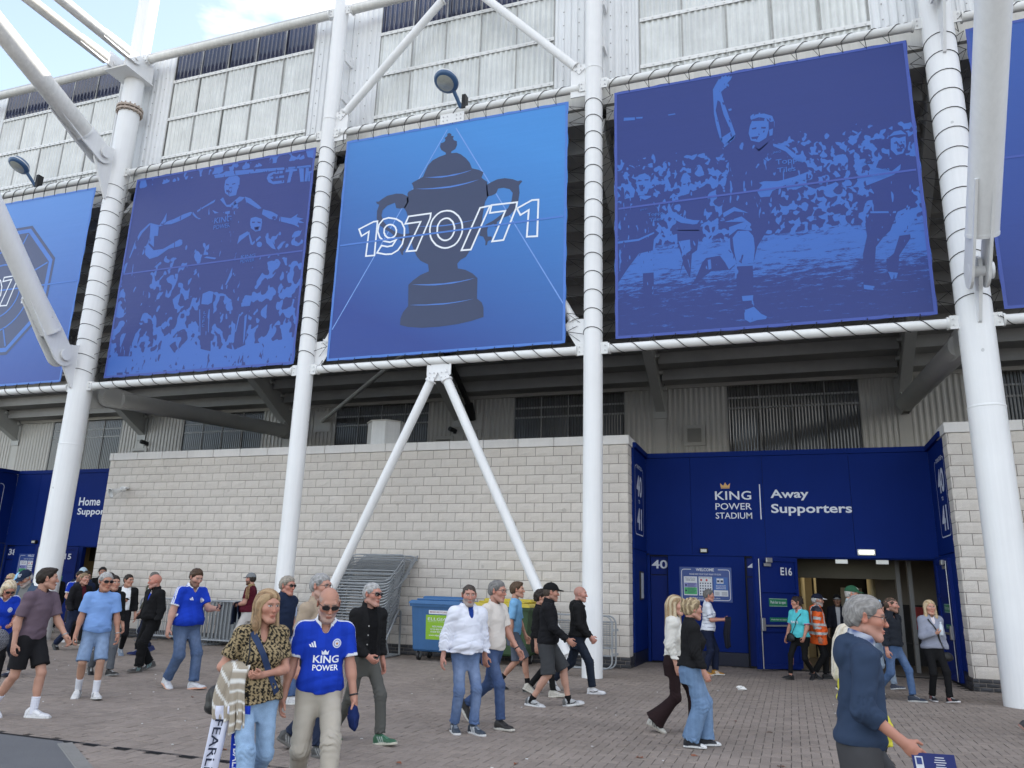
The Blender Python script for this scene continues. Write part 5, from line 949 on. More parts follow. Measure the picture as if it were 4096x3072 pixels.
# ------------------------------------------------------------------ wheeled bins
def bin4(x, y, body, lid, label, lbl):
    t = thing('wheelie_bin', label, 'bin', (x, y, 0)); w, d = 1.26, .86
    def trap(z0, z1, w0, d0, w1, d1):
        V = [(x+sx*a/2, y+sy*b/2, z) for z, a, b in ((z0, w0, d0), (z1, w1, d1)) for sx, sy in ((-1, -1), (1, -1), (1, 1), (-1, 1))]
        return MB().add(V, [(3, 2, 1, 0), (4, 5, 6, 7)]+[(k, (k+1) % 4, 4+(k+1) % 4, 4+k) for k in range(4)])
    trap(.24, 1.16, w-.10, d-.14, w, d).build('bin_body', body, t); trap(1.161, 1.22, w+.07, d+.07, w+.08, d+.08).build('bin_rim', body, t); trap(.20, .239, w-.16, d-.2, w-.10, d-.14).build('bin_base', body, t)
    for s in (-1, 1): box('trunnion', (x+s*(w/2+.005), y-.06, 1.02), (x+s*(w/2+.10), y+.06, 1.14), body, t)
    mb = MB(); pr = [(-w/2-.05, 1.222), (-w/2-.05, 1.26), (-w/2+.02, 1.30), (w/2-.02, 1.30), (w/2+.05, 1.26), (w/2+.05, 1.222)]
    mb.prism(pr, (x, y+d/2+.05, 0), UX, UZ, d+.11); l = mb.build('bin_lid', lid, t); box('lid_hump', (x-w/2+.06, y-.02, 1.301), (x+w/2-.06, y+d/2, 1.385), lid, l, .03); box('lid_front', (x-w/2+.10, y-d/2+.01, 1.301), (x+w/2-.10, y-.06, 1.335), lid, l, .015)
    for sx in (-1, 1):
        for sy in (-1, 1):
            cx, cy = x+sx*(w/2-.16), y+sy*(d/2-.16); wl_ = MB().tube((cx-.025, cy+.02, .10), (cx+.025, cy+.02, .10), .10, n=16).build('wheel', lm, t); MB().tube((cx-.028, cy+.02, .10), (cx+.028, cy+.02, .10), .045, n=10).build('hub', galv, wl_)
            MB().prism([(-.06, .205), (.06, .205), (.045, .10), (-.005, .10)], (cx-.045, cy, 0), (0, 1, 0), UZ, .006).prism([(-.06, .205), (.06, .205), (.045, .10), (-.005, .10)], (cx+.045, cy, 0), (0, 1, 0), UZ, .006).build('caster_fork', galv, t)
    yf = lambda z: y-(d-.14+(z-.24)/.92*.14)/2
    if lbl:
        R = Matrix.Rotation(-math.atan2(.07, .92), 3, 'X'); zc = .735
        def lab(nm, x0, x1, z0, z1, m, off): return MB().box(((x0+x1)/2, yf((z0+z1)/2)-off, (z0+z1)/2), (x1-x0, .003, z1-z0), Matrix.Rotation(math.atan2(.07, .92), 3, 'X')).build(nm, m, t)
        a = lab('green_label', x-.27, x+.30, .46, .99, M('label_green', (.24, .44, .03), .45, var=.05), .003); b = lab('white_label', x-.20, x+.28, 1.01, 1.09, whitep, .003)
        V = Vector((0, -.0759, .9971)); o = lambda z: Vector((0, yf(z)-.0065, z))
        mb = MB()
        put_text(mb, 'ELLGIA', o(.87)+Vector((x-.22, 0, 0)), UX, V, .46, .062); put_text(mb, 'Waste Management | Recycling Solutions', o(.835)+Vector((x-.22, 0, 0)), UX, V, .46, .018)
        put_text(mb, 'MIDLANDS', o(.725)+Vector((x-.11, 0, 0)), UX, V, .25, .034, bold=.012); put_text(mb, '0116 456 0474', o(.665)+Vector((x-.15, 0, 0)), UX, V, .33, .036, bold=.012); put_text(mb, '01604 969 389', o(.61)+Vector((x-.15, 0, 0)), UX, V, .33, .036, bold=.012); put_text(mb, 'www.ellgia.co.uk', o(.53)+Vector((x-.19, 0, 0)), UX, V, .40, .04, bold=.012)
        mb.build('label_lettering', whitep, a); mb = MB(); put_text(mb, 'MIXED RECYCLING', o(1.033)+Vector((x-.17, 0, 0)), UX, V, .42, .036, bold=.012); mb.build('label_lettering', M('label_red', (.25, .03, .03), .5), b)
    return t
bin4(-7.52, 16.93, M('bin_blue', (.035, .115, .27), .5, var=.10, vs=3, streak=.1, bump=.1, bs=30), M('bin_lid_blue', (.05, .15, .34), .42, var=.07, vs=4), 'blue four wheeled recycling bin with a lime green label against the block wall', True)
bin4(-6.02, 16.98, M('bin_green', (.035, .075, .03), .5, var=.10, vs=3, streak=.1), M('bin_lid_yellow', (.55, .44, .05), .42, var=.06), 'dark green four wheeled bin with a yellow lid behind the man in the cream shirt', False)
t = thing('label_plate', 'lime green label on the front of the yellow lidded bin', 'label', (-6.35, 16.55, .8)); box('plate', (-6.62, 16.535, .46), (-6.08, 16.54, .99), M('label_green', (.24, .44, .03)), t)

# ------------------------------------------------------------------ litter and fallen leaves
leafm = M('dead_leaf', (.20, .065, .03), .8, var=.25, vs=12, isl=.3); paperm = M('litter_white', (.66, .66, .65), .8, var=.06)
def leaf_mesh(s, rs):
    n = 8; ps = [(s*math.cos(a)*(1+.25*math.cos(3*a))*.9, s*.42*math.sin(a)*(1+rs.uniform(-.2, .2)), .004+rs.uniform(0, .35)*s*abs(math.sin(a))) for a in np.linspace(0, 2*math.pi, n+1)[:-1]]
    me = bpy.data.meshes.new('leaf'); me.from_pydata([(0, 0, .006)]+ps, [], [(0, 1+k, 1+(k+1) % n) for k in range(n)]); me.materials.append(leafm); return me
rl = random.Random(5); LMs = [leaf_mesh(.045, rl) for _ in range(4)]
for k, (x, y) in enumerate(((-2.02, 7.35), (-1.55, 8.55), (-1.05, 8.9), (-.55, 7.75), (-1.42, 7.9), (-.2, 8.8), (-3.0, 6.9), (-2.6, 7.7), (-3.6, 7.2), (-5.4, 6.95), (-8.1, 9.6), (-10.3, 12.2), (-.35, 10.8), (-.8, 11.5))):
    o = link('fallen_leaf', LMs[k % 4], None, (x, y, .003), (0, 0, rl.uniform(0, 6.3))); tag(o, 'small brown dead leaf lying on the block paving', 'leaf', 'dead leaves on the paving')
def crumple(name, x, y, s, label):
    bm_v = []; rr = random.Random(int(x*100)); n, m = 9, 5
    for j in range(m+1):
        for i in range(n): a = 2*math.pi*i/n; b = math.pi*j/m-math.pi/2; q = s*(1+rr.uniform(-.3, .3)); bm_v.append((x+q*math.cos(a)*math.cos(b)*1.25, y+q*math.sin(a)*math.cos(b)*.8, max(.002, s*.5+q*.5*math.sin(b))))
    o = MB().add(bm_v, [(j*n+i, j*n+(i+1) % n, (j+1)*n+(i+1) % n, (j+1)*n+i) for j in range(m) for i in range(n)]).build(name, paperm, None, (x, y, 0)); tag(o, label, 'litter'); return o
crumple('crumpled_paper', -.93, 15.15, .07, 'crumpled white paper on the paving before the open away door')
mb = MB(); rl = random.Random(9)
for k in range(70):
    y = rl.uniform(6.4, 15); x = rl.uniform(-1.15*y, .2*y); mb.box((x, y, .004), (rl.uniform(.01, .03), rl.uniform(.008, .018), .006), Matrix.Rotation(rl.uniform(0, 3), 3, 'Z'))
o = kind(mb.build('litter_specks', paperm), 'stuff')
# ------------------------------------------------------------------ people: bodies and clothes grown from distance fields
f32 = np.float32
A3 = lambda *v: np.array(v, f32)
def nrm(v): v = np.asarray(v, f32); return v/max(np.linalg.norm(v), 1e-9)
def smin(a, b, k): h = np.clip(.5+.5*(b-a)/k, 0, 1); return b+(a-b)*h-k*h*(1-h)
def smax(a, b, k): return -smin(-a, -b, k)
def cone(P, a, b, ra, rb):
    pa = P-a; ba = b-a; h = np.clip(pa@ba/max(float(ba@ba), 1e-9), 0, 1); q = pa-h[:, None]*ba
    return np.sqrt((q*q).sum(1))-(ra+(rb-ra)*h)
def ell(P, c, r, R=None):
    q = P-np.asarray(c, f32); q = q@R if R is not None else q; r = np.asarray(r, f32)
    k0 = np.maximum(np.sqrt(((q/r)**2).sum(1)), 1e-3); k1 = np.sqrt(((q/(r*r))**2).sum(1))+1e-6
    return k0*(k0-1)/k1
def rot(axis, deg):
    return np.array(Matrix.Rotation(math.radians(deg), 3, axis), f32)
_off = None
def surf(f, lo, hi, h, B=8):
    """naive surface nets over a sparse block grid"""
    lo = np.asarray(lo, f32); nb = np.maximum(np.ceil((np.asarray(hi, f32)-lo)/(h*B)).astype(int), 1)
    g = np.stack(np.meshgrid(*[np.arange(n) for n in nb], indexing='ij'), -1).reshape(-1, 3)
    dc = f((lo+(g*B+(B-1)/2)*h).astype(f32)); act = np.abs(dc) < h*B*1.15+.012
    D = np.empty((nb[0], B, nb[1], B, nb[2], B), f32); D[:] = dc.reshape(nb[0], 1, nb[1], 1, nb[2], 1)
    ga = g[act]
    if not len(ga): return np.zeros((0, 3), f32), np.zeros((0, 4), int)
    off = np.stack(np.meshgrid(*[np.arange(B)]*3, indexing='ij'), -1).reshape(-1, 3)
    pts = (lo+(ga[:, None, :]*B+off[None])*h).reshape(-1, 3).astype(f32)
    D[ga[:, 0], :, ga[:, 1], :, ga[:, 2], :] = f(pts).reshape(-1, B, B, B)
    D = D.reshape(nb*B); S = D < 0
    S[0] = S[-1] = False; S[:, 0] = S[:, -1] = False; S[:, :, 0] = S[:, :, -1] = False
    D = np.where(S, np.minimum(D, -1e-5), np.maximum(D, 1e-5)) if False else D
    n = S.shape; c = np.zeros((n[0]-1, n[1]-1, n[2]-1), np.int8); sl = (slice(None, -1), slice(1, None))
    for i in (0, 1):
        for j in (0, 1):
            for k in (0, 1): c += S[sl[i], sl[j], sl[k]]
    idx = np.argwhere((c > 0) & (c < 8)); vid = np.full(c.shape, -1, np.int32); vid[idx[:, 0], idx[:, 1], idx[:, 2]] = np.arange(len(idx))
    acc = np.zeros((len(idx), 3), f32); cnt = np.zeros(len(idx), f32)
    cor = [(i, j, k) for i in (0, 1) for j in (0, 1) for k in (0, 1)]
    val = {q: D[idx[:, 0]+q[0], idx[:, 1]+q[1], idx[:, 2]+q[2]] for q in cor}; sg = {q: S[idx[:, 0]+q[0], idx[:, 1]+q[1], idx[:, 2]+q[2]] for q in cor}
    for a in cor:
        for ax in range(3):
            if a[ax]: continue
            b = list(a); b[ax] = 1; b = tuple(b); m = sg[a] != sg[b]
            if not m.any(): continue
            den = val[a]-val[b]; t = np.where(np.abs(den) > 1e-9, val[a]/np.where(np.abs(den) > 1e-9, den, 1), .5); t = np.clip(t, 0, 1)
            p = np.zeros((len(idx), 3), f32); p[:] = a; p[:, ax] += t; acc[m] += p[m]; cnt[m] += 1
    V = lo+(idx+acc/np.maximum(cnt, 1)[:, None])*h; F = []
    for ax in range(3):
        o1, o2 = [(1, 2), (2, 0), (0, 1)][ax]; A = [slice(1, -1)]*3; Bx = [slice(1, -1)]*3; A[ax] = slice(0, -1); Bx[ax] = slice(1, None)
        s0, s1 = S[tuple(A)], S[tuple(Bx)]
        for flip, m in ((False, s0 & ~s1), (True, ~s0 & s1)):
            e = np.argwhere(m)
            if not len(e): continue
            e = e+1; e[:, ax] -= 1
            q = []
            for d1, d2 in ((1, 1), (0, 1), (0, 0), (1, 0)):
                w = e.copy(); w[:, o1] -= d1; w[:, o2] -= d2; q.append(vid[w[:, 0], w[:, 1], w[:, 2]])
            q = np.stack(q, 1); F.append(q[:, ::-1] if flip else q)
    F = np.concatenate(F) if F else np.zeros((0, 4), int); F = F[(F >= 0).all(1)]
    return V.astype(f32), F
def normals(V, F):
    N = np.zeros_like(V); n = np.cross(V[F[:, 2]]-V[F[:, 0]], V[F[:, 3]]-V[F[:, 1]])
    for k in range(4): np.add.at(N, F[:, k], n)
    return N/np.maximum(np.linalg.norm(N, axis=1), 1e-9)[:, None]
def wav1(P, s, fr=1.0):
    x, y, z = P[:, 0]*fr, P[:, 1]*fr, P[:, 2]*fr
    a = 31*z+14*x+2.3*np.sin(13*x+9*y+s)+s; b = 47*z-22*y+2.1*np.sin(17*z+11*x+2*s)+1.7*s; c = 24*x+19*y-12*z+1.6*np.sin(21*z+s*3)+s
    return np.sin(a)*.35+(1-2*np.abs(np.sin(b*.5)))*.38+np.sin(c)*.3
def wav(P, s, fr=1.0): return wav1(P, s, fr)+.45*wav1(P, s+4.1, fr*2.3)
def creases(P, u, s, fr=1.0):
    """irregular bunched folds across a limb; u runs along it"""
    x, y, z = P[:, 0], P[:, 1], P[:, 2]
    a = u*70*fr+2.4*np.sin(27*x+19*y+s)+1.6*np.sin(41*y-23*x+2*s+9*z); m = .55+.45*np.sin(17*x-21*y+13*z+3*s)
    return (1-2*np.abs(np.sin(a)))*m+.5*np.sin(a*1.9+3*np.sin(33*x+s))*(1-m)
def hash01(P, s, fr):
    x, y, z = P[:, 0]*fr, P[:, 1]*fr, P[:, 2]*fr
    return .5+.25*(np.sin(x*1.1+2.1*np.sin(y*1.3+s)+s)+np.sin(y*1.2+1.9*np.sin(z*1.1+2*s)+z*.4)*.6+np.sin(z*1.35+2.2*np.sin(x*.9-s))*.6)/1.1

skin_m = M('skin', (1, 1, 1), .52, attr=True, var=.05, vs=14, bump=.12, bs=260, bd=.001, spec=.35)
cloth_m = M('woven_cloth', (1, 1, 1), .86, attr=True, var=.05, vs=7, bump=.35, bs=420, bd=.0015, spec=.15)
denim_m = M('denim', (1, 1, 1), .88, attr=True, var=.09, vs=9, fine=.10, bump=.4, bs=500, bd=.0015, spec=.12)
hair_m = M('hair', (1, 1, 1), .55, attr=True, var=.12, vs=40, fine=.12, bump=.5, bs=180, bd=.002, spec=.3)
shoe_m = M('shoe_leather', (1, 1, 1), .5, attr=True, var=.05, vs=20, bump=.15, bs=200, bd=.001, spec=.35)
lens_m = M('dark_lens', (.010, .010, .012), .08, var=0, spec=.7); glassframe = M('glasses_frame', (.012, .012, .015), .35, var=0)
clear_m = M('clear_lens', (.25, .22, .2), .1, var=0, spec=.6)

MEN = dict(w=([-.17, -.05, .05, .15, .25, .35, .42, .47, .51, .56], [.128, .152, .148, .141, .146, .160, .163, .138, .098, .058]),
           d=([-.17, -.05, .05, .15, .25, .35, .42, .47, .51, .56], [.085, .110, .106, .102, .105, .111, .104, .092, .076, .054]))
WOM = dict(w=([-.17, -.05, .05, .15, .25, .35, .42, .47, .51, .56], [.142, .163, .150, .125, .131, .142, .145, .122, .087, .05]),
           d=([-.17, -.05, .05, .15, .25, .35, .42, .47, .51, .56], [.095, .116, .105, .093, .098, .105, .095, .082, .068, .05]))
def ik(a, c, l1, l2, pole):
    d = c-a; L = np.linalg.norm(d); L = min(L, (l1+l2)*.9995); u = d/np.linalg.norm(d); c = a+u*L
    x = (l1*l1-l2*l2+L*L)/(2*L); hgt = math.sqrt(max(l1*l1-x*x, 0)); p = pole-u*float(pole@u); p = p/max(np.linalg.norm(p), 1e-6)
    return a+u*x+p*hgt, c
class Fig: pass
def pose(sp):
    g = Fig(); s = g.s = sp.get('H', 1.75)/1.75; w = sp.get('sex', 'm') == 'w'; g.w = w; T = WOM if w else MEN; g.fat = sp.get('fat', 1.0); g.belly = sp.get('belly', 0)
    g.T = T; th, sh = .425*s, .415*s; hw = (.085 if not w else .088)*s*(.5+.5*g.fat); legs = sp.get('legs', ((0, -.09, 0, 0), (0, .09, 0, 0)))
    ank = []; zp = .915*s
    for k, (f, sd, lift, pt) in enumerate(legs):
        a = A3(sd*s, f*s, (.085+lift)*s); hx = (-hw, hw)[k]; hor = math.hypot(a[0]-hx, a[1]); L = (th+sh)*.993
        zp = min(zp, a[2]+math.sqrt(max(L*L-hor*hor, .01))); ank.append(a)
    zp -= sp.get('sit', 0); g.pel = A3(0, 0, zp); R = rot('X', -sp.get('lean', 2))@rot('Y', sp.get('roll', 0)); R = rot('Z', sp.get('twist', 0))@R; g.R = R
    Tq = lambda *q: g.pel+R@(A3(*q)*s); g.Tq = Tq
    g.hip = [A3(-hw, 0, zp-.01*s), A3(hw, 0, zp-.01*s)]; g.knee = []; g.ank = []
    for k in (0, 1):
        kn, an = ik(g.hip[k], ank[k], th, sh, A3((-.12, .12)[k], 1, .15)); g.knee.append(kn); g.ank.append(an)
    g.foot = []
    for k, (f, sd, lift, pt) in enumerate(legs):
        yaw = (12, -12)[k]+sp.get('toe', (0, 0))[k]; g.foot.append(rot('Z', yaw)@rot('X', -pt))
    sw = (.172 if not w else .152)*(.6+.4*g.fat); g.sw = sw; g.sho = [Tq(-sw, -.005, .475), Tq(sw, -.005, .475)]; ua, fa = .285*s, .255*s
    g.elb, g.wri, g.hd = [], [], []
    for k, (fl, ab, el, inw) in enumerate(sp.get('arms', ((5, 8, 15, 5), (-5, 8, 15, 5)))):
        sx = (-1, 1)[k]; d = rot('Y', -sx*ab)@rot('X', fl)@A3(0, 0, -1)
        hinge = rot('Y', -sx*ab)@rot('X', fl)@(rot('Z', sx*inw)@A3(1, 0, 0)); Rm = np.array(Matrix.Rotation(math.radians(el), 3, Vector([float(v) for v in hinge])), f32)
        fd = Rm@d; d, fd = R@d, R@fd; e = g.sho[k]+d*ua; wr = e+fd*fa; g.elb.append(e); g.wri.append(wr)
        ref = R@A3(0, 1, .6); tb = ref-fd*float(ref@fd); tb = nrm(tb); n = np.cross(tb, fd)*sx; tw = sp.get('handtwist', (0, 0))[k]
        if tw: Rt = np.array(Matrix.Rotation(math.radians(tw*sx), 3, Vector([float(v) for v in fd])), f32); tb, n = Rt@tb, Rt@n
        g.hd.append((fd, tb, n))
    hy, hp = sp.get('head', (0, 0))[:2]; g.hs = sp.get('hs', 1.07)*(s**.4)*(.95 if w else 1.0)
    g.Rh = rot('Z', hy)@R@rot('X', -hp+sp.get('lean', 2)*.6)@rot('Y', sp.get('tilt', 0)); g.nk = Tq(0, -.005, .585); g.hc = g.nk+g.Rh@(A3(0, .022, .098)*g.hs)
    return g
def torso(g, P, off=0.0, loose=0.0, z0=-.19, z1=.57, straight=False):
    q = ((P-g.pel)@g.R)/g.s; z = np.clip(q[:, 2], -.02 if straight else -.19, .56); w = np.interp(z, *g.T['w'])*g.fat; d = np.interp(z, *g.T['d'])*(.4+.6*g.fat)
    bl = g.belly*np.exp(-((z-.08)/.13)**2); d = d+bl*.55; w = w+bl*.35; cy = bl*.55+np.interp(z, [-.17, -.03, .15, .35, .5], [-.02, -.02, .0, .0, -.015])
    lo = loose*np.clip((.30-z)/.35, 0, 1); w = w+(off+lo)/1; d = d+off+lo*.8
    k0 = np.sqrt((q[:, 0]/w)**2+((q[:, 1]-cy)/d)**2); v = (k0-1)*np.minimum(w, d)
    if g.w:
        for sx in (-1, 1): v = smin(v, ell(q, (sx*.072, .075+.005, .315), (.072+off, .062+off, .075+off)), .05)
    v = np.maximum(v, np.maximum(q[:, 2]-z1, z0-q[:, 2]))
    return v*g.s, q
def hand(g, k, P, curl, r=1.0):
    fd, tb, n = g.hd[k]; w = g.wri[k]; s = g.s*(.88 if g.w else 1)*r; R = np.stack([tb, n, fd], 1)
    d = ell(P, w+fd*.052*s, (.040*s, .0165*s, .055*s), R); d = smin(d, cone(P, w-fd*.02, w+fd*.04*s, .026*s, .024*s), .02*s)
    for i, (L, u) in enumerate(((.068, .031), (.076, .010), (.071, -.011), (.056, -.030))):
        p = w+fd*.092*s+tb*u*s-fd*abs(u)*.2*s; a = math.radians(curl*.7+4*i); rr = .0088*s
        for j, q in enumerate((.45, .31, .26)):
            dr = fd*math.cos(a)+n*math.sin(a)+tb*(u*.6); dr = nrm(dr); e = p+dr*L*s*q*1.05; d = smin(d, cone(P, p, e, rr, rr*.9), .006*s); p = e; rr *= .9; a += math.radians(curl)
    p = w+fd*.028*s+tb*.028*s+n*.006*s; e = p+nrm(fd*.62+tb*.62+n*.30*(1+curl/60))*.042*s; d = smin(d, cone(P, p, e, .014*s, .011*s), .014*s); e2 = e+nrm(fd*.85+tb*.12+n*.45*(curl/45))*.034*s
    return smin(d, cone(P, e, e2, .0105*s, .0085*s), .006*s)
def head(g, P, jaw=1.0, nose=1.0):
    q = ((P-g.hc)@g.Rh)/g.hs
    d = ell(q, (0, -.012, .035), (.0745, .097, .088)); d = smin(d, ell(q, (0, .030, -.034), (.0555*jaw, .058, .070)), .035); d = smin(d, ell(q, (0, .071, -.094), (.024*jaw, .020, .019)), .03)
    for sx in (-1, 1): d = smin(d, ell(q, (sx*.043, .054, -.008), (.026, .028, .026)), .025); d = smin(d, cone(q, A3(sx*.052, -.005, -.055), A3(sx*.022, .066, -.094), .020*jaw, .018), .025)
    d = smin(d, cone(q, A3(-.036, .078, .040), A3(.036, .078, .040), .013, .013), .018)
    for sx in (-1, 1): d = smax(d, -ell(q, (sx*.031, .098, .020), (.019, .020, .0125)), .010); d = smin(d, ell(q, (sx*.031, .0755, .0195), (.0135, .0125, .0115)), .004)
    d = smin(d, cone(q, A3(0, .082, .030), A3(0, .082+.025*nose, -.018), .0080, .0110*nose), .012); d = smin(d, ell(q, (0, .082+.020*nose, -.021), (.0170*nose, .012, .0095)), .008)
    d = smin(d, ell(q, (0, .088, -.052), (.024, .012, .0065)), .007); d = smin(d, ell(q, (0, .087, -.063), (.021, .012, .0065)), .006); d = smax(d, -ell(q, (0, .101, -.0573), (.026, .010, .0022)), .003)
    for sx in (-1, 1):
        Re = rot('Z', sx*-24)@rot('Y', sx*8); d = smin(d, ell(q, (sx*.081, -.012, .008), (.0085, .020, .033), Re), .008); d = smax(d, -ell(q, (sx*.0895, -.006, .012), (.006, .011, .018), Re), .005)
    return d*g.hs, q
def face_paint(q, sp, skin):
    sk = np.array(skin, f32); C = np.tile(sk, (len(q), 1)); ax = np.abs(q[:, 0]); y, z = q[:, 1], q[:, 2]
    def mix(m, c, a=1.0):
        m = np.clip(m, 0, 1)[:, None]*a; C[:] = C*(1-m)+np.array(c, f32)*m
    red = sk*np.array((1.08, .78, .74), f32); g_ = lambda cx, cy, cz, r: np.exp(-(((ax-cx)**2+(y-cy)**2+(z-cz)**2)/(r*r)))
    mix(g_(0, .11, -.02, .022), red, .7); mix(g_(.045, .07, -.02, .03), red, .5); mix(g_(.085, -.01, 0, .03), red, .6)
    hair = np.array(sp.get('hair', (.08, .05, .03)), f32); bc = np.array(sp.get('beard', hair), f32); bd = sp.get('stubble', 0)
    if bd: mix(((z < -.022-.25*np.clip(ax-.045, 0, 1)) & (y > -.035) & (z > -.15) & ~((z < -.03) & (z > -.075) & (ax < .030) & (y > .088) & False)).astype(f32)*((z < -.040) | (ax > .030) | ((z < -.034) & (ax < .03)))*(1-np.exp(-((ax/.045)**2+((z+.058)/.010)**2)*1.2)*.5), bc, bd)
    mix(np.exp(-((ax/.024)**4+((z+.0575)/.0105)**4))*(y > .08), sk*np.array((.95, .55, .52), f32), .85); mix(np.exp(-((ax/.024)**4+((z+.0573)/.0018)**2))*(y > .08), sk*.25, .8)
    br = z-(.036+.05*(ax-.012)-1.3*(np.clip(ax-.034, 0, 1)**2)*8)
    mix(np.exp(-(br/.0055)**2)*((ax > .010) & (ax < .050) & (y > .05)), hair*.8, sp.get('brow', .55 if sp.get('sex') == 'w' else .75))
    e = ((ax-.031)/.0150)**2+((z-.0195)/.0070)**2; mix((e < 1.0)*(y > .06), (.55, .52, .50)); ir = ((ax-.031)**2+(z-.0195)**2); mix((ir < .0062**2)*(y > .06), (.03, .025, .02)); mix(((e > .75) & (e < 1.5) & (z > .0200))*(y > .06), sk*.18, .8)
    sc = sp.get('scalp', 0)
    if sc:
        zb = np.interp(y, [-.11, -.03, -.012, .03, .06, .09], [-.055, -.045, .022, .022, .062, .088]); mix(np.clip((z-zb)/.012, 0, 1)*(ax < .09)*(np.clip((.075-z)/.02, 0, 1)*np.clip((.055-y)/.02, 0, 1) if sp.get('sides') else 1), hair, sc)
    return C
HL = dict(short=([-.115, -.04, -.012, .012, .030, .058, .085, .1], [-.060, -.045, .028, -.002, .028, .060, .080, .09]), reced=([-.115, -.04, -.012, .012, .030, .05, .07, .1], [-.060, -.045, .028, -.002, .03, .085, .108, .13]))
def hair_sdf(g, sp, P):
    q = ((P-g.hc)@g.Rh)/g.hs; st = sp['style']; t = sp.get('vol', .012); y, z = q[:, 1], q[:, 2]
    yy = y+.35*np.clip(np.abs(q[:, 0])-.045, 0, 1)
    key = 'reced' if st == 'reced' else 'short'
    zb = np.interp(y, *HL[key])+.004*np.sin(q[:, 0]*130+3)
    if st in ('long', 'pony', 'bun', 'bob'): zb = np.interp(y, [-.2, -.02, .02, .045, .075, .11], [-.3, -.3, -.03, .03, .075, .1])
    b = zb-z; tt = t*np.clip(.18+(z-zb)/.045, .1, 1); tt = np.where(y < -.02, np.maximum(tt, t*np.clip(.1+(z+.065)/.09, .12, 1)), tt)
    d = ell(q, (0, -.012, .035), (.0755, .098, .089)); d = smin(d, ell(q, (0, -.058, -.012), (.058, .044, .055)), .02)-tt
    d = smax(d, b, .004)
    nz = np.sin(q[:, 0]*190+3*np.sin(z*40)+y*60)*.0016+np.sin(q[:, 0]*90-z*70+2*np.sin(y*50))*.0028
    if st == 'quiff' or sp.get('quiff'): d = smin(d, ell(q, (0, .055, .112), (.050, .034, .016)), .02)
    if st == 'curly': nz = nz*2.5+np.sin(q[:, 0]*120)*np.sin(y*110)*np.sin(z*115)*.006
    if st in ('long', 'bob'):
        L = sp.get('len', .30); ln = np.full(len(P), 9., f32)
        for sx in (-1, 1): ln = smin(ln, cone(q, A3(sx*.070, .0, .03), A3(sx*.082, .015+.0, -L*.55), .026, .030), .02); ln = smin(ln, cone(q, A3(sx*.078, .004, -L*.5), A3(sx*.078, .022, -L), .030, .015), .02)
        ln = smin(ln, cone(q, A3(0, -.075, .0), A3(0, -.085, -L), .062, .055), .03); ln = smin(ln, cone(q, A3(-.05, -.05, 0), A3(-.055, -.055, -L*.95), .035, .03), .03); ln = smin(ln, cone(q, A3(.05, -.05, 0), A3(.055, -.055, -L*.95), .035, .03), .03)
        d = smin(d, ln, .02); nz = np.sin(q[:, 0]*230+2*np.sin(z*18)+y*190)*.0022+np.sin(q[:, 0]*95+y*80+1.5*np.sin(z*14))*.003
        d = smax(d, -ell(q, (0, .098, -.035), (.058, .050, .115)), .012)
    if st == 'bun': d = smin(d, ell(q, (0, -.108, .045), (.050, .042, .062)), .02); d = smin(d, cone(q, A3(.02, -.12, .10), A3(-.02, -.125, -.02), .018, .02), .02); nz = nz*2
    if st == 'bangs': d = smin(d, ell(q, (0, .083, .055), (.056, .016, .030)), .012); d = smin(d, cone(q, A3(-.072, .02, .03), A3(-.075, .03, -.10), .020, .014), .01); d = smin(d, cone(q, A3(.072, .02, .03), A3(.075, .03, -.10), .020, .014), .01); d = smin(d, cone(q, A3(0, -.07, 0), A3(0, -.075, -.11), .055, .04), .02)
    return (d+nz)*g.hs
def cap_sdf(g, P, brim=1, back=0):
    q = ((P-g.hc)@g.Rh)/g.hs; q = q@rot('Z', 180 if back else 0) if back else q
    d = ell(q, (0, -.010, .040), (.091, .114, .106)); d = np.maximum(d, .044+.10*np.clip(q[:, 1]-.02, 0, 1)*.2-q[:, 2]); d = np.maximum(d, -ell(q, (0, -.010, .036), (.086, .109, .10)))if False else d
    d = smin(d, ell(q, (0, -.012, .146), (.008, .008, .005)), .004)
    b = ell(q, (0, .088, .053), (.080, .088, .30)); zz = q[:, 2]-(.056-1.1*(q[:, 0]**2)*2.2-.18*(q[:, 1]-.09)); b = np.maximum(b, np.abs(zz)-.0045); b = np.maximum(b, .03-q[:, 1])
    return smin(d, b, .006)*g.hs
def shoe_sdf(g, k, P, kind='trainer'):
    q = ((P-g.ank[k])@g.foot[k])/(g.s*(.92 if g.w else 1.04)); x, y, z = q[:, 0], q[:, 1], q[:, 2]
    wd = np.interp(y, [-.085, -.05, .03, .11, .17, .21], [.022, .037, .038, .047, .042, .020]); hgt = np.interp(y, [-.09, -.05, .0, .05, .11, .17, .205], [-.005, .030, .030, .004, -.026, -.036, -.052])
    ctr = (hgt-.082)/2; hz = (hgt+.082)/2
    e = np.sqrt((np.abs(x)/wd)**2.6+(np.abs(z-ctr)/np.maximum(hz, .006))**2.6)**(1/1.3)-1
    d = e*.02
    d = np.maximum(d, np.maximum(y-.208, -.086-y))
    so = np.sqrt((x/(wd+.006))**2)-1; so = np.maximum(so*.03, np.abs(z+.071+.004)-(.0135 if kind != 'boot' else .016)); so = np.maximum(so, np.maximum(y-.212, -.09-y)); d = smin(d, so, .006)
    d = smin(d, cone(q, A3(0, -.004, .03), A3(0, .0, -.02), .040, .040), .02) if kind == 'boot' else d
    d = np.maximum(d, -.0865-z)
    return d*g.s, q
PAN = {}
def vcol(n, c): return np.tile(np.array(c, f32), (n, 1))

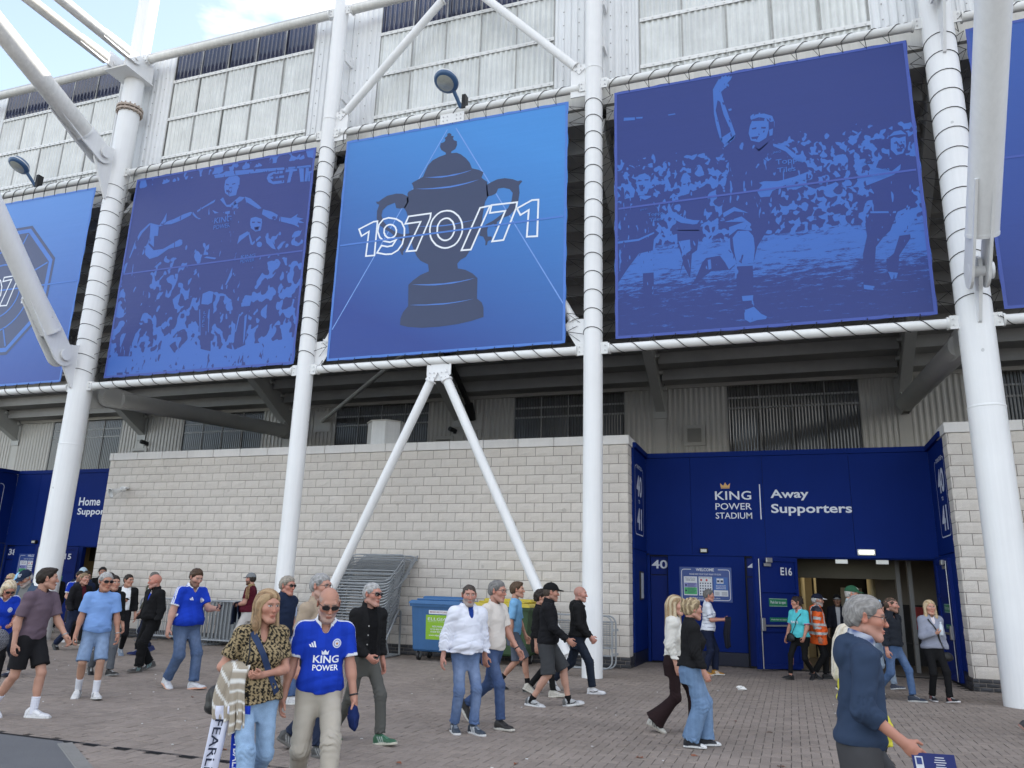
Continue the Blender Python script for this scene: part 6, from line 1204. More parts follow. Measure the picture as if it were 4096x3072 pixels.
def person(sp):
    """sp: one person's description (pose, build, clothes); returns the posed figure with world helpers"""
    g = pose(sp); res = sp.get('res', 1.0); name_loc = (sp['x'], sp['y'], 0); rz = math.radians(sp['face']-90)
    t = thing('person', sp['label'], 'person', name_loc, None, rz); g.t = t; Rw = np.array(Matrix.Rotation(rz, 3, 'Z'), f32); g.W = lambda p: Rw@np.asarray(p, f32)+A3(*name_loc); g.D = lambda p: Rw@np.asarray(p, f32)
    s = g.s; seed = sp['x']*3.1+sp['y']*1.7; skin = sp.get('skin', (.42, .225, .16)); af = sp.get('armfat', 1.0)*(.86 if g.w else 1.0); ra = (.050*af*s, .0395*af*s, .027*af*s)
    top = sp.get('top', {}); bot = sp.get('bot', {}); long_sl = top.get('sleeve', 'short') == 'long'; curls = sp.get('curl', (28, 28))
    lf = sp.get('legfat', 1.0)*(.95 if g.w else 1)
    # ---------------- body (skin)
    VV, FF, CC = [], [], []
    def push(V, F, C):
        b = sum(len(v) for v in VV); VV.append(V); FF.append(F+b); CC.append(C)
    bb = lambda pts, m: (np.min(pts, 0)-m, np.max(pts, 0)+m)
    hd = lambda P: smin(head(g, P, sp.get('jaw', .93 if g.w else 1.0), sp.get('nose', .78 if g.w else 1.0))[0], cone(P, g.Tq(0, -.028, .50), g.hc+g.Rh@A3(0, -.034, -.050), .058*s*sp.get('neck', 1)*(.88 if g.w else 1), .050*g.hs*sp.get('neck', 1)), .016)
    lo, hi = bb([g.hc, g.Tq(0, 0, .52)], .14*g.hs); hi = np.maximum(hi, g.hc+.145*g.hs)
    V, F = surf(hd, lo, hi, .0052*res); push(V, F, face_paint(((V-g.hc)@g.Rh)/g.hs, sp, skin))
    for k in (0, 1):
        if sp.get('hidehand', (0, 0))[k]: continue
        start = g.elb[k]*.7+g.wri[k]*.3 if long_sl else g.sho[k]*.45+g.elb[k]*.55
        def arm(P, k=k):
            d = cone(P, g.elb[k], g.wri[k], ra[1], ra[2]); m = g.elb[k]*.72+g.wri[k]*.28; d = smin(d, cone(P, g.elb[k]*.9+g.wri[k]*.1, m, ra[1]*1.02, ra[1]*1.02), .03)
            if not long_sl: d = smin(d, cone(P, g.sho[k], g.elb[k], ra[0], ra[1]), .02)
            d = smin(d, hand(g, k, P, curls[k]), .015); ax = g.elb[k]-g.sho[k] if not long_sl else g.wri[k]-g.elb[k]
            return np.maximum(d, -((P-start)@nrm(ax)))
        lo, hi = bb([start, g.elb[k] if not long_sl else start, g.wri[k], g.wri[k]+g.hd[k][0]*.2*s], .075); V, F = surf(arm, lo, hi, .0055*res)
        C = vcol(len(V), skin)*(1+.06*np.sin(V[:, 2:3]*23+seed)); far = np.clip(((V-g.wri[k])@g.hd[k][0])/.1, 0, 1)[:, None]; C = C*(1-far*.25)+np.array(skin, f32)*np.array((1.02, .80, .78), f32)*far*.25; push(V, F, C)
    shorts = bot.get('kind') == 'shorts'
    for k in (0, 1):
        if not shorts and not sp.get('bareankle'): continue
        a, b, c = g.hip[k], g.knee[k], g.ank[k]; calf = b*.70+c*.30+A3(0, -.018*s, 0)
        def leg(P):
            d = cone(P, a, b, .078*s*lf, .054*s*lf); d = smin(d, cone(P, b, c, .050*s*lf, .034*s*lf), .02); d = smin(d, cone(P, calf-(c-b)*.1, calf+(c-b)*.16, .046*s*lf, .040*s*lf), .035)
            return np.maximum(d, -((P-(a*.55+b*.45))@nrm(b-a)))
        lo, hi = bb([a*.5+b*.5, b, c], .10*lf); V, F = surf(leg, lo, hi, .008*res); push(V, F, vcol(len(V), sp.get('legskin', skin))*(1+.05*np.sin(V[:, 2:3]*31+seed)))
    core = lambda P: np.minimum(torso(g, P, -.022)[0], np.minimum(cone(P, g.hip[0], g.knee[0], .055*s, .04*s), cone(P, g.hip[1], g.knee[1], .055*s, .04*s)))
    lo, hi = bb([g.knee[0], g.knee[1], g.Tq(-.2, 0, .5), g.Tq(.2, 0, .5)], .14); V, F = surf(core, lo, hi, .034); push(V, F, vcol(len(V), skin))
    link('body', np_mesh('body', np.concatenate(VV), np.concatenate(FF), skin_m, np.concatenate(CC)), t)
    # ---------------- hair, cap, glasses
    if sp.get('style') and sp['style'] != 'bald':
        L = sp.get('len', .3) if sp['style'] in ('long', 'bob') else .12; lo, hi = bb([g.hc], .19); lo[2] = g.hc[2]-L-.06
        V, F = surf(lambda P: hair_sdf(g, sp, P), lo, hi, .0060*res); hc = np.array(sp.get('hair', (.08, .05, .03)), f32); q = (V-g.hc)@g.Rh
        v = .5+.5*np.sin(q[:, 0]*170+q[:, 1]*60+2*np.sin(q[:, 2]*30)); v2 = hash01(q, seed, 60); v3 = .5+.5*np.sin(q[:, 0]*420+q[:, 1]*160+4*np.sin(q[:, 2]*55+q[:, 1]*40)); C = hc*(.50+.45*v[:, None]*.6+.35*v2[:, None]+.35*v3[:, None])
        if 'hair2' in sp: m = np.clip((np.sin(q[:, 0]*120+q[:, 1]*70+seed)+.3)*1.4, 0, 1)[:, None]*.8; C = C*(1-m)+np.array(sp['hair2'], f32)*m
        link('hair', np_mesh('hair', V, F, hair_m, C), t)
    if sp.get('cap'):
        lo, hi = bb([g.hc], .25); V, F = surf(lambda P: cap_sdf(g, P), lo, hi, .0055*res); q = ((V-g.hc)@g.Rh)/g.hs; C = vcol(len(V), sp['cap'])
        if 'cap2' in sp: C[np.abs(q[:, 1]-.02) > (.055 if sp.get('cap2mode') else 9)] = sp['cap2']; C[(q[:, 1] > .095) & (q[:, 2] < .07)] = sp['cap2']
        if 'capmark' in sp: m = (np.abs(q[:, 0]) < .030) & (np.abs(q[:, 2]-.098) < .020) & (q[:, 1] > .05) & (hash01(q, 2, 420) > .45); C[m] = sp['capmark']
        link('cap', np_mesh('cap', V, F, cloth_m, C), t)
    gl = sp.get('glasses')
    if gl:
        mb = MB(); H_ = lambda *p: tuple(float(v) for v in g.hc+g.Rh@(A3(*p)*g.hs)); wrap = gl == 'wrap'; z = sp.get('glz', .018)
        for sx in (-1, 1): mb.path([H_(sx*.058, .083 if not wrap else .078, z+.004), H_(sx*.076, .045, z+.006), H_(sx*.082, -.008, z+.006), H_(sx*.080, -.03, z-.010)], .0026*max(res, .8), 5)
        mb.path([H_(-.012, .104, z+.003), H_(0, .107, z+.005), H_(.012, .104, z+.003)], .0022*max(res, .8), 5); lens = MB()
        for sx in (-1, 1):
            ring = []; n = 14
            for i in range(n):
                a = 2*math.pi*i/n; ex, ez = ((.027, .0165) if not wrap else (.030, .015)); ca, sa = math.cos(a), math.sin(a); px = ex*math.copysign(abs(ca)**.8, ca); pz = ez*math.copysign(abs(sa)**.8, sa); ring.append(H_(sx*(.033+.001)+px, .103-.45*((.033+sx*px)**2)*8-.0, z-.002+pz))
            mb.path(ring, .0022*max(res, .8), 5, True); cpt = H_(sx*.034, .098, z-.002); lens.add([cpt]+ring, [(0, 1+i, 1+(i+1) % n) for i in range(n)])
        fr = mb.build('glasses', glassframe, None, (0, 0, 0)); fr.parent = t
        if gl != 'clear': ln = lens.build('lens', lens_m, None, (0, 0, 0)); ln.parent = fr
    # ---------------- tops
    def make_top(o, nm):
        off = o.get('off', .012); sl = o.get('sleeve', 'short'); hem = o.get('hem', -.13); fa_ = o.get('fold', .0035); loose = o.get('loose', .012); vneck = o.get('v', 0); op = o.get('open'); nkr = o.get('neck', .066)
        sw_ = o.get('slw', 1.0)
        def fn(P):
            d, q = torso(g, P, off, loose, -.42, .60, True)
            if hem < -.02:
                for k in (0, 1): d = smin(d, cone(P, g.hip[k], g.hip[k]+(g.knee[k]-g.hip[k])*max(.35, -hem*1.9), .082*s*lf+off+.008, .082*s*lf+off+.012), .05)
            for k in (0, 1):
                d = smin(d, cone(P, g.Tq(0, -.02, .50), g.sho[k], .056*s+off, .054*s+off), .035*s)
                if sl == 'none': continue
                a = smin(cone(P, g.sho[k], g.elb[k], ra[0]+off+.004, (ra[1]+off+.004)*(sw_ if sl == 'short' else 1)), 9, .001) if False else cone(P, g.sho[k], g.elb[k], ra[0]+off+.004, (ra[1]+off+.006)*(sw_ if sl == 'short' else 1.0))
                if sl == 'short': e = g.sho[k]*(1-o.get('sl', .72))+g.elb[k]*o.get('sl', .72); a = smax(a, (P-e)@nrm(g.elb[k]-g.sho[k]), .004)
                else:
                    f_ = o.get('sl', .96); e = g.elb[k]*(1-f_)+g.wri[k]*f_; b = cone(P, g.elb[k], g.wri[k], ra[1]+off+.004, ra[2]+off*.8+.006); b = smax(b, (P-e)@nrm(g.wri[k]-g.elb[k]), .004); a = smin(a, b, .02)
                    tl = ((P-g.sho[k])@nrm(g.elb[k]-g.sho[k])); ne = np.exp(-(((P-g.elb[k])**2).sum(1))/.012)+np.exp(-(((P-g.wri[k])**2).sum(1))/.010); a = a+fa_*1.1*ne*creases(P, (P-g.elb[k])@nrm(g.wri[k]-g.elb[k]), seed+k)
                d = smin(d, a, .028*s)
            hz = hem+.012*np.sin(q[:, 0]*14+seed)+.35*np.clip(q[:, 1], -1, 0)*.0
            d = smax(d, (hz-q[:, 2])*s, .006)
            m = .45+.9*np.exp(-((q[:, 2]-.08)/.14)**2)+.5*np.exp(-((q[:, 2]-.40)/.08)**2*1.0)*(np.abs(q[:, 0]) > .09)
            d = d+fa_*m*wav(P, seed, o.get('fr', 1.0))
            if o.get('rib'): d = d-o['rib']*np.exp(-((q[:, 2]-hem-.03)/.025)**2)
            nk = cone(P, g.Tq(0, -.012, .50), g.hc+g.Rh@A3(0, -.02, -.03), nkr*s, nkr*1.0*s)
            if o.get('hood'): d = smin(d, ell(q, (0, -.085, .540), (.115, .062, .052))*s, .02); d = smin(d, ell(q, (0, -.118, .478), (.110, .046, .085))*s, .025); d = smin(d, cone(q, A3(-.10, -.03, .545), A3(-.065, .085, .50), .030, .022)*s, .02); d = smin(d, cone(q, A3(.10, -.03, .545), A3(.065, .085, .50), .030, .022)*s, .02)
            if o.get('collar'): cr = np.abs(cone(P, g.Tq(0, -.012, .50), g.hc+g.Rh@A3(0, -.02, -.06), (nkr+.010)*s, (nkr+.008)*s))-.006; cr = np.maximum(cr, np.maximum((q[:, 2]-(.575+o['collar']-.25*q[:, 1]))*s, (.49-q[:, 2])*s)); d = smin(d, cr, .01)
            d = smax(d, -nk, .006)
            if vneck: d = smax(d, -ell(q, (0, .09, .515), (.036, .14, vneck))*s, .006)
            if op: wd = np.interp(q[:, 2], [-.2, .2, .5], [op[0], op[1], op[2]]); d = smax(d, -(np.maximum(np.abs(q[:, 0]-o.get('openx', 0))-wd, .0-q[:, 1]))*s, .008)
            return d
        pts = [g.Tq(-.26*g.fat, -.16, hem-.03), g.Tq(.26*g.fat, .16+g.belly, hem-.03), g.Tq(0, -.2 if o.get('hood') else 0, .64), g.Tq(0, .2+g.belly, .2), g.Tq(0, -.16, .2)]+([g.sho[0], g.sho[1]] if sl == 'none' else [g.elb[0], g.elb[1], g.sho[0], g.sho[1]]+([g.wri[0], g.wri[1]] if sl == 'long' else []))
        lo, hi = bb(pts, .09); V, F = surf(fn, lo, hi, o.get('h', .0085)*res); q = ((V-g.pel)@g.R)/s; C = vcol(len(V), o.get('col', (.3, .3, .3)))
        nk = cone(V, g.Tq(0, -.012, .50), g.hc+g.Rh@A3(0, -.02, -.03), nkr*s, nkr*s)
        al = [np.clip(((V-g.sho[k])@(g.elb[k]-g.sho[k]))/float((g.elb[k]-g.sho[k])@(g.elb[k]-g.sho[k])), 0, 3) for k in (0, 1)]; wt = np.interp(q[:, 2], *g.T['w'])*g.fat+g.belly*.35+off+.004; inarm = [(cone(V, g.sho[k], g.elb[k], 0, 0) < ra[0]+off+.03) & (q[:, 0]*(-1, 1)[k] > np.where(q[:, 2] > .40, g.sw*.86, wt)) for k in (0, 1)]
        o['_'] = 0
        if o.get('paint'): o['paint'](C, V, q, g, dict(nk=nk, al=al, arm=inarm, slend=o.get('sl', .72), hem=hem, N=normals(V, F)))
        ob = link(nm, np_mesh(nm, V, F, o.get('mat', cloth_m), C), t); return ob, fn
    g.topfn = None
    if 'inner' in sp:
        sp['inner']['hem'] = max(sp['inner'].get('hem', 0), top.get('hem', 0)+.03) if not sp.get('longinner') else sp['inner'].get('hem', -.05)
        g.inner, _ = make_top(sp['inner'], sp['inner'].get('name', 'shirt'))
    if top: g.topo, g.topfn = make_top(top, top.get('name', 'shirt'))
    # ---------------- trousers
    if bot:
        rt, rk, rh = [v*s*lf*.95 for v in bot.get('r', (.088, .068, .064))]; off = bot.get('off', .010); end = bot.get('end', .93); wz = bot.get('waist', .07); fa_ = bot.get('fold', .006)
        def bfn(P):
            d, q = torso(g, P, off, 0, -.19, wz)
            L = None
            for k in (0, 1):
                a, b, c = g.hip[k], g.knee[k], g.ank[k]; ba, cb = b-a, c-b; l1, l2 = np.linalg.norm(ba), np.linalg.norm(cb)
                if shorts:
                    e = a*(1-end)+b*end; v = cone(P, a, b, rt, rh); v = smax(v, (P-e)@nrm(ba), .006); v = v+fa_*.5*wav(P, seed+k)
                else:
                    u2 = ((P-b)@cb)/(l2*l2); v = smin(cone(P, a, b, rt, rk), cone(P, b, c, rk, rh), .03*s); e = b*(1-end)+c*end
                    if bot.get('flare'): v = v-bot['flare']*np.clip(u2, 0, 1)**2
                    v = smax(v, (P-e)@nrm(cb), .006)
                    nk_ = np.exp(-(u2/.22)**2)*.9+np.exp(-((u2-end)/.16)**2)*1.15; ph = 8*P[:, 0]/s+5*np.sin(30*P[:, 0]+11*P[:, 1]+seed+k)
                    v = v+fa_*nk_*creases(P, u2*l2/s, seed+k)+fa_*.5*wav(P, seed+k*2, .8)
                    if bot.get('seam'): pass
                L = v if L is None else np.minimum(L, v) if bot.get('split', 0) else smin(L, v, .012)
            d = smin(d, L, .035*s); return d
        ends = [g.knee[k] if shorts else g.ank[k] for k in (0, 1)]; lo, hi = bb([g.Tq(-.2*g.fat, -.15, wz), g.Tq(.2*g.fat, .15+g.belly, wz)]+ends+[g.knee[0], g.knee[1]], .10+.05*(bot.get('flare', 0) > 0)); hi[2] = g.Tq(0, 0, wz)[2]+.05
        V, F = surf(bfn, lo, hi, bot.get('h', .0095)*res); C = vcol(len(V), bot.get('col', (.05, .06, .1)))
        N = normals(V, F); fade = bot.get('fade', 0)
        for k in (0, 1):
            a, b, c = g.hip[k], g.knee[k], g.ank[k]; near = cone(V, a, b, 0, 0) < cone(V, g.hip[1-k], g.knee[1-k], 0, 0)
            if fade:
                tt = np.clip(((V-a)@(b-a))/float((b-a)@(b-a)), 0, 2); m = np.exp(-((tt-.55)/.38)**2)*np.clip(N[:, 1]*.8+np.abs(N[:, 0])*.25, 0, 1)*near+.6*np.exp(-((tt-1.35)/.3)**2)*np.clip(N[:, 1], 0, 1)*near
                C = C+(m*fade)[:, None]*np.array((.30, .33, .36), f32)
        if fade or bot.get('denim'): C = C*(.88+.24*hash01(V, seed, 55))[:, None]
        if bot.get('paint'): bot['paint'](C, V, ((V-g.pel)@g.R)/s, g, N)
        link(bot.get('name', 'shorts' if shorts else 'trousers'), np_mesh('trousers', V, F, denim_m if bot.get('denim') or fade else cloth_m, C), t); g.botfn = bfn
    # ---------------- socks and shoes
    shs = sp.get('shoes', {})
    if shorts or 'sock' in sp:
        sc = sp.get('sock', (.6, .6, .62)); sl = sp.get('sockh', .13)
        for k in (0, 1):
            up = nrm(g.knee[k]-g.ank[k]); fn = lambda P: np.maximum(np.maximum(cone(P, g.ank[k]-up*.03, g.ank[k]+up*.3, .037*s*lf+.004, .050*s*lf+.004), (P-g.ank[k])@up-sl), -.05-(P-g.ank[k])@up)+.0018*np.sin(((P-g.ank[k])@up)*220)
            lo, hi = bb([g.ank[k], g.ank[k]+up*sl], .075); V, F = surf(fn, lo, hi, .0075*res); link('sock', np_mesh('sock', V, F, cloth_m, vcol(len(V), sc)), t)
    for k in (0, 1):
        fn = lambda P: shoe_sdf(g, k, P, shs.get('kind', 'trainer'))[0]; Rf = g.foot[k]; lo, hi = bb([g.ank[k]+Rf@(A3(0, -.09, -.085)*s), g.ank[k]+Rf@(A3(0, .22, -.085)*s), g.ank[k]], .07); V, F = surf(fn, lo, hi, .0065*res)
        q = ((V-g.ank[k])@Rf)/(s*(.92 if g.w else 1.04)); C = vcol(len(V), shs.get('col', (.03, .03, .03))); C[q[:, 2] < -.060+.004*np.sin(q[:, 1]*30)] = shs.get('sole', (.55, .54, .5))
        C *= (1-.30*((np.abs(q[:, 2]+.057) < .0035) | (np.abs(q[:, 1]+.045-.4*(q[:, 2]+.04)) < .004) | (np.abs(q[:, 1]-.125+.5*np.abs(q[:, 0])) < .004) | ((np.abs(q[:, 2]+.030+.35*(q[:, 1]-.03)) < .003) & (q[:, 1] > -.03) & (q[:, 1] < .12))))[:, None]; C *= (.90+.14*hash01(q, seed, 90))[:, None]
        if 'stripe' in shs:
            u = q[:, 1]+.55*(q[:, 2]+.05)
            for c0 in (.012, .040, .068): C[(np.abs(u-c0) < .0075) & (np.abs(q[:, 0]) > .022) & (q[:, 2] > -.058) & (q[:, 2] < -.002)] = shs['stripe']
        if 'swoosh' in shs: u = q[:, 2]+.047-.9*(q[:, 1]-.05)**2*4+.18*(.05-q[:, 1]); C[(np.abs(u) < .007) & (np.abs(q[:, 0]) > .022) & (q[:, 1] > -.035) & (q[:, 1] < .10) & (q[:, 2] > -.058)] = shs['swoosh']
        if 'heel' in shs: C[(q[:, 1] < -.045) & (q[:, 2] > -.058)] = shs['heel']
        if 'toe' in shs: C[(q[:, 1] > .135) & (q[:, 2] > -.062)] = shs['toe']
        lc = shs.get('lace', (.6, .6, .6)); C[(np.abs(q[:, 0]) < .020) & (q[:, 1] > .015) & (q[:, 1] < .105) & (q[:, 2] > -.06) & (np.sin(q[:, 1]*330) > .1)] = lc
        if 'base' in shs: C[q[:, 2] < -.080] = shs['base']
        if len(V): link('shoe', np_mesh('shoe', V, F, shoe_m, C), t)
    return g
def decal(g, fn, V2, F2, u0, v0, mat, name, parent=None, dist=.0035, back=False, org=None, d_=None, ux=None, uz=None):
    """prints flat artwork (u to the wearer's left..right as seen from the front, v up, torso units) onto a garment by marching to its surface"""
    n = len(V2); P = np.zeros((n, 3), f32); sg = -1 if not back else 1
    for i, (a, b) in enumerate(np.asarray(V2)[:, :2]): P[i] = g.Tq(sg*(u0+a), (.45 if not back else -.45), v0+b)
    d = g.R@A3(0, -1 if not back else 1, 0); live = np.ones(n, bool)
    for _ in range(60):
        s_ = fn(P)-dist; P += d*np.clip(s_*.75, -.02, .05)[:, None]
    V = [tuple(float(x) for x in p) for p in P]; mb = MB(); mb.add(V, F2); o = mb.build(name, mat, None, (0, 0, 0)); o.parent = parent or g.t; return o
def subdiv(V, F, m=.02):
    """splits long triangles so a print can bend with the cloth"""
    V = [tuple(v[:2]) for v in V]; T = []
    for f in F:
        for i in range(1, len(f)-1): T.append((f[0], f[i], f[i+1]))
    for _ in range(4):
        out = []; cache = {}; ch = False
        def mid(a, b):
            k = (min(a, b), max(a, b))
            if k not in cache: cache[k] = len(V); V.append(((V[a][0]+V[b][0])/2, (V[a][1]+V[b][1])/2))
            return cache[k]
        lenq = lambda a, b: math.hypot(V[a][0]-V[b][0], V[a][1]-V[b][1])
        for a, b, c in T:
            L = [lenq(a, b), lenq(b, c), lenq(c, a)]; mxl = max(L)
            if mxl < m: out.append((a, b, c)); continue
            ch = True; i = L.index(mxl)
            if i == 1: a, b, c = b, c, a
            elif i == 2: a, b, c = c, a, b
            d = mid(a, b); out += [(a, d, c), (d, b, c)]
        T = out
        if not ch: break
    return np.array(V), T
def art_text(s, w, h, **k): V, F = fit_text(s, w, h, **k); return subdiv(V, F)
def art_disc(r, n=20): return np.array([(0, 0)]+[(r*math.cos(2*math.pi*i/n), r*math.sin(2*math.pi*i/n)) for i in range(n)]), [(0, 1+i, 1+(i+1) % n) for i in range(n)]
def art_poly(p): t_ = tessellate_polygon([[Vector((a, b, 0)) for a, b in p]]); return subdiv([tuple(q) for q in p], [tuple(q) for q in t_])
def art_bars():
    V, F = [], []
    for k in range(3):
        x = .0+.017*k; hh = .020+.012*k; b = len(V); V += [(x, 0), (x+.013, 0), (x+.013-.012, hh), (x-.012, hh)][:]; F.append((b, b+1, b+2, b+3))
    return np.array(V), F
crest_m = M('crest_print', (.55, .58, .68), .5, var=.05); crest_b = M('crest_blue', (.02, .06, .35), .5); crest_o = M('crest_orange', (.45, .18, .04), .5); white_p = M('shirt_print_white', (.72, .74, .80), .6, var=.03)
def crest(g, fn, u, v, r=.033, parent=None):
    decal(g, fn, *art_disc(r), u, v, crest_m, 'crest', parent, .004); decal(g, fn, *art_disc(r*.74), u, v, crest_b, 'crest_ring', parent, .0052); decal(g, fn, *art_disc(r*.62), u, v, crest_m, 'crest_field', parent, .0062)
    p = [(-.55, .35), (-.3, .1), (-.1, .3), (.1, .3), (.3, .1), (.55, .35), (.35, -.15), (.12, -.5), (-.12, -.5), (-.35, -.15)]; decal(g, fn, *art_poly([(a*r*.6, b*r*.6) for a, b in p]), u, v, crest_o, 'crest_emblem', parent, .0072)
# garment paint helpers
def p_jersey(base, trim, collar=.022, stripes=True, cuff=True):
    def f(C, V, q, g, k):
        C *= (1+.05*np.sign(np.sin(q[:, 0]*52)))[:, None]
        if stripes:
            for off in (-.030, -.004, .022):
                m = (np.abs(q[:, 1]+.008-off) < .0075) & (k['N'] @ (g.R@A3(0, 0, 1)) > .15) & (q[:, 2] > .40) & (np.abs(q[:, 0]) > .075)
                for s_ in (0, 1): m |= (np.abs(q[:, 1]+.008-off) < .0075) & k['arm'][s_] & (k['al'][s_] < k['slend']*.99) & (np.abs(k['N']@(g.R@A3(1, 0, 0))) > .35) & (q[:, 0]*(1 if s_ else -1) > 0)
                C[m] = trim
        if cuff:
            for s_ in (0, 1): C[k['arm'][s_] & (k['al'][s_] > k['slend']-.075)] = trim
        if collar: C[(k['nk'] < collar) & (q[:, 2] > .40)] = trim
    return f
def p_check(a, b, fx=70, fz=70, w=.45):
    def f(C, V, q, g, k):
        sx = .5+.5*np.sin(q[:, 0]*fx*2+np.where(np.abs(q[:, 0]) > .17, q[:, 1]*fx*2, 0)); sz = .5+.5*np.sin(q[:, 2]*fz*2); m = (sx*.5+sz*.5)[:, None]; C[:] = np.array(a, f32)*(1-m)+np.array(b, f32)*m
    return f
def p_leopard(a, b):
    def f(C, V, q, g, k):
        h = hash01(q*np.array((1, .8, 1), f32), 3.3, 150)+.30*np.sin(q[:, 0]*260+3*np.sin(q[:, 2]*170))*.5; C[h > .52] = b
    return f
def p_bands(z0, z1, col, sleeves=True):
    def f(C, V, q, g, k):
        for a in z0: C[(np.abs(q[:, 2]-a) < z1)] = col
    return f
# ------------------------------------------------------------------ the crowd
BL = (.010, .042, .40); WH = (.70, .72, .76); BK = (.010, .010, .011); NV = (.012, .017, .040); JN = (.055, .095, .20); DJ = (.018, .026, .060)
phone_m = M('phone', (.012, .012, .014), .15, var=0); strap_m = M('strap_leather', (.012, .012, .013), .5, var=.1); watch_m = M('watch', (.02, .02, .022), .3)
def V3(p): return Vector([float(v) for v in p])
def handframe(g, k):
    fd, tb, n = g.hd[k]; return V3(g.W(g.wri[k])), V3(g.D(fd)), V3(g.D(tb)), V3(g.D(n))
def phone(g, k, label):
    w, fd, tb, n = handframe(g, k); c = w+fd*.10+n*.030+tb*.02; t = thing('phone', label, 'phone', c); R = Matrix((tb, n, fd)).transposed()
    MB().box(c, (.072, .009, .148), R, bev=.003).build('phone_case', phone_m, t)
def watch(g, k, col=None):
    p = g.wri[k]; e = g.elb[k]; c = p*.90+e*.10; d = nrm(p-e); x, y, _ = frame(V3(d)); r = .030*g.s; mb = MB(); mb.path([V3(c)+(x*math.cos(a)+y*math.sin(a))*r*1.08 for a in np.linspace(0, 6.283, 15)[:-1]], .0075, 5, True)
    o = mb.build('watch', col or watch_m, None, (0, 0, 0)); o.parent = g.t
BR, DB, GR, LB, SV = (.055, .030, .016), (.020, .013, .009), (.25, .24, .23), (.36, .24, .11), (.42, .41, .39)
walk = lambda a, b, sd=.08, p=24: ((a, -sd, 0, -8), (b, sd, .045, p))      # left foot leads
walkR = lambda a, b, sd=.08, p=24: ((b, -sd, .045, p), (a, sd, 0, -8))     # right foot leads
tee = lambda c, **k: dict(dict(col=c, sleeve='short', hem=0.0055, loose=.016, fold=.0058, slw=1.18, inner_hem=0), **k)
jumper = lambda c, **k: dict(dict(col=c, sleeve='long', hem=0.05, off=.018, fold=.0062, rib=.006), **k)
jeans = lambda c=JN, **k: dict(dict(col=c, denim=1, fade=.22, r=(.090, .070, .064), fold=.007), **k)
pants = lambda c, **k: dict(dict(col=c, r=(.090, .070, .066), fold=.007), **k)
shorts = lambda c, **k: dict(dict(kind='shorts', col=c, r=(.098, .09, .100), end=.98, fold=.006), **k)
tr = lambda c, so=(.6, .6, .58), **k: dict(dict(col=c, sole=so), **k)

# --- foreground pair and the man with the programme
g = person(dict(label='bald man in blue football shirt, sunglasses and beige cargo trousers looking down', x=-3.56, y=5.66, face=-52, H=1.69, fat=1.03, belly=.035, lean=5, head=(4, 20), style='bald', sides=1, hair=(.33, .31, .29), scalp=.5, stubble=.35, beard=(.42, .40, .38), glasses='dark',
    legs=walk(.34, -.26, .09), arms=((8, 11, 12, 5), (-4, 13, 16, 10)), curl=(42, 30), skin=(.40, .205, .145), res=.9,
    top=tee(BL, paint=p_jersey(BL, WH), v=.06, sl=.74), bot=pants((.40, .365, .31), r=(.098, .078, .070), fold=.009), shoes=tr(BK)))
decal(g, g.topfn, *art_text('KING', .205, .058, bold=.02), -.085, .235, white_p, 'shirt_lettering', g.topo); decal(g, g.topfn, *art_text('POWER', .205, .044, bold=.02), -.085, .178, white_p, 'shirt_lettering', g.topo)
decal(g, g.topfn, *art_poly([(0, 0), (.05, 0), (.055, .034), (.04, .018), (.025, .038), (.010, .018), (-.005, .034)]), -.02, .30, white_p, 'crown_emblem', g.topo); crest(g, g.topfn, .095, .385, .036, g.topo); decal(g, g.topfn, *art_bars(), -.115, .355, white_p, 'sponsor_mark', g.topo); watch(g, 0)
# pockets of the cargo trousers and the cap he carries
w, fd, tb, n = handframe(g, 0); c = w+fd*.115+n*.02; t = thing('baseball_cap', 'folded navy cap carried in the left hand of the bald man in blue', 'cap', c)
V, F = surf(lambda P: smin(ell(P, (0, 0, -.02), (.045, .075, .095)), ell(P, (0, .05, -.06), (.02, .06, .06)), .02)+.002*np.sin(P[:, 2]*90), (-.12, -.16, -.17), (.12, .17, .13), .008); o = link('cap_cloth', np_mesh('cap_cloth', V, F, cloth_m, vcol(len(V), (.010, .020, .085))), t); t.rotation_euler = (0, .1, g.t.rotation_euler.z)
LEO = (.30, .23, .13)
g = person(dict(label='woman in a leopard print blouse and light jeans carrying a striped cardigan and scarf', x=-3.86, y=5.26, face=-38, H=1.63, sex='w', fat=1.10, belly=.03, head=(18, 4), style='long', len=.25, vol=.016, hair=(.22, .135, .07), hair2=(.40, .28, .16), legs=walkR(.30, -.22, .075), arms=((12, 10, 88, 62), (-6, 26, 105, 55)), curl=(48, 50), skin=(.44, .225, .16), res=.9,
    top=tee(LEO, paint=p_leopard(LEO, (.012, .011, .010)), v=.10, hem=-0.035, sl=.70, loose=.03), bot=jeans((.22, .33, .48), r=(.096, .074, .075), fade=.15), shoes=tr(BK)))
# navy sling band across the blouse
def strap(g, a, b, name, mat, w=.016, off=.006, n=16, side=1):
    """band lying on the garment from torso point a to b (x, z in torso units), round the front"""
    L, R_ = [], []
    for i in range(n+1):
        u = i/n; x = a[0]+(b[0]-a[0])*u; z = a[1]+(b[1]-a[1])*u
        for lst, s_ in ((L, -1), (R_, 1)): lst.append((x+s_*w*.75, z+s_*w*.6*(1 if (b[0]-a[0])*(b[1]-a[1]) < 0 else -1)))
    P = [g.Tq(x, .45*side, z) for x, z in L+R_]; P = np.array(P, f32); d = g.R@A3(0, -side, 0)
    for _ in range(60): P += d*np.clip((g.topfn(P)-off)*.75, -.02, .05)[:, None]
    m = n+1; mb = MB(); mb.add([tuple(map(float, p)) for p in P], [(i, i+1, m+i+1, m+i) for i in range(n)], True); o = mb.build(name, mat, None, (0, 0, 0)); o.parent = g.t
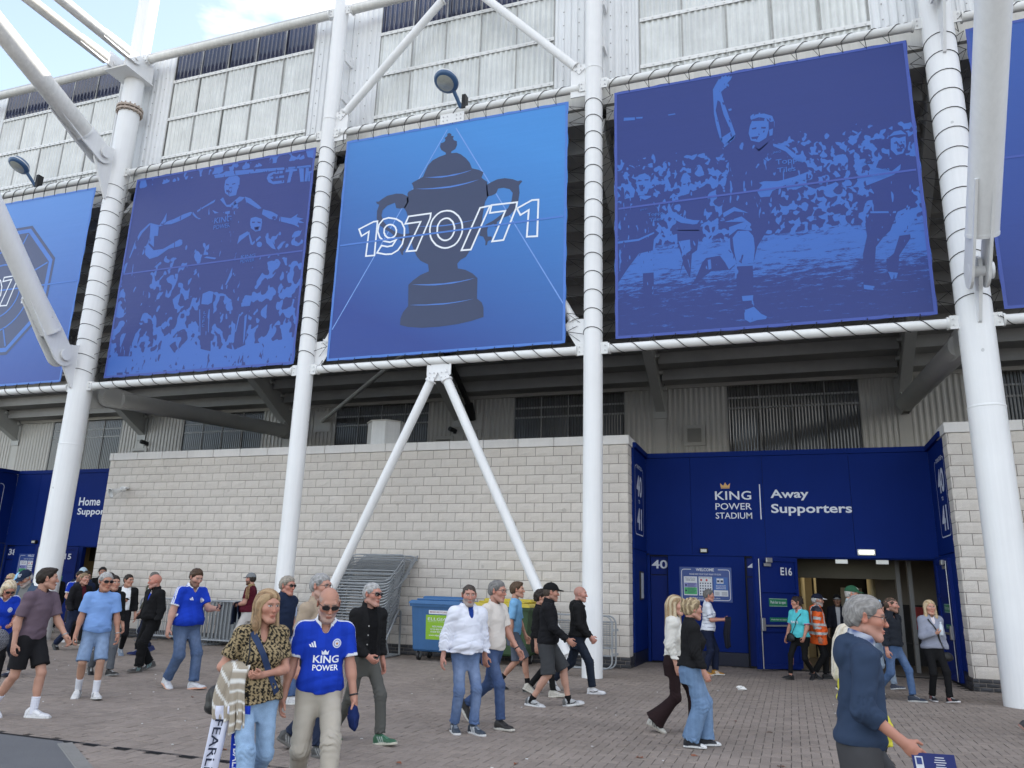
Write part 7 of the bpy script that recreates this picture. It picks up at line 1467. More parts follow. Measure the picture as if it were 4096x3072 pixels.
strap(g, (.10, .50), (-.13, .03), 'navy_band', M('navy_band', (.012, .030, .085), .7), w=.026); strap(g, (.115, .48), (.135, .20), 'bag_strap', strap_m, w=.007)
# cardigan hung over her right forearm, scarf below it, handbag behind
ap = V3(g.W(g.elb[1]*.55+g.wri[1]*.45)); t = thing('cardigan', 'beige cardigan with white stripes hung over the arm of the woman in leopard print', 'cardigan', ap)
u = V3(g.D(nrm(g.wri[1]-g.elb[1]))); u.z = 0; u.normalize(); nn = Vector((0, 0, 1)).cross(u)
def drape(t, name, c, u, nn, half, drop, bulge, colf, mat=None, seed=1, taper=0, n=26, m=34, th=.0):
    V = []; C = []
    for j in range(m+1):
        a = j/m; ph = (a-.5)*2                                     # -1 back hem .. 0 over the arm .. 1 front hem
        for i in range(n+1):
            b = (i/n-.5)*2; dn = max(0, abs(ph)-.12)/.88; L = drop[0 if ph < 0 else 1]
            wdt = half*(1-taper*dn); fo = .018*math.sin(b*7+seed+dn*2)*dn+.010*math.sin(b*15+seed*2)*dn
            x = b*wdt+.02*math.sin(dn*4+seed); y = (1 if ph > 0 else -1)*(.050*min(1, abs(ph)/.12)+bulge*dn)+fo; z = .055*(1-min(1, abs(ph)/.12)**2)-dn*L-.02*math.sin(b*3+seed)*dn
            V.append(tuple(c+u*x+nn*y+Vector((0, 0, z)))); C.append(colf(a, b))
    F = [(j*(n+1)+i, j*(n+1)+i+1, (j+1)*(n+1)+i+1, (j+1)*(n+1)+i) for j in range(m) for i in range(n)]
    o = link(name, np_mesh(name, np.array(V)-np.array(t.location), F, mat or cloth_m, np.array(C)), t); md = o.modifiers.new('thickness', 'SOLIDIFY'); md.thickness = .008; return o
bei, wst = np.array((.33, .285, .225)), np.array((.66, .65, .62))
drape(t, 'cardigan_body', ap+Vector((0, 0, .01)), u, nn, .105, (.34, .30), .025, lambda a, b: wst if (a*7+b*.9) % 1.0 < .22 else bei*(1+.08*math.sin(b*60)), seed=2.2, n=40, m=60)
drape(t, 'cardigan_sleeve', ap+u*.07+Vector((0, 0, -.01)), u, -nn, .055, (.20, .40), .04, lambda a, b: wst if (a*13) % 1.0 < .24 else bei, seed=4, n=16, m=60)
t = thing('football_scarf', 'blue and white football scarf with fringes hanging below the striped cardigan', 'scarf', ap+Vector((0, 0, -.35)))
for k, (dx, col, tcol, word, tilt) in enumerate(((-.045, (.62, .64, .76), NV, 'FEARLESS', -.13), (.070, (.012, .040, .38), (.66, .68, .76), 'FOOTBALL CLUB', .03))):
    vx = Vector((math.cos(math.radians(18)), math.sin(math.radians(18)), 0)); dn = (Vector((0, 0, -1))+vx*tilt).normalized(); o0 = ap+vx*(dx+.03)+Vector((0, 0, -.24))+Vector((.0, -.06+.03*k, 0)); wd = .058
    nf = vx.cross(dn).normalized(); nf = nf if nf.y < 0 else -nf
    V = [o0+vx*((i/8-.5)*2*wd)+dn*(j/16*.66)+nf*(.012*math.sin(i*1.1+j*.25+k)) for j in range(17) for i in range(9)]; F = [(j*9+i, j*9+i+1, (j+1)*9+i+1, (j+1)*9+i) for j in range(16) for i in range(8)]
    o = link('scarf_end', np_mesh('scarf_end', np.array([tuple(v) for v in V])-np.array(t.location), F, cloth_m, vcol(len(V), col)), t); md = o.modifiers.new('thickness', 'SOLIDIFY'); md.thickness = .010
    mb = MB(); Vt, Ft = fit_text(word, (.48 if k == 0 else .55), .062, bold=.01); mb.add([o0+dn*(.09+a[0])+vx*(a[1]-.033)+nf*.020 for a in Vt], Ft); mb.build('scarf_lettering', M('scarf_ink_%d' % k, tcol, .8), o)
    mb = MB()
    for i in range(22): p = o0+vx*((i/21-.5)*2*wd)+dn*.66; mb.tube(p, p+dn*(.075+.01*math.sin(i*5))+vx*.008*math.sin(i*3), .0042, n=4)
    o = mb.build('scarf_fringe', M('fringe_%d' % k, (.20, .25, .62), .9), o); o['kind'] = 'stuff'
bp = V3(g.W(g.Tq(.26, -.16, -.02))); t = thing('handbag', 'black leather handbag hanging behind the woman in leopard print', 'handbag', bp)
V, F = surf(lambda P: smin(ell(P, (0, 0, -.02), (.075, .15, .105)), ell(P, (0, 0, -.08), (.08, .15, .05)), .03)+.003*np.sin(P[:, 1]*60+P[:, 2]*30), (-.14, -.22, -.18), (.14, .22, .14), .010); o = link('bag_body', np_mesh('bag_body', V, F, shoe_m, vcol(len(V), (.014, .013, .013))), t); o.rotation_euler = (.15, 0, g.t.rotation_euler.z)
MB().path([bp+Vector((.0, .0, .08)), bp+Vector((.04, .03, .30)), bp+Vector((.10, .05, .46))], .007, 6).build('bag_handle', strap_m, t)

HOOD = (.030, .048, .088)
g = person(dict(label='grey haired man in a navy hooded top over a checked shirt holding a programme', x=.335, y=5.30, face=4, H=1.72, fat=.98, belly=.02, lean=5, head=(-6, 4), style='short', vol=.013, hair=(.22, .21, .20), stubble=.12, beard=SV, glasses='clear', nose=1.02, skin=(.43, .205, .145), res=.85,
    legs=walk(.30, -.25, .09), arms=((-6, 10, 15, 5), (-4, 10, 60, 6)), curl=(35, 42),
    inner=dict(col=(.5, .5, .5), sleeve='none', hem=0, off=.010, name='checked_shirt', paint=p_check((.50, .53, .60), (.06, .09, .22), 62, 62), collar=.035, nkr=.060, h=.007),
    top=jumper(HOOD, hood=1, open=(.055, .05, .06), openx=0, hem=-0.015, off=.019, sl=.46, rib=.006, fold=.0062, name='hooded_top', neck=.076, fr=.8), bot=pants((.060, .060, .064), r=(.098, .082, .074), fold=.010), shoes=tr(BK)))
w, fd, tb, n = handframe(g, 1); c = w+fd*.12+n*.02-tb*.01; t = thing('programme', 'navy matchday programme and leaflet in the hand of the man in the navy hooded top', 'programme', c)
vx = Vector((1, .12, 0)).normalized(); vz = Vector((-.10, .0, 1)).normalized(); nf = vx.cross(vz)
def card(name, mat, cx, cz, w_, h_, off, par): o_ = c+vx*cx+vz*cz+nf*off; R = Matrix((vx, -nf, vz)).transposed(); return MB().box(o_, (w_, .004, h_), R).build(name, mat, par)
p = card('programme_cover', M('programme_navy', (.020, .030, .14), .3, var=.1), .055, -.035, .215, .150, .030, t); pm = M('paper_white', (.62, .64, .68), .5, var=.04)
card('ticket_panel', pm, -.02, -.035, .040, .115, .0335, p); card('ticket_slip', M('slip_blue', (.03, .05, .2), .5), -.02, .0, .026, .034, .0365, p)
mb = MB()
for q in range(9): mb.box(c+vx*(.085)+vz*(-.075+.012*q)+nf*.0335, (.06-.008*(q % 3), .002, .004), Matrix((vx, -nf, vz)).transposed())
mb.build('programme_print', pm, p)
g = person(dict(label='blonde woman in a yellow top almost hidden behind the man in the navy hooded top', x=.40, y=5.92, face=2, H=1.50, sex='w', fat=1.25, belly=.07, style='long', len=.22, hair=(.52, .46, .36), hair2=(.62, .58, .5), legs=walk(.2, -.2), arms=((5, 8, 15, 5), (-30, 10, 20, 5)), hidehand=(1, 1), head=(10, 8), lean=-6, top=tee((.60, .55, .06), hem=-.05, sl=.8), bot=pants((.02, .02, .022)), shoes=tr(BK)))

# --- middle ground, left to right
g = person(dict(label='young man in a mauve t-shirt and black shorts turning his head away', x=-8.66, y=7.33, face=4, H=1.73, head=(48, -2), lean=6, style='short', vol=.012, quiff=1, hair=DB, legs=((.17, -.05, 0, 0), (-.30, .08, .05, 22)), arms=((24, 9, 24, 12), (-6, 10, 20, 10)), curl=(30, 30), skin=(.42, .23, .165), res=1.0,
    top=tee((.125, .090, .115), hem=0.005, sl=.80, slw=1.25), bot=shorts((.013, .013, .015), end=.80, r=(.1, .09, .108)), sock=(.62, .63, .70), sockh=.15, shoes=tr((.66, .66, .68), (.62, .62, .62), lace=(.4, .42, .45)))); watch(g, 0, steel)
g = person(dict(label='older man in a sky blue t-shirt and denim shorts wearing sunglasses', x=-9.26, y=8.86, face=-42, H=1.70, fat=1.0, belly=.045, head=(22, 4), lean=5, style='short', vol=.010, hair=(.34, .33, .32), glasses='dark', legs=((.16, -.10, 0, -6), (-.06, .12, .03, 14)), arms=((6, 12, 12, 10), (2, 11, 12, 10)), curl=(38, 38), skin=(.40, .20, .135), legskin=(.40, .23, .16),
    top=tee((.185, .32, .62), hem=0.005, sl=.76, slw=1.3), bot=shorts((.16, .235, .37), denim=1, fade=.2, end=.97, r=(.094, .09, .094)), sock=(.62, .63, .68), sockh=.16, shoes=tr((.62, .62, .62), (.6, .6, .58), stripe=(.02, .02, .02), base=(.03, .03, .03)))); watch(g, 0, steel)
g = person(dict(label='tall bearded man in a blue football shirt and jeans looking at his phone', x=-8.92, y=10.24, face=-12, H=1.83, fat=1.18, belly=.085, head=(-4, 20), lean=3, style='short', vol=.014, hair=BR, stubble=.7, beard=(.10, .055, .03), legs=((.20, -.09, 0, -6), (-.16, .10, .04, 16)), arms=((34, 8, 62, 10), (-4, 14, 12, 8)), curl=(45, 38), skin=(.46, .26, .20), armfat=1.2, legfat=1.12,
    top=tee(BL, paint=p_jersey(BL, WH, stripes=True), v=.05, hem=0.005, sl=.74, loose=.03), bot=jeans((.065, .105, .20), r=(.094, .072, .066)), shoes=tr((.62, .63, .66), (.66, .36, .25), lace=(.5, .5, .55), base=(.05, .05, .05))))
decal(g, g.topfn, *art_bars(), -.10, .36, white_p, 'sponsor_mark', g.topo); crest(g, g.topfn, .10, .36, .034, g.topo); phone(g, 0, 'dark phone in the hand of the tall bearded man in the blue football shirt')
g = person(dict(label='bald man all in black with a blue collar showing, hands in his pockets', x=-10.98, y=11.70, face=-104, H=1.71, fat=1.08, belly=.05, head=(-22, 2), style='bald', hair=(.3, .22, .18), stubble=.25, beard=(.3, .26, .24), legs=walk(.20, -.14, .10, 18), arms=((-2, 14, 26, 5), (-2, 14, 26, 5)), curl=(20, 20), hidehand=(1, 1), skin=(.46, .205, .15),
    inner=tee(BL, sleeve='none', name='blue_shirt', v=.045, paint=p_jersey(BL, WH, stripes=False, cuff=False), off=.008), top=jumper((.009, .009, .010), v=.17, off=.024, collar=.03, hem=0.015, name='fleece'), bot=pants((.009, .009, .010), r=(.102, .088, .08), fold=.012), shoes=tr((.075, .07, .068), (.12, .11, .10), stripe=(.2, .32, .33))))
g = person(dict(label='person in dark top and grey trousers behind the man in the sky blue t-shirt', x=-11.15, y=10.86, face=-20, H=1.66, style='short', hair=DB, legs=walk(.2, -.2), top=jumper(BK), bot=pants((.10, .11, .125)), shoes=tr(BK, (.2, .2, .2)), res=1.4))
g = person(dict(label='man in an olive green jacket looking left behind the bald man in black', x=-13.35, y=14.15, face=-112, H=1.77, head=(-62, 0), style='short', vol=.008, hair=(.12, .11, .10), stubble=.3, legs=walk(.2, -.12), arms=((2, 12, 20, 5), (2, 12, 20, 5)), inner=tee((.68, .68, .70), sleeve='none', name='shirt'), top=jumper((.075, .075, .052), open=(.02, .035, .07), collar=.03, name='jacket', off=.019), bot=pants(NV), shoes=tr((.01, .02, .10), (.02, .03, .12)), res=1.3))
g = person(dict(label='young man in white printed shirt and open black jacket using a phone', x=-13.48, y=13.50, face=-42, H=1.70, head=(38, 4), style='short', vol=.008, hair=DB, legs=walkR(.22, -.18), arms=((-8, 10, 20, 5), (18, 8, 92, 35)), curl=(30, 45), inner=tee((.72, .73, .75), sleeve='none', name='shirt', hem=-0.015), top=jumper(BK, open=(.12, .11, .09), collar=.03, name='jacket', off=.019), bot=pants((.010, .010, .012), r=(.09, .07, .05)), shoes=tr((.20, .25, .32), (.25, .28, .34)), res=1.3)); phone(g, 1, 'phone held by the young man in the white printed t-shirt')
mb = []
for a, b in ((-.04, .29), (.0, .29), (-.04, .25), (.0, .25), (-.02, .27)): mb.append((a, b))
for a, b in mb: decal(g, lambda P: torso(g, P, .012, .012)[0], *art_poly([(0, 0), (.03, 0), (.03, .03), (0, .03)]), a, b, M('navy_print', (.02, .03, .1), .6), 'chest_print', None, .008)
g = person(dict(label='dark haired woman in a pale beige jumper with a thin bag strap', x=-14.62, y=14.15, face=-88, H=1.72, sex='w', head=(0, 4), style='bangs', hair=(.022, .015, .012), legs=walk(.12, -.1), top=jumper((.42, .40, .37), off=.024), bot=pants(BK), shoes=tr((.3, .3, .3)), res=1.4)); strap(g, (.10, .50), (-.13, .05), 'bag_strap', strap_m, w=.010)
g = person(dict(label='fair cropped young man in a black zip jacket striding right in dark jeans', x=-15.15, y=13.85, face=-8, H=1.80, head=(6, -4), lean=6, style='short', vol=.006, hair=(.20, .14, .08), legs=walk(.42, -.40, .09), arms=((-10, 12, 22, 5), (4, 14, 45, 5)), hidehand=(1, 1), skin=(.45, .24, .18), inner=tee((.08, .012, .02), sleeve='none', name='shirt'), top=jumper((.011, .011, .013), open=(.005, .01, .05), hood=1, name='jacket'), bot=jeans(DJ, fade=.06), shoes=tr(BK, (.03, .03, .03)), res=1.2))
g = person(dict(label='man in a blue football shirt and shorts behind the striding young man in black', x=-17.0, y=15.45, face=-35, H=1.74, head=(20, 6), style='short', hair=DB, stubble=.5, legs=walk(.15, -.1), arms=((5, 10, 20, 5), (12, 10, 60, 20)), top=tee(BL, paint=p_jersey(BL, WH)), bot=shorts((.02, .02, .03)), sock=(.65, .65, .66), sockh=.16, shoes=tr((.5, .5, .5)), res=1.5))
g = person(dict(label='dark haired man with glasses in navy between the football shirt and the striding man', x=-16.25, y=14.95, face=-30, H=1.74, head=(15, 8), style='short', vol=.014, hair=DB, glasses='clear', legs=walk(.15, -.1), top=jumper(NV), bot=pants(BK), res=1.5))
g = person(dict(label='person in a pale blue cap deep in the queue by the home entrance', x=-17.6, y=16.1, face=-60, H=1.82, cap=(.42, .55, .66), hair=DB, style='short', legs=walk(.1, -.1), top=tee((.02, .03, .06)), bot=pants(BK), res=1.6))
g = person(dict(label='person with dark hair at the back of the queue by the block wall corner', x=-17.9, y=17.0, face=-40, H=1.86, style='short', vol=.02, hair=(.012, .010, .01), legs=walk(.1, -.1), top=jumper(BK), bot=pants(BK), res=1.6))
g = person(dict(label='person in a long black coat facing away beside the left mast', x=-19.9, y=17.35, face=150, H=1.68, sex='w', style='long', hair=(.02, .013, .01), legs=walk(.1, -.1), top=jumper((.008, .008, .009), hem=-0.45, off=.035, loose=.05, name='coat', hood=1), bot=pants(BK, r=(.085, .06, .05)), bareankle=1, shoes=tr((.25, .25, .25)), res=1.5))
g = person(dict(label='bearded man in a navy cap and slate blue jacket looking down at a phone', x=-12.15, y=10.08, face=-82, H=1.72, fat=1.08, belly=.04, head=(-4, 26), lean=6, cap=(.014, .022, .045), capmark=(.6, .62, .66), hair=SV, style='short', stubble=.75, beard=(.40, .38, .36), legs=walk(.18, -.16, .1), arms=((16, 8, 92, 42), (16, 8, 92, 42)), curl=(42, 42), inner=dict(col=(.17, .17, .165), sleeve='none', hem=-0.015, off=.012, name='grey_shirt', collar=.03), top=jumper((.055, .085, .135), open=(.10, .09, .08), collar=.035, name='jacket', off=.021), bot=pants((.016, .020, .035)), shoes=tr(NV, (.03, .03, .04)), res=1.1)); phone(g, 1, 'phone held in both hands of the man in the navy cap')
g = person(dict(label='man in a sky blue cap and denim jacket looking down near the left edge', x=-14.05, y=11.50, face=-62, H=1.68, head=(0, 24), lean=8, cap=(.27, .50, .72), hair=DB, style='short', stubble=.6, legs=walkR(.18, -.12), arms=((14, 8, 80, 30), (14, 8, 80, 30)), curl=(42, 42), top=jumper((.05, .085, .16), collar=.03, off=.019), bot=jeans((.27, .40, .58), fade=.1), shoes=tr((.66, .66, .66), swoosh=(.02, .02, .02), toe=(.03, .03, .03)), res=1.2))
g = person(dict(label='blonde woman in a blue football shirt bending over her handbag at the left edge', x=-11.02, y=8.72, face=-24, H=1.60, sex='w', fat=1.18, belly=.05, head=(6, 34), lean=16, style='bob', len=.12, hair=(.50, .40, .27), hair2=(.58, .5, .38), glasses='dark', legs=walk(.15, -.12), arms=((20, 12, 70, 30), (24, 16, 64, 30)), curl=(45, 45), skin=(.46, .22, .15), armfat=1.15, top=tee(BL, paint=p_jersey(BL, WH), v=.05, hem=-0.035, sl=.8), bot=pants(BK), shoes=tr(BK))); crest(g, g.topfn, .085, .36, .036, g.topo); watch(g, 1, steel)
w, fd, tb, n = handframe(g, 1); c = w+fd*.12+Vector((0, 0, -.14)); t = thing('tote_bag', 'grey patterned tote bag under the hands of the blonde woman at the left edge', 'bag', c); V, F = surf(lambda P: ell(P, (0, 0, 0), (.09, .17, .16))+.003*np.sin(P[:, 1]*120)*np.sin(P[:, 2]*120), (-.15, -.25, -.22), (.15, .25, .22), .013)
C = vcol(len(V), (.20, .20, .22)); C[np.sin(V[:, 1]*150)*np.sin(V[:, 2]*150) > .2] = (.05, .05, .06); link('bag_body', np_mesh('bag_body', V, F, cloth_m, C), t)
g = person(dict(label='person with fair hair and sunglasses cut off by the left edge', x=-15.3, y=12.25, face=-80, H=1.62, sex='w', style='bob', len=.12, hair=(.40, .30, .18), glasses='dark', legs=walk(.1, -.1), top=tee(BL), bot=pants(BK), res=1.5))

# --- centre
g = person(dict(label='stocky man in a maroon football shirt and grey cap carrying a navy jacket', x=-11.55, y=15.18, face=-158, H=1.80, fat=1.20, belly=.075, head=(-18, 2), cap=(.17, .18, .19), cap2=(.06, .065, .07), hair=DB, style='short', stubble=.85, beard=(.06, .032, .018), legs=walk(.16, -.10, .1), arms=((10, 12, 78, 40), (10, 12, 78, 40)), curl=(45, 45), skin=(.46, .235, .18), armfat=1.15, top=tee((.075, .008, .018), paint=p_jersey((.075, .008, .018), (.28, .20, .10), cuff=False), hem=0.005, loose=.03), bot=pants((.52, .50, .48), r=(.108, .085, .075)), shoes=tr((.5, .5, .52)), res=1.2))
decal(g, g.topfn, *art_disc(.03), .08, .36, crest_m, 'crest', g.topo)
c = V3(g.W((g.wri[0]+g.wri[1])/2)); t = thing('held_jacket', 'navy jacket bundled over the arms of the stocky man in maroon', 'jacket', c); uu = V3(g.D(A3(1, 0, 0))); drape(t, 'jacket_cloth', c+Vector((0, 0, .02)), uu, V3(g.D(A3(0, 1, 0))), .20, (.30, .42), .03, lambda a, b: np.array((.012, .018, .042)), seed=3)
g = person(dict(label='man with swept grey hair, sunglasses and a navy gilet behind the second column', x=-6.82, y=9.72, face=-4, H=1.74, head=(-4, 2), style='short', vol=.020, hair=(.27, .24, .20), glasses='dark', skin=(.45, .215, .16), legs=walk(.25, -.2), arms=((0, 10, 20, 5), (-4, 14, 34, 5)), inner=tee((.40, .47, .62), name='shirt', sl=.7, slw=1.2), top=jumper((.014, .022, .048), sleeve='none', off=.036, collar=.04, name='gilet', hem=0.015), bot=jeans(), shoes=tr((.6, .6, .62)), res=1.0))
g = person(dict(label='grey cropped man in beige t-shirt and black glasses behind the bald man in blue', x=-4.66, y=7.20, face=-2, H=1.77, head=(0, 2), style='short', vol=.010, hair=(.27, .265, .26), stubble=.2, beard=SV, glasses='clear', nose=1.1, legs=walkR(.25, -.24, .09), arms=((6, 9, 20, 8), (-6, 10, 18, 8)), skin=(.44, .235, .175), top=tee((.34, .27, .20), hem=0.005, sl=.78, slw=1.2), bot=jeans((.020, .028, .055), fade=.04), shoes=tr((.06, .06, .06), (.10, .095, .09), stripe=(.22, .22, .22)), res=.95))
g = person(dict(label='grey haired man in a black denim jacket and wraparound sunglasses', x=-4.46, y=7.95, face=-24, H=1.69, head=(14, 2), style='short', vol=.006, hair=(.33, .325, .32), glasses='wrap', stubble=.15, beard=SV, legs=walk(.26, -.34, .09, 26), arms=((-6, 9, 18, 5), (4, 9, 56, 40)), curl=(40, 46), skin=(.45, .215, .16), inner=tee((.006, .006, .007), sleeve='none', name='black_shirt'), top=jumper((.013, .013, .014), open=(.07, .055, .06), collar=.035, off=.019, hem=0.02, name='denim_jacket', mat=denim_m, fold=.007), bot=pants((.085, .085, .078), r=(.086, .066, .060), fold=.008), shoes=tr((.035, .12, .065), (.55, .53, .44), stripe=(.32, .38, .35), lace=(.15, .32, .22)), res=.95))
mb = MB()
for z in (.36, .26, .16, .06):
    p = g.Tq(.075, .45, z); d = g.R@A3(0, -1, 0)
    for _ in range(50): p = p+d*float(np.clip(g.topfn(p[None])[0]*.75, -.02, .05))
    mb.tube(V3(p), V3(p-d*.006), .008, n=8)
o = mb.build('buttons', bolt_m, None, (0, 0, 0)); o.parent = g.t
g = person(dict(label='goateed man in a white hooded rain jacket and faded ripped jeans', x=-3.70, y=9.00, face=-42, H=1.67, fat=1.06, belly=.05, head=(-16, 4), style='short', vol=.004, hair=(.05, .038, .03), stubble=.8, beard=(.26, .245, .23), legs=((.12, -.09, 0, 0), (-.05, .09, .0, 0)), arms=((-2, 10, 14, 5), (-10, 15, 22, 5)), hidehand=(1, 0), curl=(30, 26), skin=(.42, .215, .165), inner=tee((.012, .04, .22), sleeve='none', name='blue_shirt', collar=.03, off=.016),
    top=jumper((.66, .68, .76), hood=1, off=.034, loose=.03, hem=0.015, fold=.009, rib=-.012, name='rain_jacket', v=.09, mat=M('nylon', (1, 1, 1), .5, attr=True, var=.04, bump=.2, bs=60, spec=.3)), bot=jeans((.085, .135, .26), fade=.36, r=(.088, .068, .062)), shoes=tr((.045, .058, .078), (.62, .62, .62), stripe=(.62, .63, .65), lace=(.3, .34, .4)), res=.95))
g = person(dict(label='man in a cream t-shirt, dark glasses and jeans lifting his back foot', x=-3.55, y=9.50, face=-14, H=1.75, fat=1.0, belly=.03, head=(8, 4), style='short', vol=.014, hair=(.16, .155, .15), glasses='clear', stubble=.12, legs=((-.42, -.08, .12, 50), (.20, .07, 0, -4)), arms=((16, 8, 22, 5), (2, 8, 10, 8)), curl=(30, 34), skin=(.45, .23, .17), top=tee((.62, .575, .53), hem=0.005, sl=.74, slw=1.15), bot=jeans((.045, .075, .165), fade=.13, r=(.088, .066, .060)), shoes=tr((.024, .022, .022), (.55, .53, .48), lace=(.05, .05, .05)), res=.95)); watch(g, 0)
g = person(dict(label='teenage boy in a light blue t-shirt and grey shorts beside the green bin', x=-4.42, y=12.85, face=8, H=1.78, fat=.88, head=(4, -2), style='short', vol=.018, quiff=1, hair=(.075, .045, .025), legs=walkR(.26, -.24, .07), arms=((10, 7, 16, 5), (-4, 7, 12, 5)), skin=(.44, .235, .165), armfat=.85, legfat=.9, top=tee((.18, .38, .60), hem=-0.015, sl=.85, slw=1.25, sleeve='short'), bot=shorts((.10, .115, .15), end=.98), sock=BK, sockh=.13, shoes=tr((.014, .014, .015), (.09, .10, .09), lace=(.05, .05, .05)), res=1.05))
g = person(dict(label='curly haired person in cream trainers hidden behind the man in the black cap', x=-3.88, y=12.50, face=5, H=1.66, style='curly', vol=.02, hair=(.02, .014, .011), legs=walkR(.28, -.16), top=jumper(BK), bot=pants((.011, .011, .012), r=(.084, .06, .05)), shoes=tr((.50, .47, .41), (.55, .52, .46)), res=1.2))
g = person(dict(label='man in a black cap, black padded top and charcoal shorts striding right', x=-3.44, y=11.52, face=9, H=1.78, fat=1.06, belly=.04, head=(14, 2), cap=(.009, .009, .010), hair=(.06, .045, .035), style='short', vol=.004, stubble=.3, legs=((.30, -.09, .0, -10), (-.20, .09, .0, 6)), arms=((-10, 9, 15, 5), (22, 9, 34, 10)), curl=(30, 32), skin=(.42, .215, .155), legskin=(.45, .255, .19), legfat=1.04, top=jumper((.010, .010, .012), collar=.035, off=.019, hem=-0.005, name='padded_top', paint=lambda C, V, q, g, k: C.__setitem__((np.abs(q[:, 0]) < .13) & (q[:, 1] > 0) & (np.sin(q[:, 2]*130) > .85), (.022, .022, .028))), bot=shorts((.050, .052, .056), end=1.0, r=(.10, .095, .108)), sock=BK, sockh=.06, shoes=tr((.42, .43, .44), (.62, .62, .62), swoosh=(.02, .02, .02), heel=(.10, .10, .10), toe=(.55, .55, .56)), res=.95))
g = person(dict(label='bald man in a black hooded top and dark jeans in front of the third column', x=-3.42, y=13.20, face=8, H=1.74, fat=1.10, belly=.06, head=(-2, 2), style='bald', scalp=.25, hair=(.16, .11, .08), stubble=.3, beard=(.2, .14, .1), legs=((-.42, -.09, .09, 38), (.26, .07, 0, -4)), arms=((8, 8, 30, 5), (10, 8, 40, 12)), curl=(55, 55), skin=(.46, .235, .185), top=jumper((.011, .011, .012), hood=1, off=.019, hem=0.005, name='hooded_top'), bot=jeans((.014, .019, .032), fade=.05, r=(.092, .074, .064)), shoes=tr((.66, .66, .68), (.62, .62, .64), swoosh=(.02, .02, .02)), res=1.0))

# --- right
g = person(dict(label='woman with long streaked blonde hair, cream blouse and dark flared trousers', x=-1.42, y=10.22, face=4, H=1.66, sex='w', fat=.95, head=(-14, 0), style='long', len=.36, vol=.014, hair=(.26, .175, .095), hair2=(.52, .43, .29), legs=walk(.28, -.26, .06, 22), arms=((-14, 8, 30, 5), (-6, 9, 25, 5)), hidehand=(0, 0), skin=(.48, .26, .19), top=jumper((.62, .60, .55), off=.021, hem=0.05, rib=-.012, fold=.007, name='blouse'), bot=pants((.022, .012, .013), r=(.086, .074, .085), flare=.055, fold=.006, end=.98), shoes=tr((.50, .49, .45), (.34, .31, .27), stripe=(.03, .03, .03)), res=.95))
g = person(dict(label='woman in a black jacket and wide blue jeans with her hair clipped up', x=-1.12, y=9.44, face=16, H=1.60, sex='w', fat=1.10, head=(8, 2), style='bun', vol=.014, hair=(.20, .145, .085), hair2=(.46, .36, .22), legs=((.16, -.07, 0, 0), (-.05, .08, .0, 0)), arms=((2, 9, 20, 5), (4, 10, 22, 8)), curl=(45, 45), skin=(.45, .235, .175), inner=tee((.6, .6, .6), sleeve='none', name='striped_shirt', hem=0.005, off=.012, paint=lambda C, V, q, g, k: C.__setitem__(np.sin(q[:, 2]*190) > 0, (.012, .012, .02))),
    top=jumper((.011, .011, .012), off=.022, loose=.02, open=(.05, .03, .05), hem=0.015, fold=.006, name='jacket', rib=.004), bot=jeans((.135, .215, .345), r=(.105, .108, .112), fade=.15, fold=.007, end=.99, split=1), shoes=tr((.018, .020, .028), (.66, .66, .66), toe=(.62, .62, .62), lace=(.6, .6, .6)), res=.95))
def p_white(C, V, q, g, k):
    for z in (.05, .12, .19, .26, .33): C[np.abs(q[:, 2]-z) < .003] = (.06, .08, .16)
    for s_ in (0, 1): C[k['arm'][s_] & (np.abs(k['al'][s_]-.66) < .03)] = (.10, .12, .2)
g = person(dict(label='grey haired woman in a white football shirt standing by the welcome sign', x=-1.70, y=17.46, face=6, H=1.74, sex='w', fat=1.08, belly=.03, head=(0, 2), style='short', vol=.016, hair=(.13, .125, .12), legs=((.12, -.07, 0, 0), (-.10, .08, 0, 0)), arms=((18, 8, 78, 8), (12, 8, 84, 8)), curl=(55, 55), skin=(.46, .22, .16), top=tee((.66, .68, .74), paint=p_white, hem=-0.025, sl=.85), bot=pants(NV, r=(.094, .08, .075)), shoes=tr((.42, .20, .03), (.62, .60, .55), stripe=(.62, .6, .56)), res=1.2))
c = V3(g.W(g.wri[1]+g.hd[1][0]*.08)); t = thing('dark_cardigan', 'dark cardigan hanging from the hands of the woman in the white football shirt', 'cardigan', c); drape(t, 'cardigan_cloth', c, V3(g.D(A3(0, 1, 0))), V3(g.D(A3(1, 0, 0))), .06, (.42, .55), .02, lambda a, b: np.array((.012, .013, .022)), seed=2, n=12)
TQ = (.10, .55, .60)
def p_turq(C, V, q, g, k):
    for s_ in (0, 1): C[k['arm'][s_] & (k['al'][s_] > k['slend']-.05)] = (.55, .2, .4)
    C[(k['nk'] < .016) & (q[:, 2] > .42)] = (.6, .5, .65)
g = person(dict(label='woman in a turquoise football shirt and black leggings with a crossbody bag', x=.12, y=17.75, face=-128, H=1.70, sex='w', fat=1.16, belly=.03, head=(-34, 6), style='bun', vol=.010, hair=(.025, .015, .012), legs=walkR(.30, -.26, .07), arms=((8, 10, 30, 5), (4, 14, 14, 5)), curl=(45, 40), skin=(.46, .225, .16), armfat=1.12, top=tee(TQ, paint=p_turq, hem=-0.005, v=.04, sl=.82), bot=pants((.009, .009, .010), r=(.092, .062, .048), fold=.004, end=.90), bareankle=1, shoes=tr((.012, .012, .013), (.03, .03, .03), lace=(.02, .02, .02)), res=1.15))
decal(g, g.topfn, *art_text('BAXI', .17, .05, bold=.03), -.085, .27, white_p, 'shirt_lettering', g.topo); strap(g, (-.12, .47), (.10, .03), 'bag_strap', strap_m, w=.010)
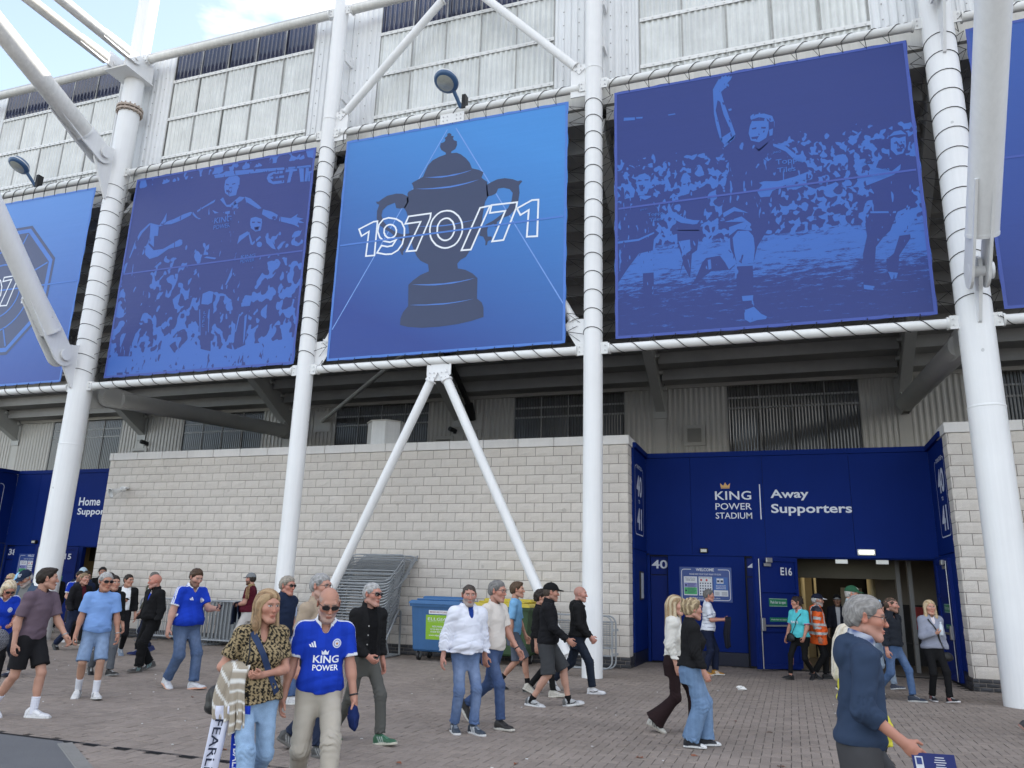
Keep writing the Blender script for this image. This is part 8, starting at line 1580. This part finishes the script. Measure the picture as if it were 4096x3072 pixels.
def shoulder_bag(g, q, sz, label, col=(.012, .012, .013)):
    c = V3(g.W(g.Tq(*q))); t = thing('crossbody_bag', label, 'bag', c); V, F = surf(lambda P: smin(ell(P, (0, 0, 0), sz), ell(P, (0, 0, -sz[2]*.4), (sz[0]*1.05, sz[1]*.9, sz[2]*.6)), .02), (-.2, -.2, -.2), (.2, .2, .2), .011); o = link('bag_body', np_mesh('bag_body', V, F, shoe_m, vcol(len(V), col)), t); t.rotation_euler = (0, 0, g.t.rotation_euler.z); MB().path([c+Vector((0, -.03, sz[2]*.6)), c+Vector((0, -.05, sz[2]*.2))], .006, 5).build('bag_buckle', steel, t)
shoulder_bag(g, (.10, .19, -.02), (.095, .04, .085), 'black crossbody bag at the hip of the woman in the turquoise shirt')
def p_hivis(C, V, q, g, k):
    sv = (.52, .53, .52)
    for z in (.02, .20): C[np.abs(q[:, 2]-z) < .026] = sv
    C[(np.abs(np.abs(q[:, 0])-.11) < .022) & (q[:, 2] > .20)] = sv
    for s_ in (0, 1):
        for a in (.55, 1.25): C[k['arm'][s_] & (np.abs(k['al'][s_]-a) < .10)] = sv
    C[(q[:, 2] > .47) & (np.abs(q[:, 0]) > .10)] = (.02, .022, .035)
g = person(dict(label='steward in a bright orange reflective coat and a dark cap by the open doors', x=.47, y=18.15, face=2, H=1.70, fat=1.10, belly=.04, head=(-4, 2), cap=(.012, .015, .03), cap2=(.6, .6, .62), hair=SV, style='short', stubble=.8, beard=(.32, .31, .30), legs=walk(.12, -.12), top=jumper((.78, .11, .012), paint=p_hivis, hem=-0.2, off=.034, loose=.03, fold=.008, rib=0, name='reflective_coat', hood=1, mat=M('hi_vis', (1, 1, 1), .6, attr=True, var=.04, bump=.2, bs=50)), bot=pants(BK), shoes=tr(BK, (.03, .03, .03)), res=1.15))
g = person(dict(label='man in a green baseball cap and checked short sleeved shirt', x=.98, y=15.62, face=-2, H=1.88, head=(-4, 4), cap=(.022, .085, .045), capmark=(.6, .6, .55), hair=(.40, .38, .36), style='short', vol=.008, stubble=.1, legs=walk(.2, -.2), skin=(.48, .24, .17), top=tee((.4, .45, .5), paint=p_check((.50, .56, .55), (.10, .17, .22), 50, 40), collar=.03, off=.018), bot=pants((.10, .10, .09)), shoes=tr(BK), res=1.1))
g = person(dict(label='person in a dark cap and dark coat inside the away doorway', x=1.02, y=20.75, face=-92, H=1.70, cap=BK, cap2=(.3, .3, .3), hair=DB, style='short', skin=(.22, .12, .08), legs=walk(.1, -.1), inner=tee((.4, .4, .42), sleeve='none', name='shirt'), top=jumper((.012, .013, .02), open=(.03, .03, .05), name='coat', off=.021), bot=pants(BK), res=1.5))
g = person(dict(label='dark haired woman with a pale blue headscarf and a black and white top', x=1.50, y=16.95, face=-20, H=1.62, sex='w', head=(30, 14), style='bob', len=.12, vol=.018, hair=(.02, .015, .02), legs=walk(.22, -.2), arms=((4, 8, 15, 5), (10, 10, 20, 5)), top=tee((.62, .64, .66), paint=lambda C, V, q, g, k: C.__setitem__((q[:, 0] > .05) & (q[:, 2] < .42), (.012, .02, .014)), hem=0.005, sl=.9), bot=jeans((.26, .32, .40), fade=.1), shoes=tr((.05, .06, .09), (.6, .6, .6)), res=1.2))
mb = MB(); mb.path([V3(g.hc+g.Rh@(A3(.098*math.cos(a), -.012+.0*a, .03+.122*math.sin(a))*g.hs)) for a in np.linspace(-.25, math.pi+.25, 15)], .017, 7); o = mb.build('headscarf', M('headscarf_blue', (.30, .48, .66), .8), None, (0, 0, 0)); o.parent = g.t
g = person(dict(label='man in dark navy quarter zip jumper and blue jeans leaving the away doors', x=1.58, y=15.30, face=-38, H=1.70, fat=1.04, belly=.02, head=(26, 0), style='short', vol=.002, hair=(.07, .045, .03), stubble=.65, beard=(.14, .085, .055), skin=(.44, .22, .165), legs=((.24, -.08, 0, -4), (-.30, .08, .06, 28)), arms=((-4, 9, 10, 5), (0, 9, 12, 5)), curl=(35, 35), hidehand=(1, 0), top=jumper((.016, .019, .026), collar=.035, v=.07, hem=0.015, name='jumper'), bot=jeans((.055, .10, .20), fade=.15, r=(.088, .066, .058)), shoes=tr((.022, .030, .050), (.42, .42, .41)), res=1.05))
g = person(dict(label='blonde woman in a grey sweatshirt and black trousers holding a water bottle', x=2.22, y=15.50, face=-66, H=1.67, sex='w', fat=1.02, head=(-10, 0), style='long', len=.26, vol=.014, hair=(.38, .27, .15), hair2=(.52, .41, .27), skin=(.46, .24, .175), legs=((.20, -.09, 0, -10), (-.04, .08, .0, 0)), arms=((-4, 9, 15, 5), (10, 10, 104, 30)), curl=(40, 55), hidehand=(1, 0), inner=tee((.66, .6, .62), sleeve='none', name='shirt'), top=jumper((.26, .275, .34), v=.10, off=.024, hem=0, rib=.008, name='sweatshirt'), bot=pants((.009, .009, .010), r=(.090, .066, .058), end=.95), shoes=tr((.015, .015, .018), (.62, .6, .6), stripe=(.62, .24, .22)), res=1.05))
w, fd, tb, n = handframe(g, 1); c = w+fd*.085+n*.035; t = thing('water_bottle', 'clear water bottle in the raised hand of the blonde woman in grey', 'bottle', c+Vector((0, 0, -.09)))
MB().lathe([(.0, -.085), (.030, -.085), (.032, -.07), (.032, .06), (.026, .085), (.013, .105), (.013, .12), (0, .12)], c, 14).build('bottle_body', M('clear_plastic', (.50, .55, .60), .1, var=.05, spec=.8), t); MB().tube(c+Vector((0, 0, .12)), c+Vector((0, 0, .135)), .015, n=10).build('bottle_cap', whitep, t)
strap(g, (.10, .50), (-.15, -.02), 'bag_strap', strap_m, w=.016); shoulder_bag(g, (-.22, .04, -.14), (.11, .045, .075), 'black shoulder bag swinging at the side of the blonde woman in grey')
g = person(dict(label='person mostly outside the right edge, only a dark trouser leg and shoe showing', x=3.24, y=12.38, face=2, H=1.78, style='short', legs=walk(.28, -.46, .09, 40), top=jumper(NV), bot=pants((.02, .022, .03)), shoes=tr((.03, .03, .035), (.30, .16, .13)), res=1.5))
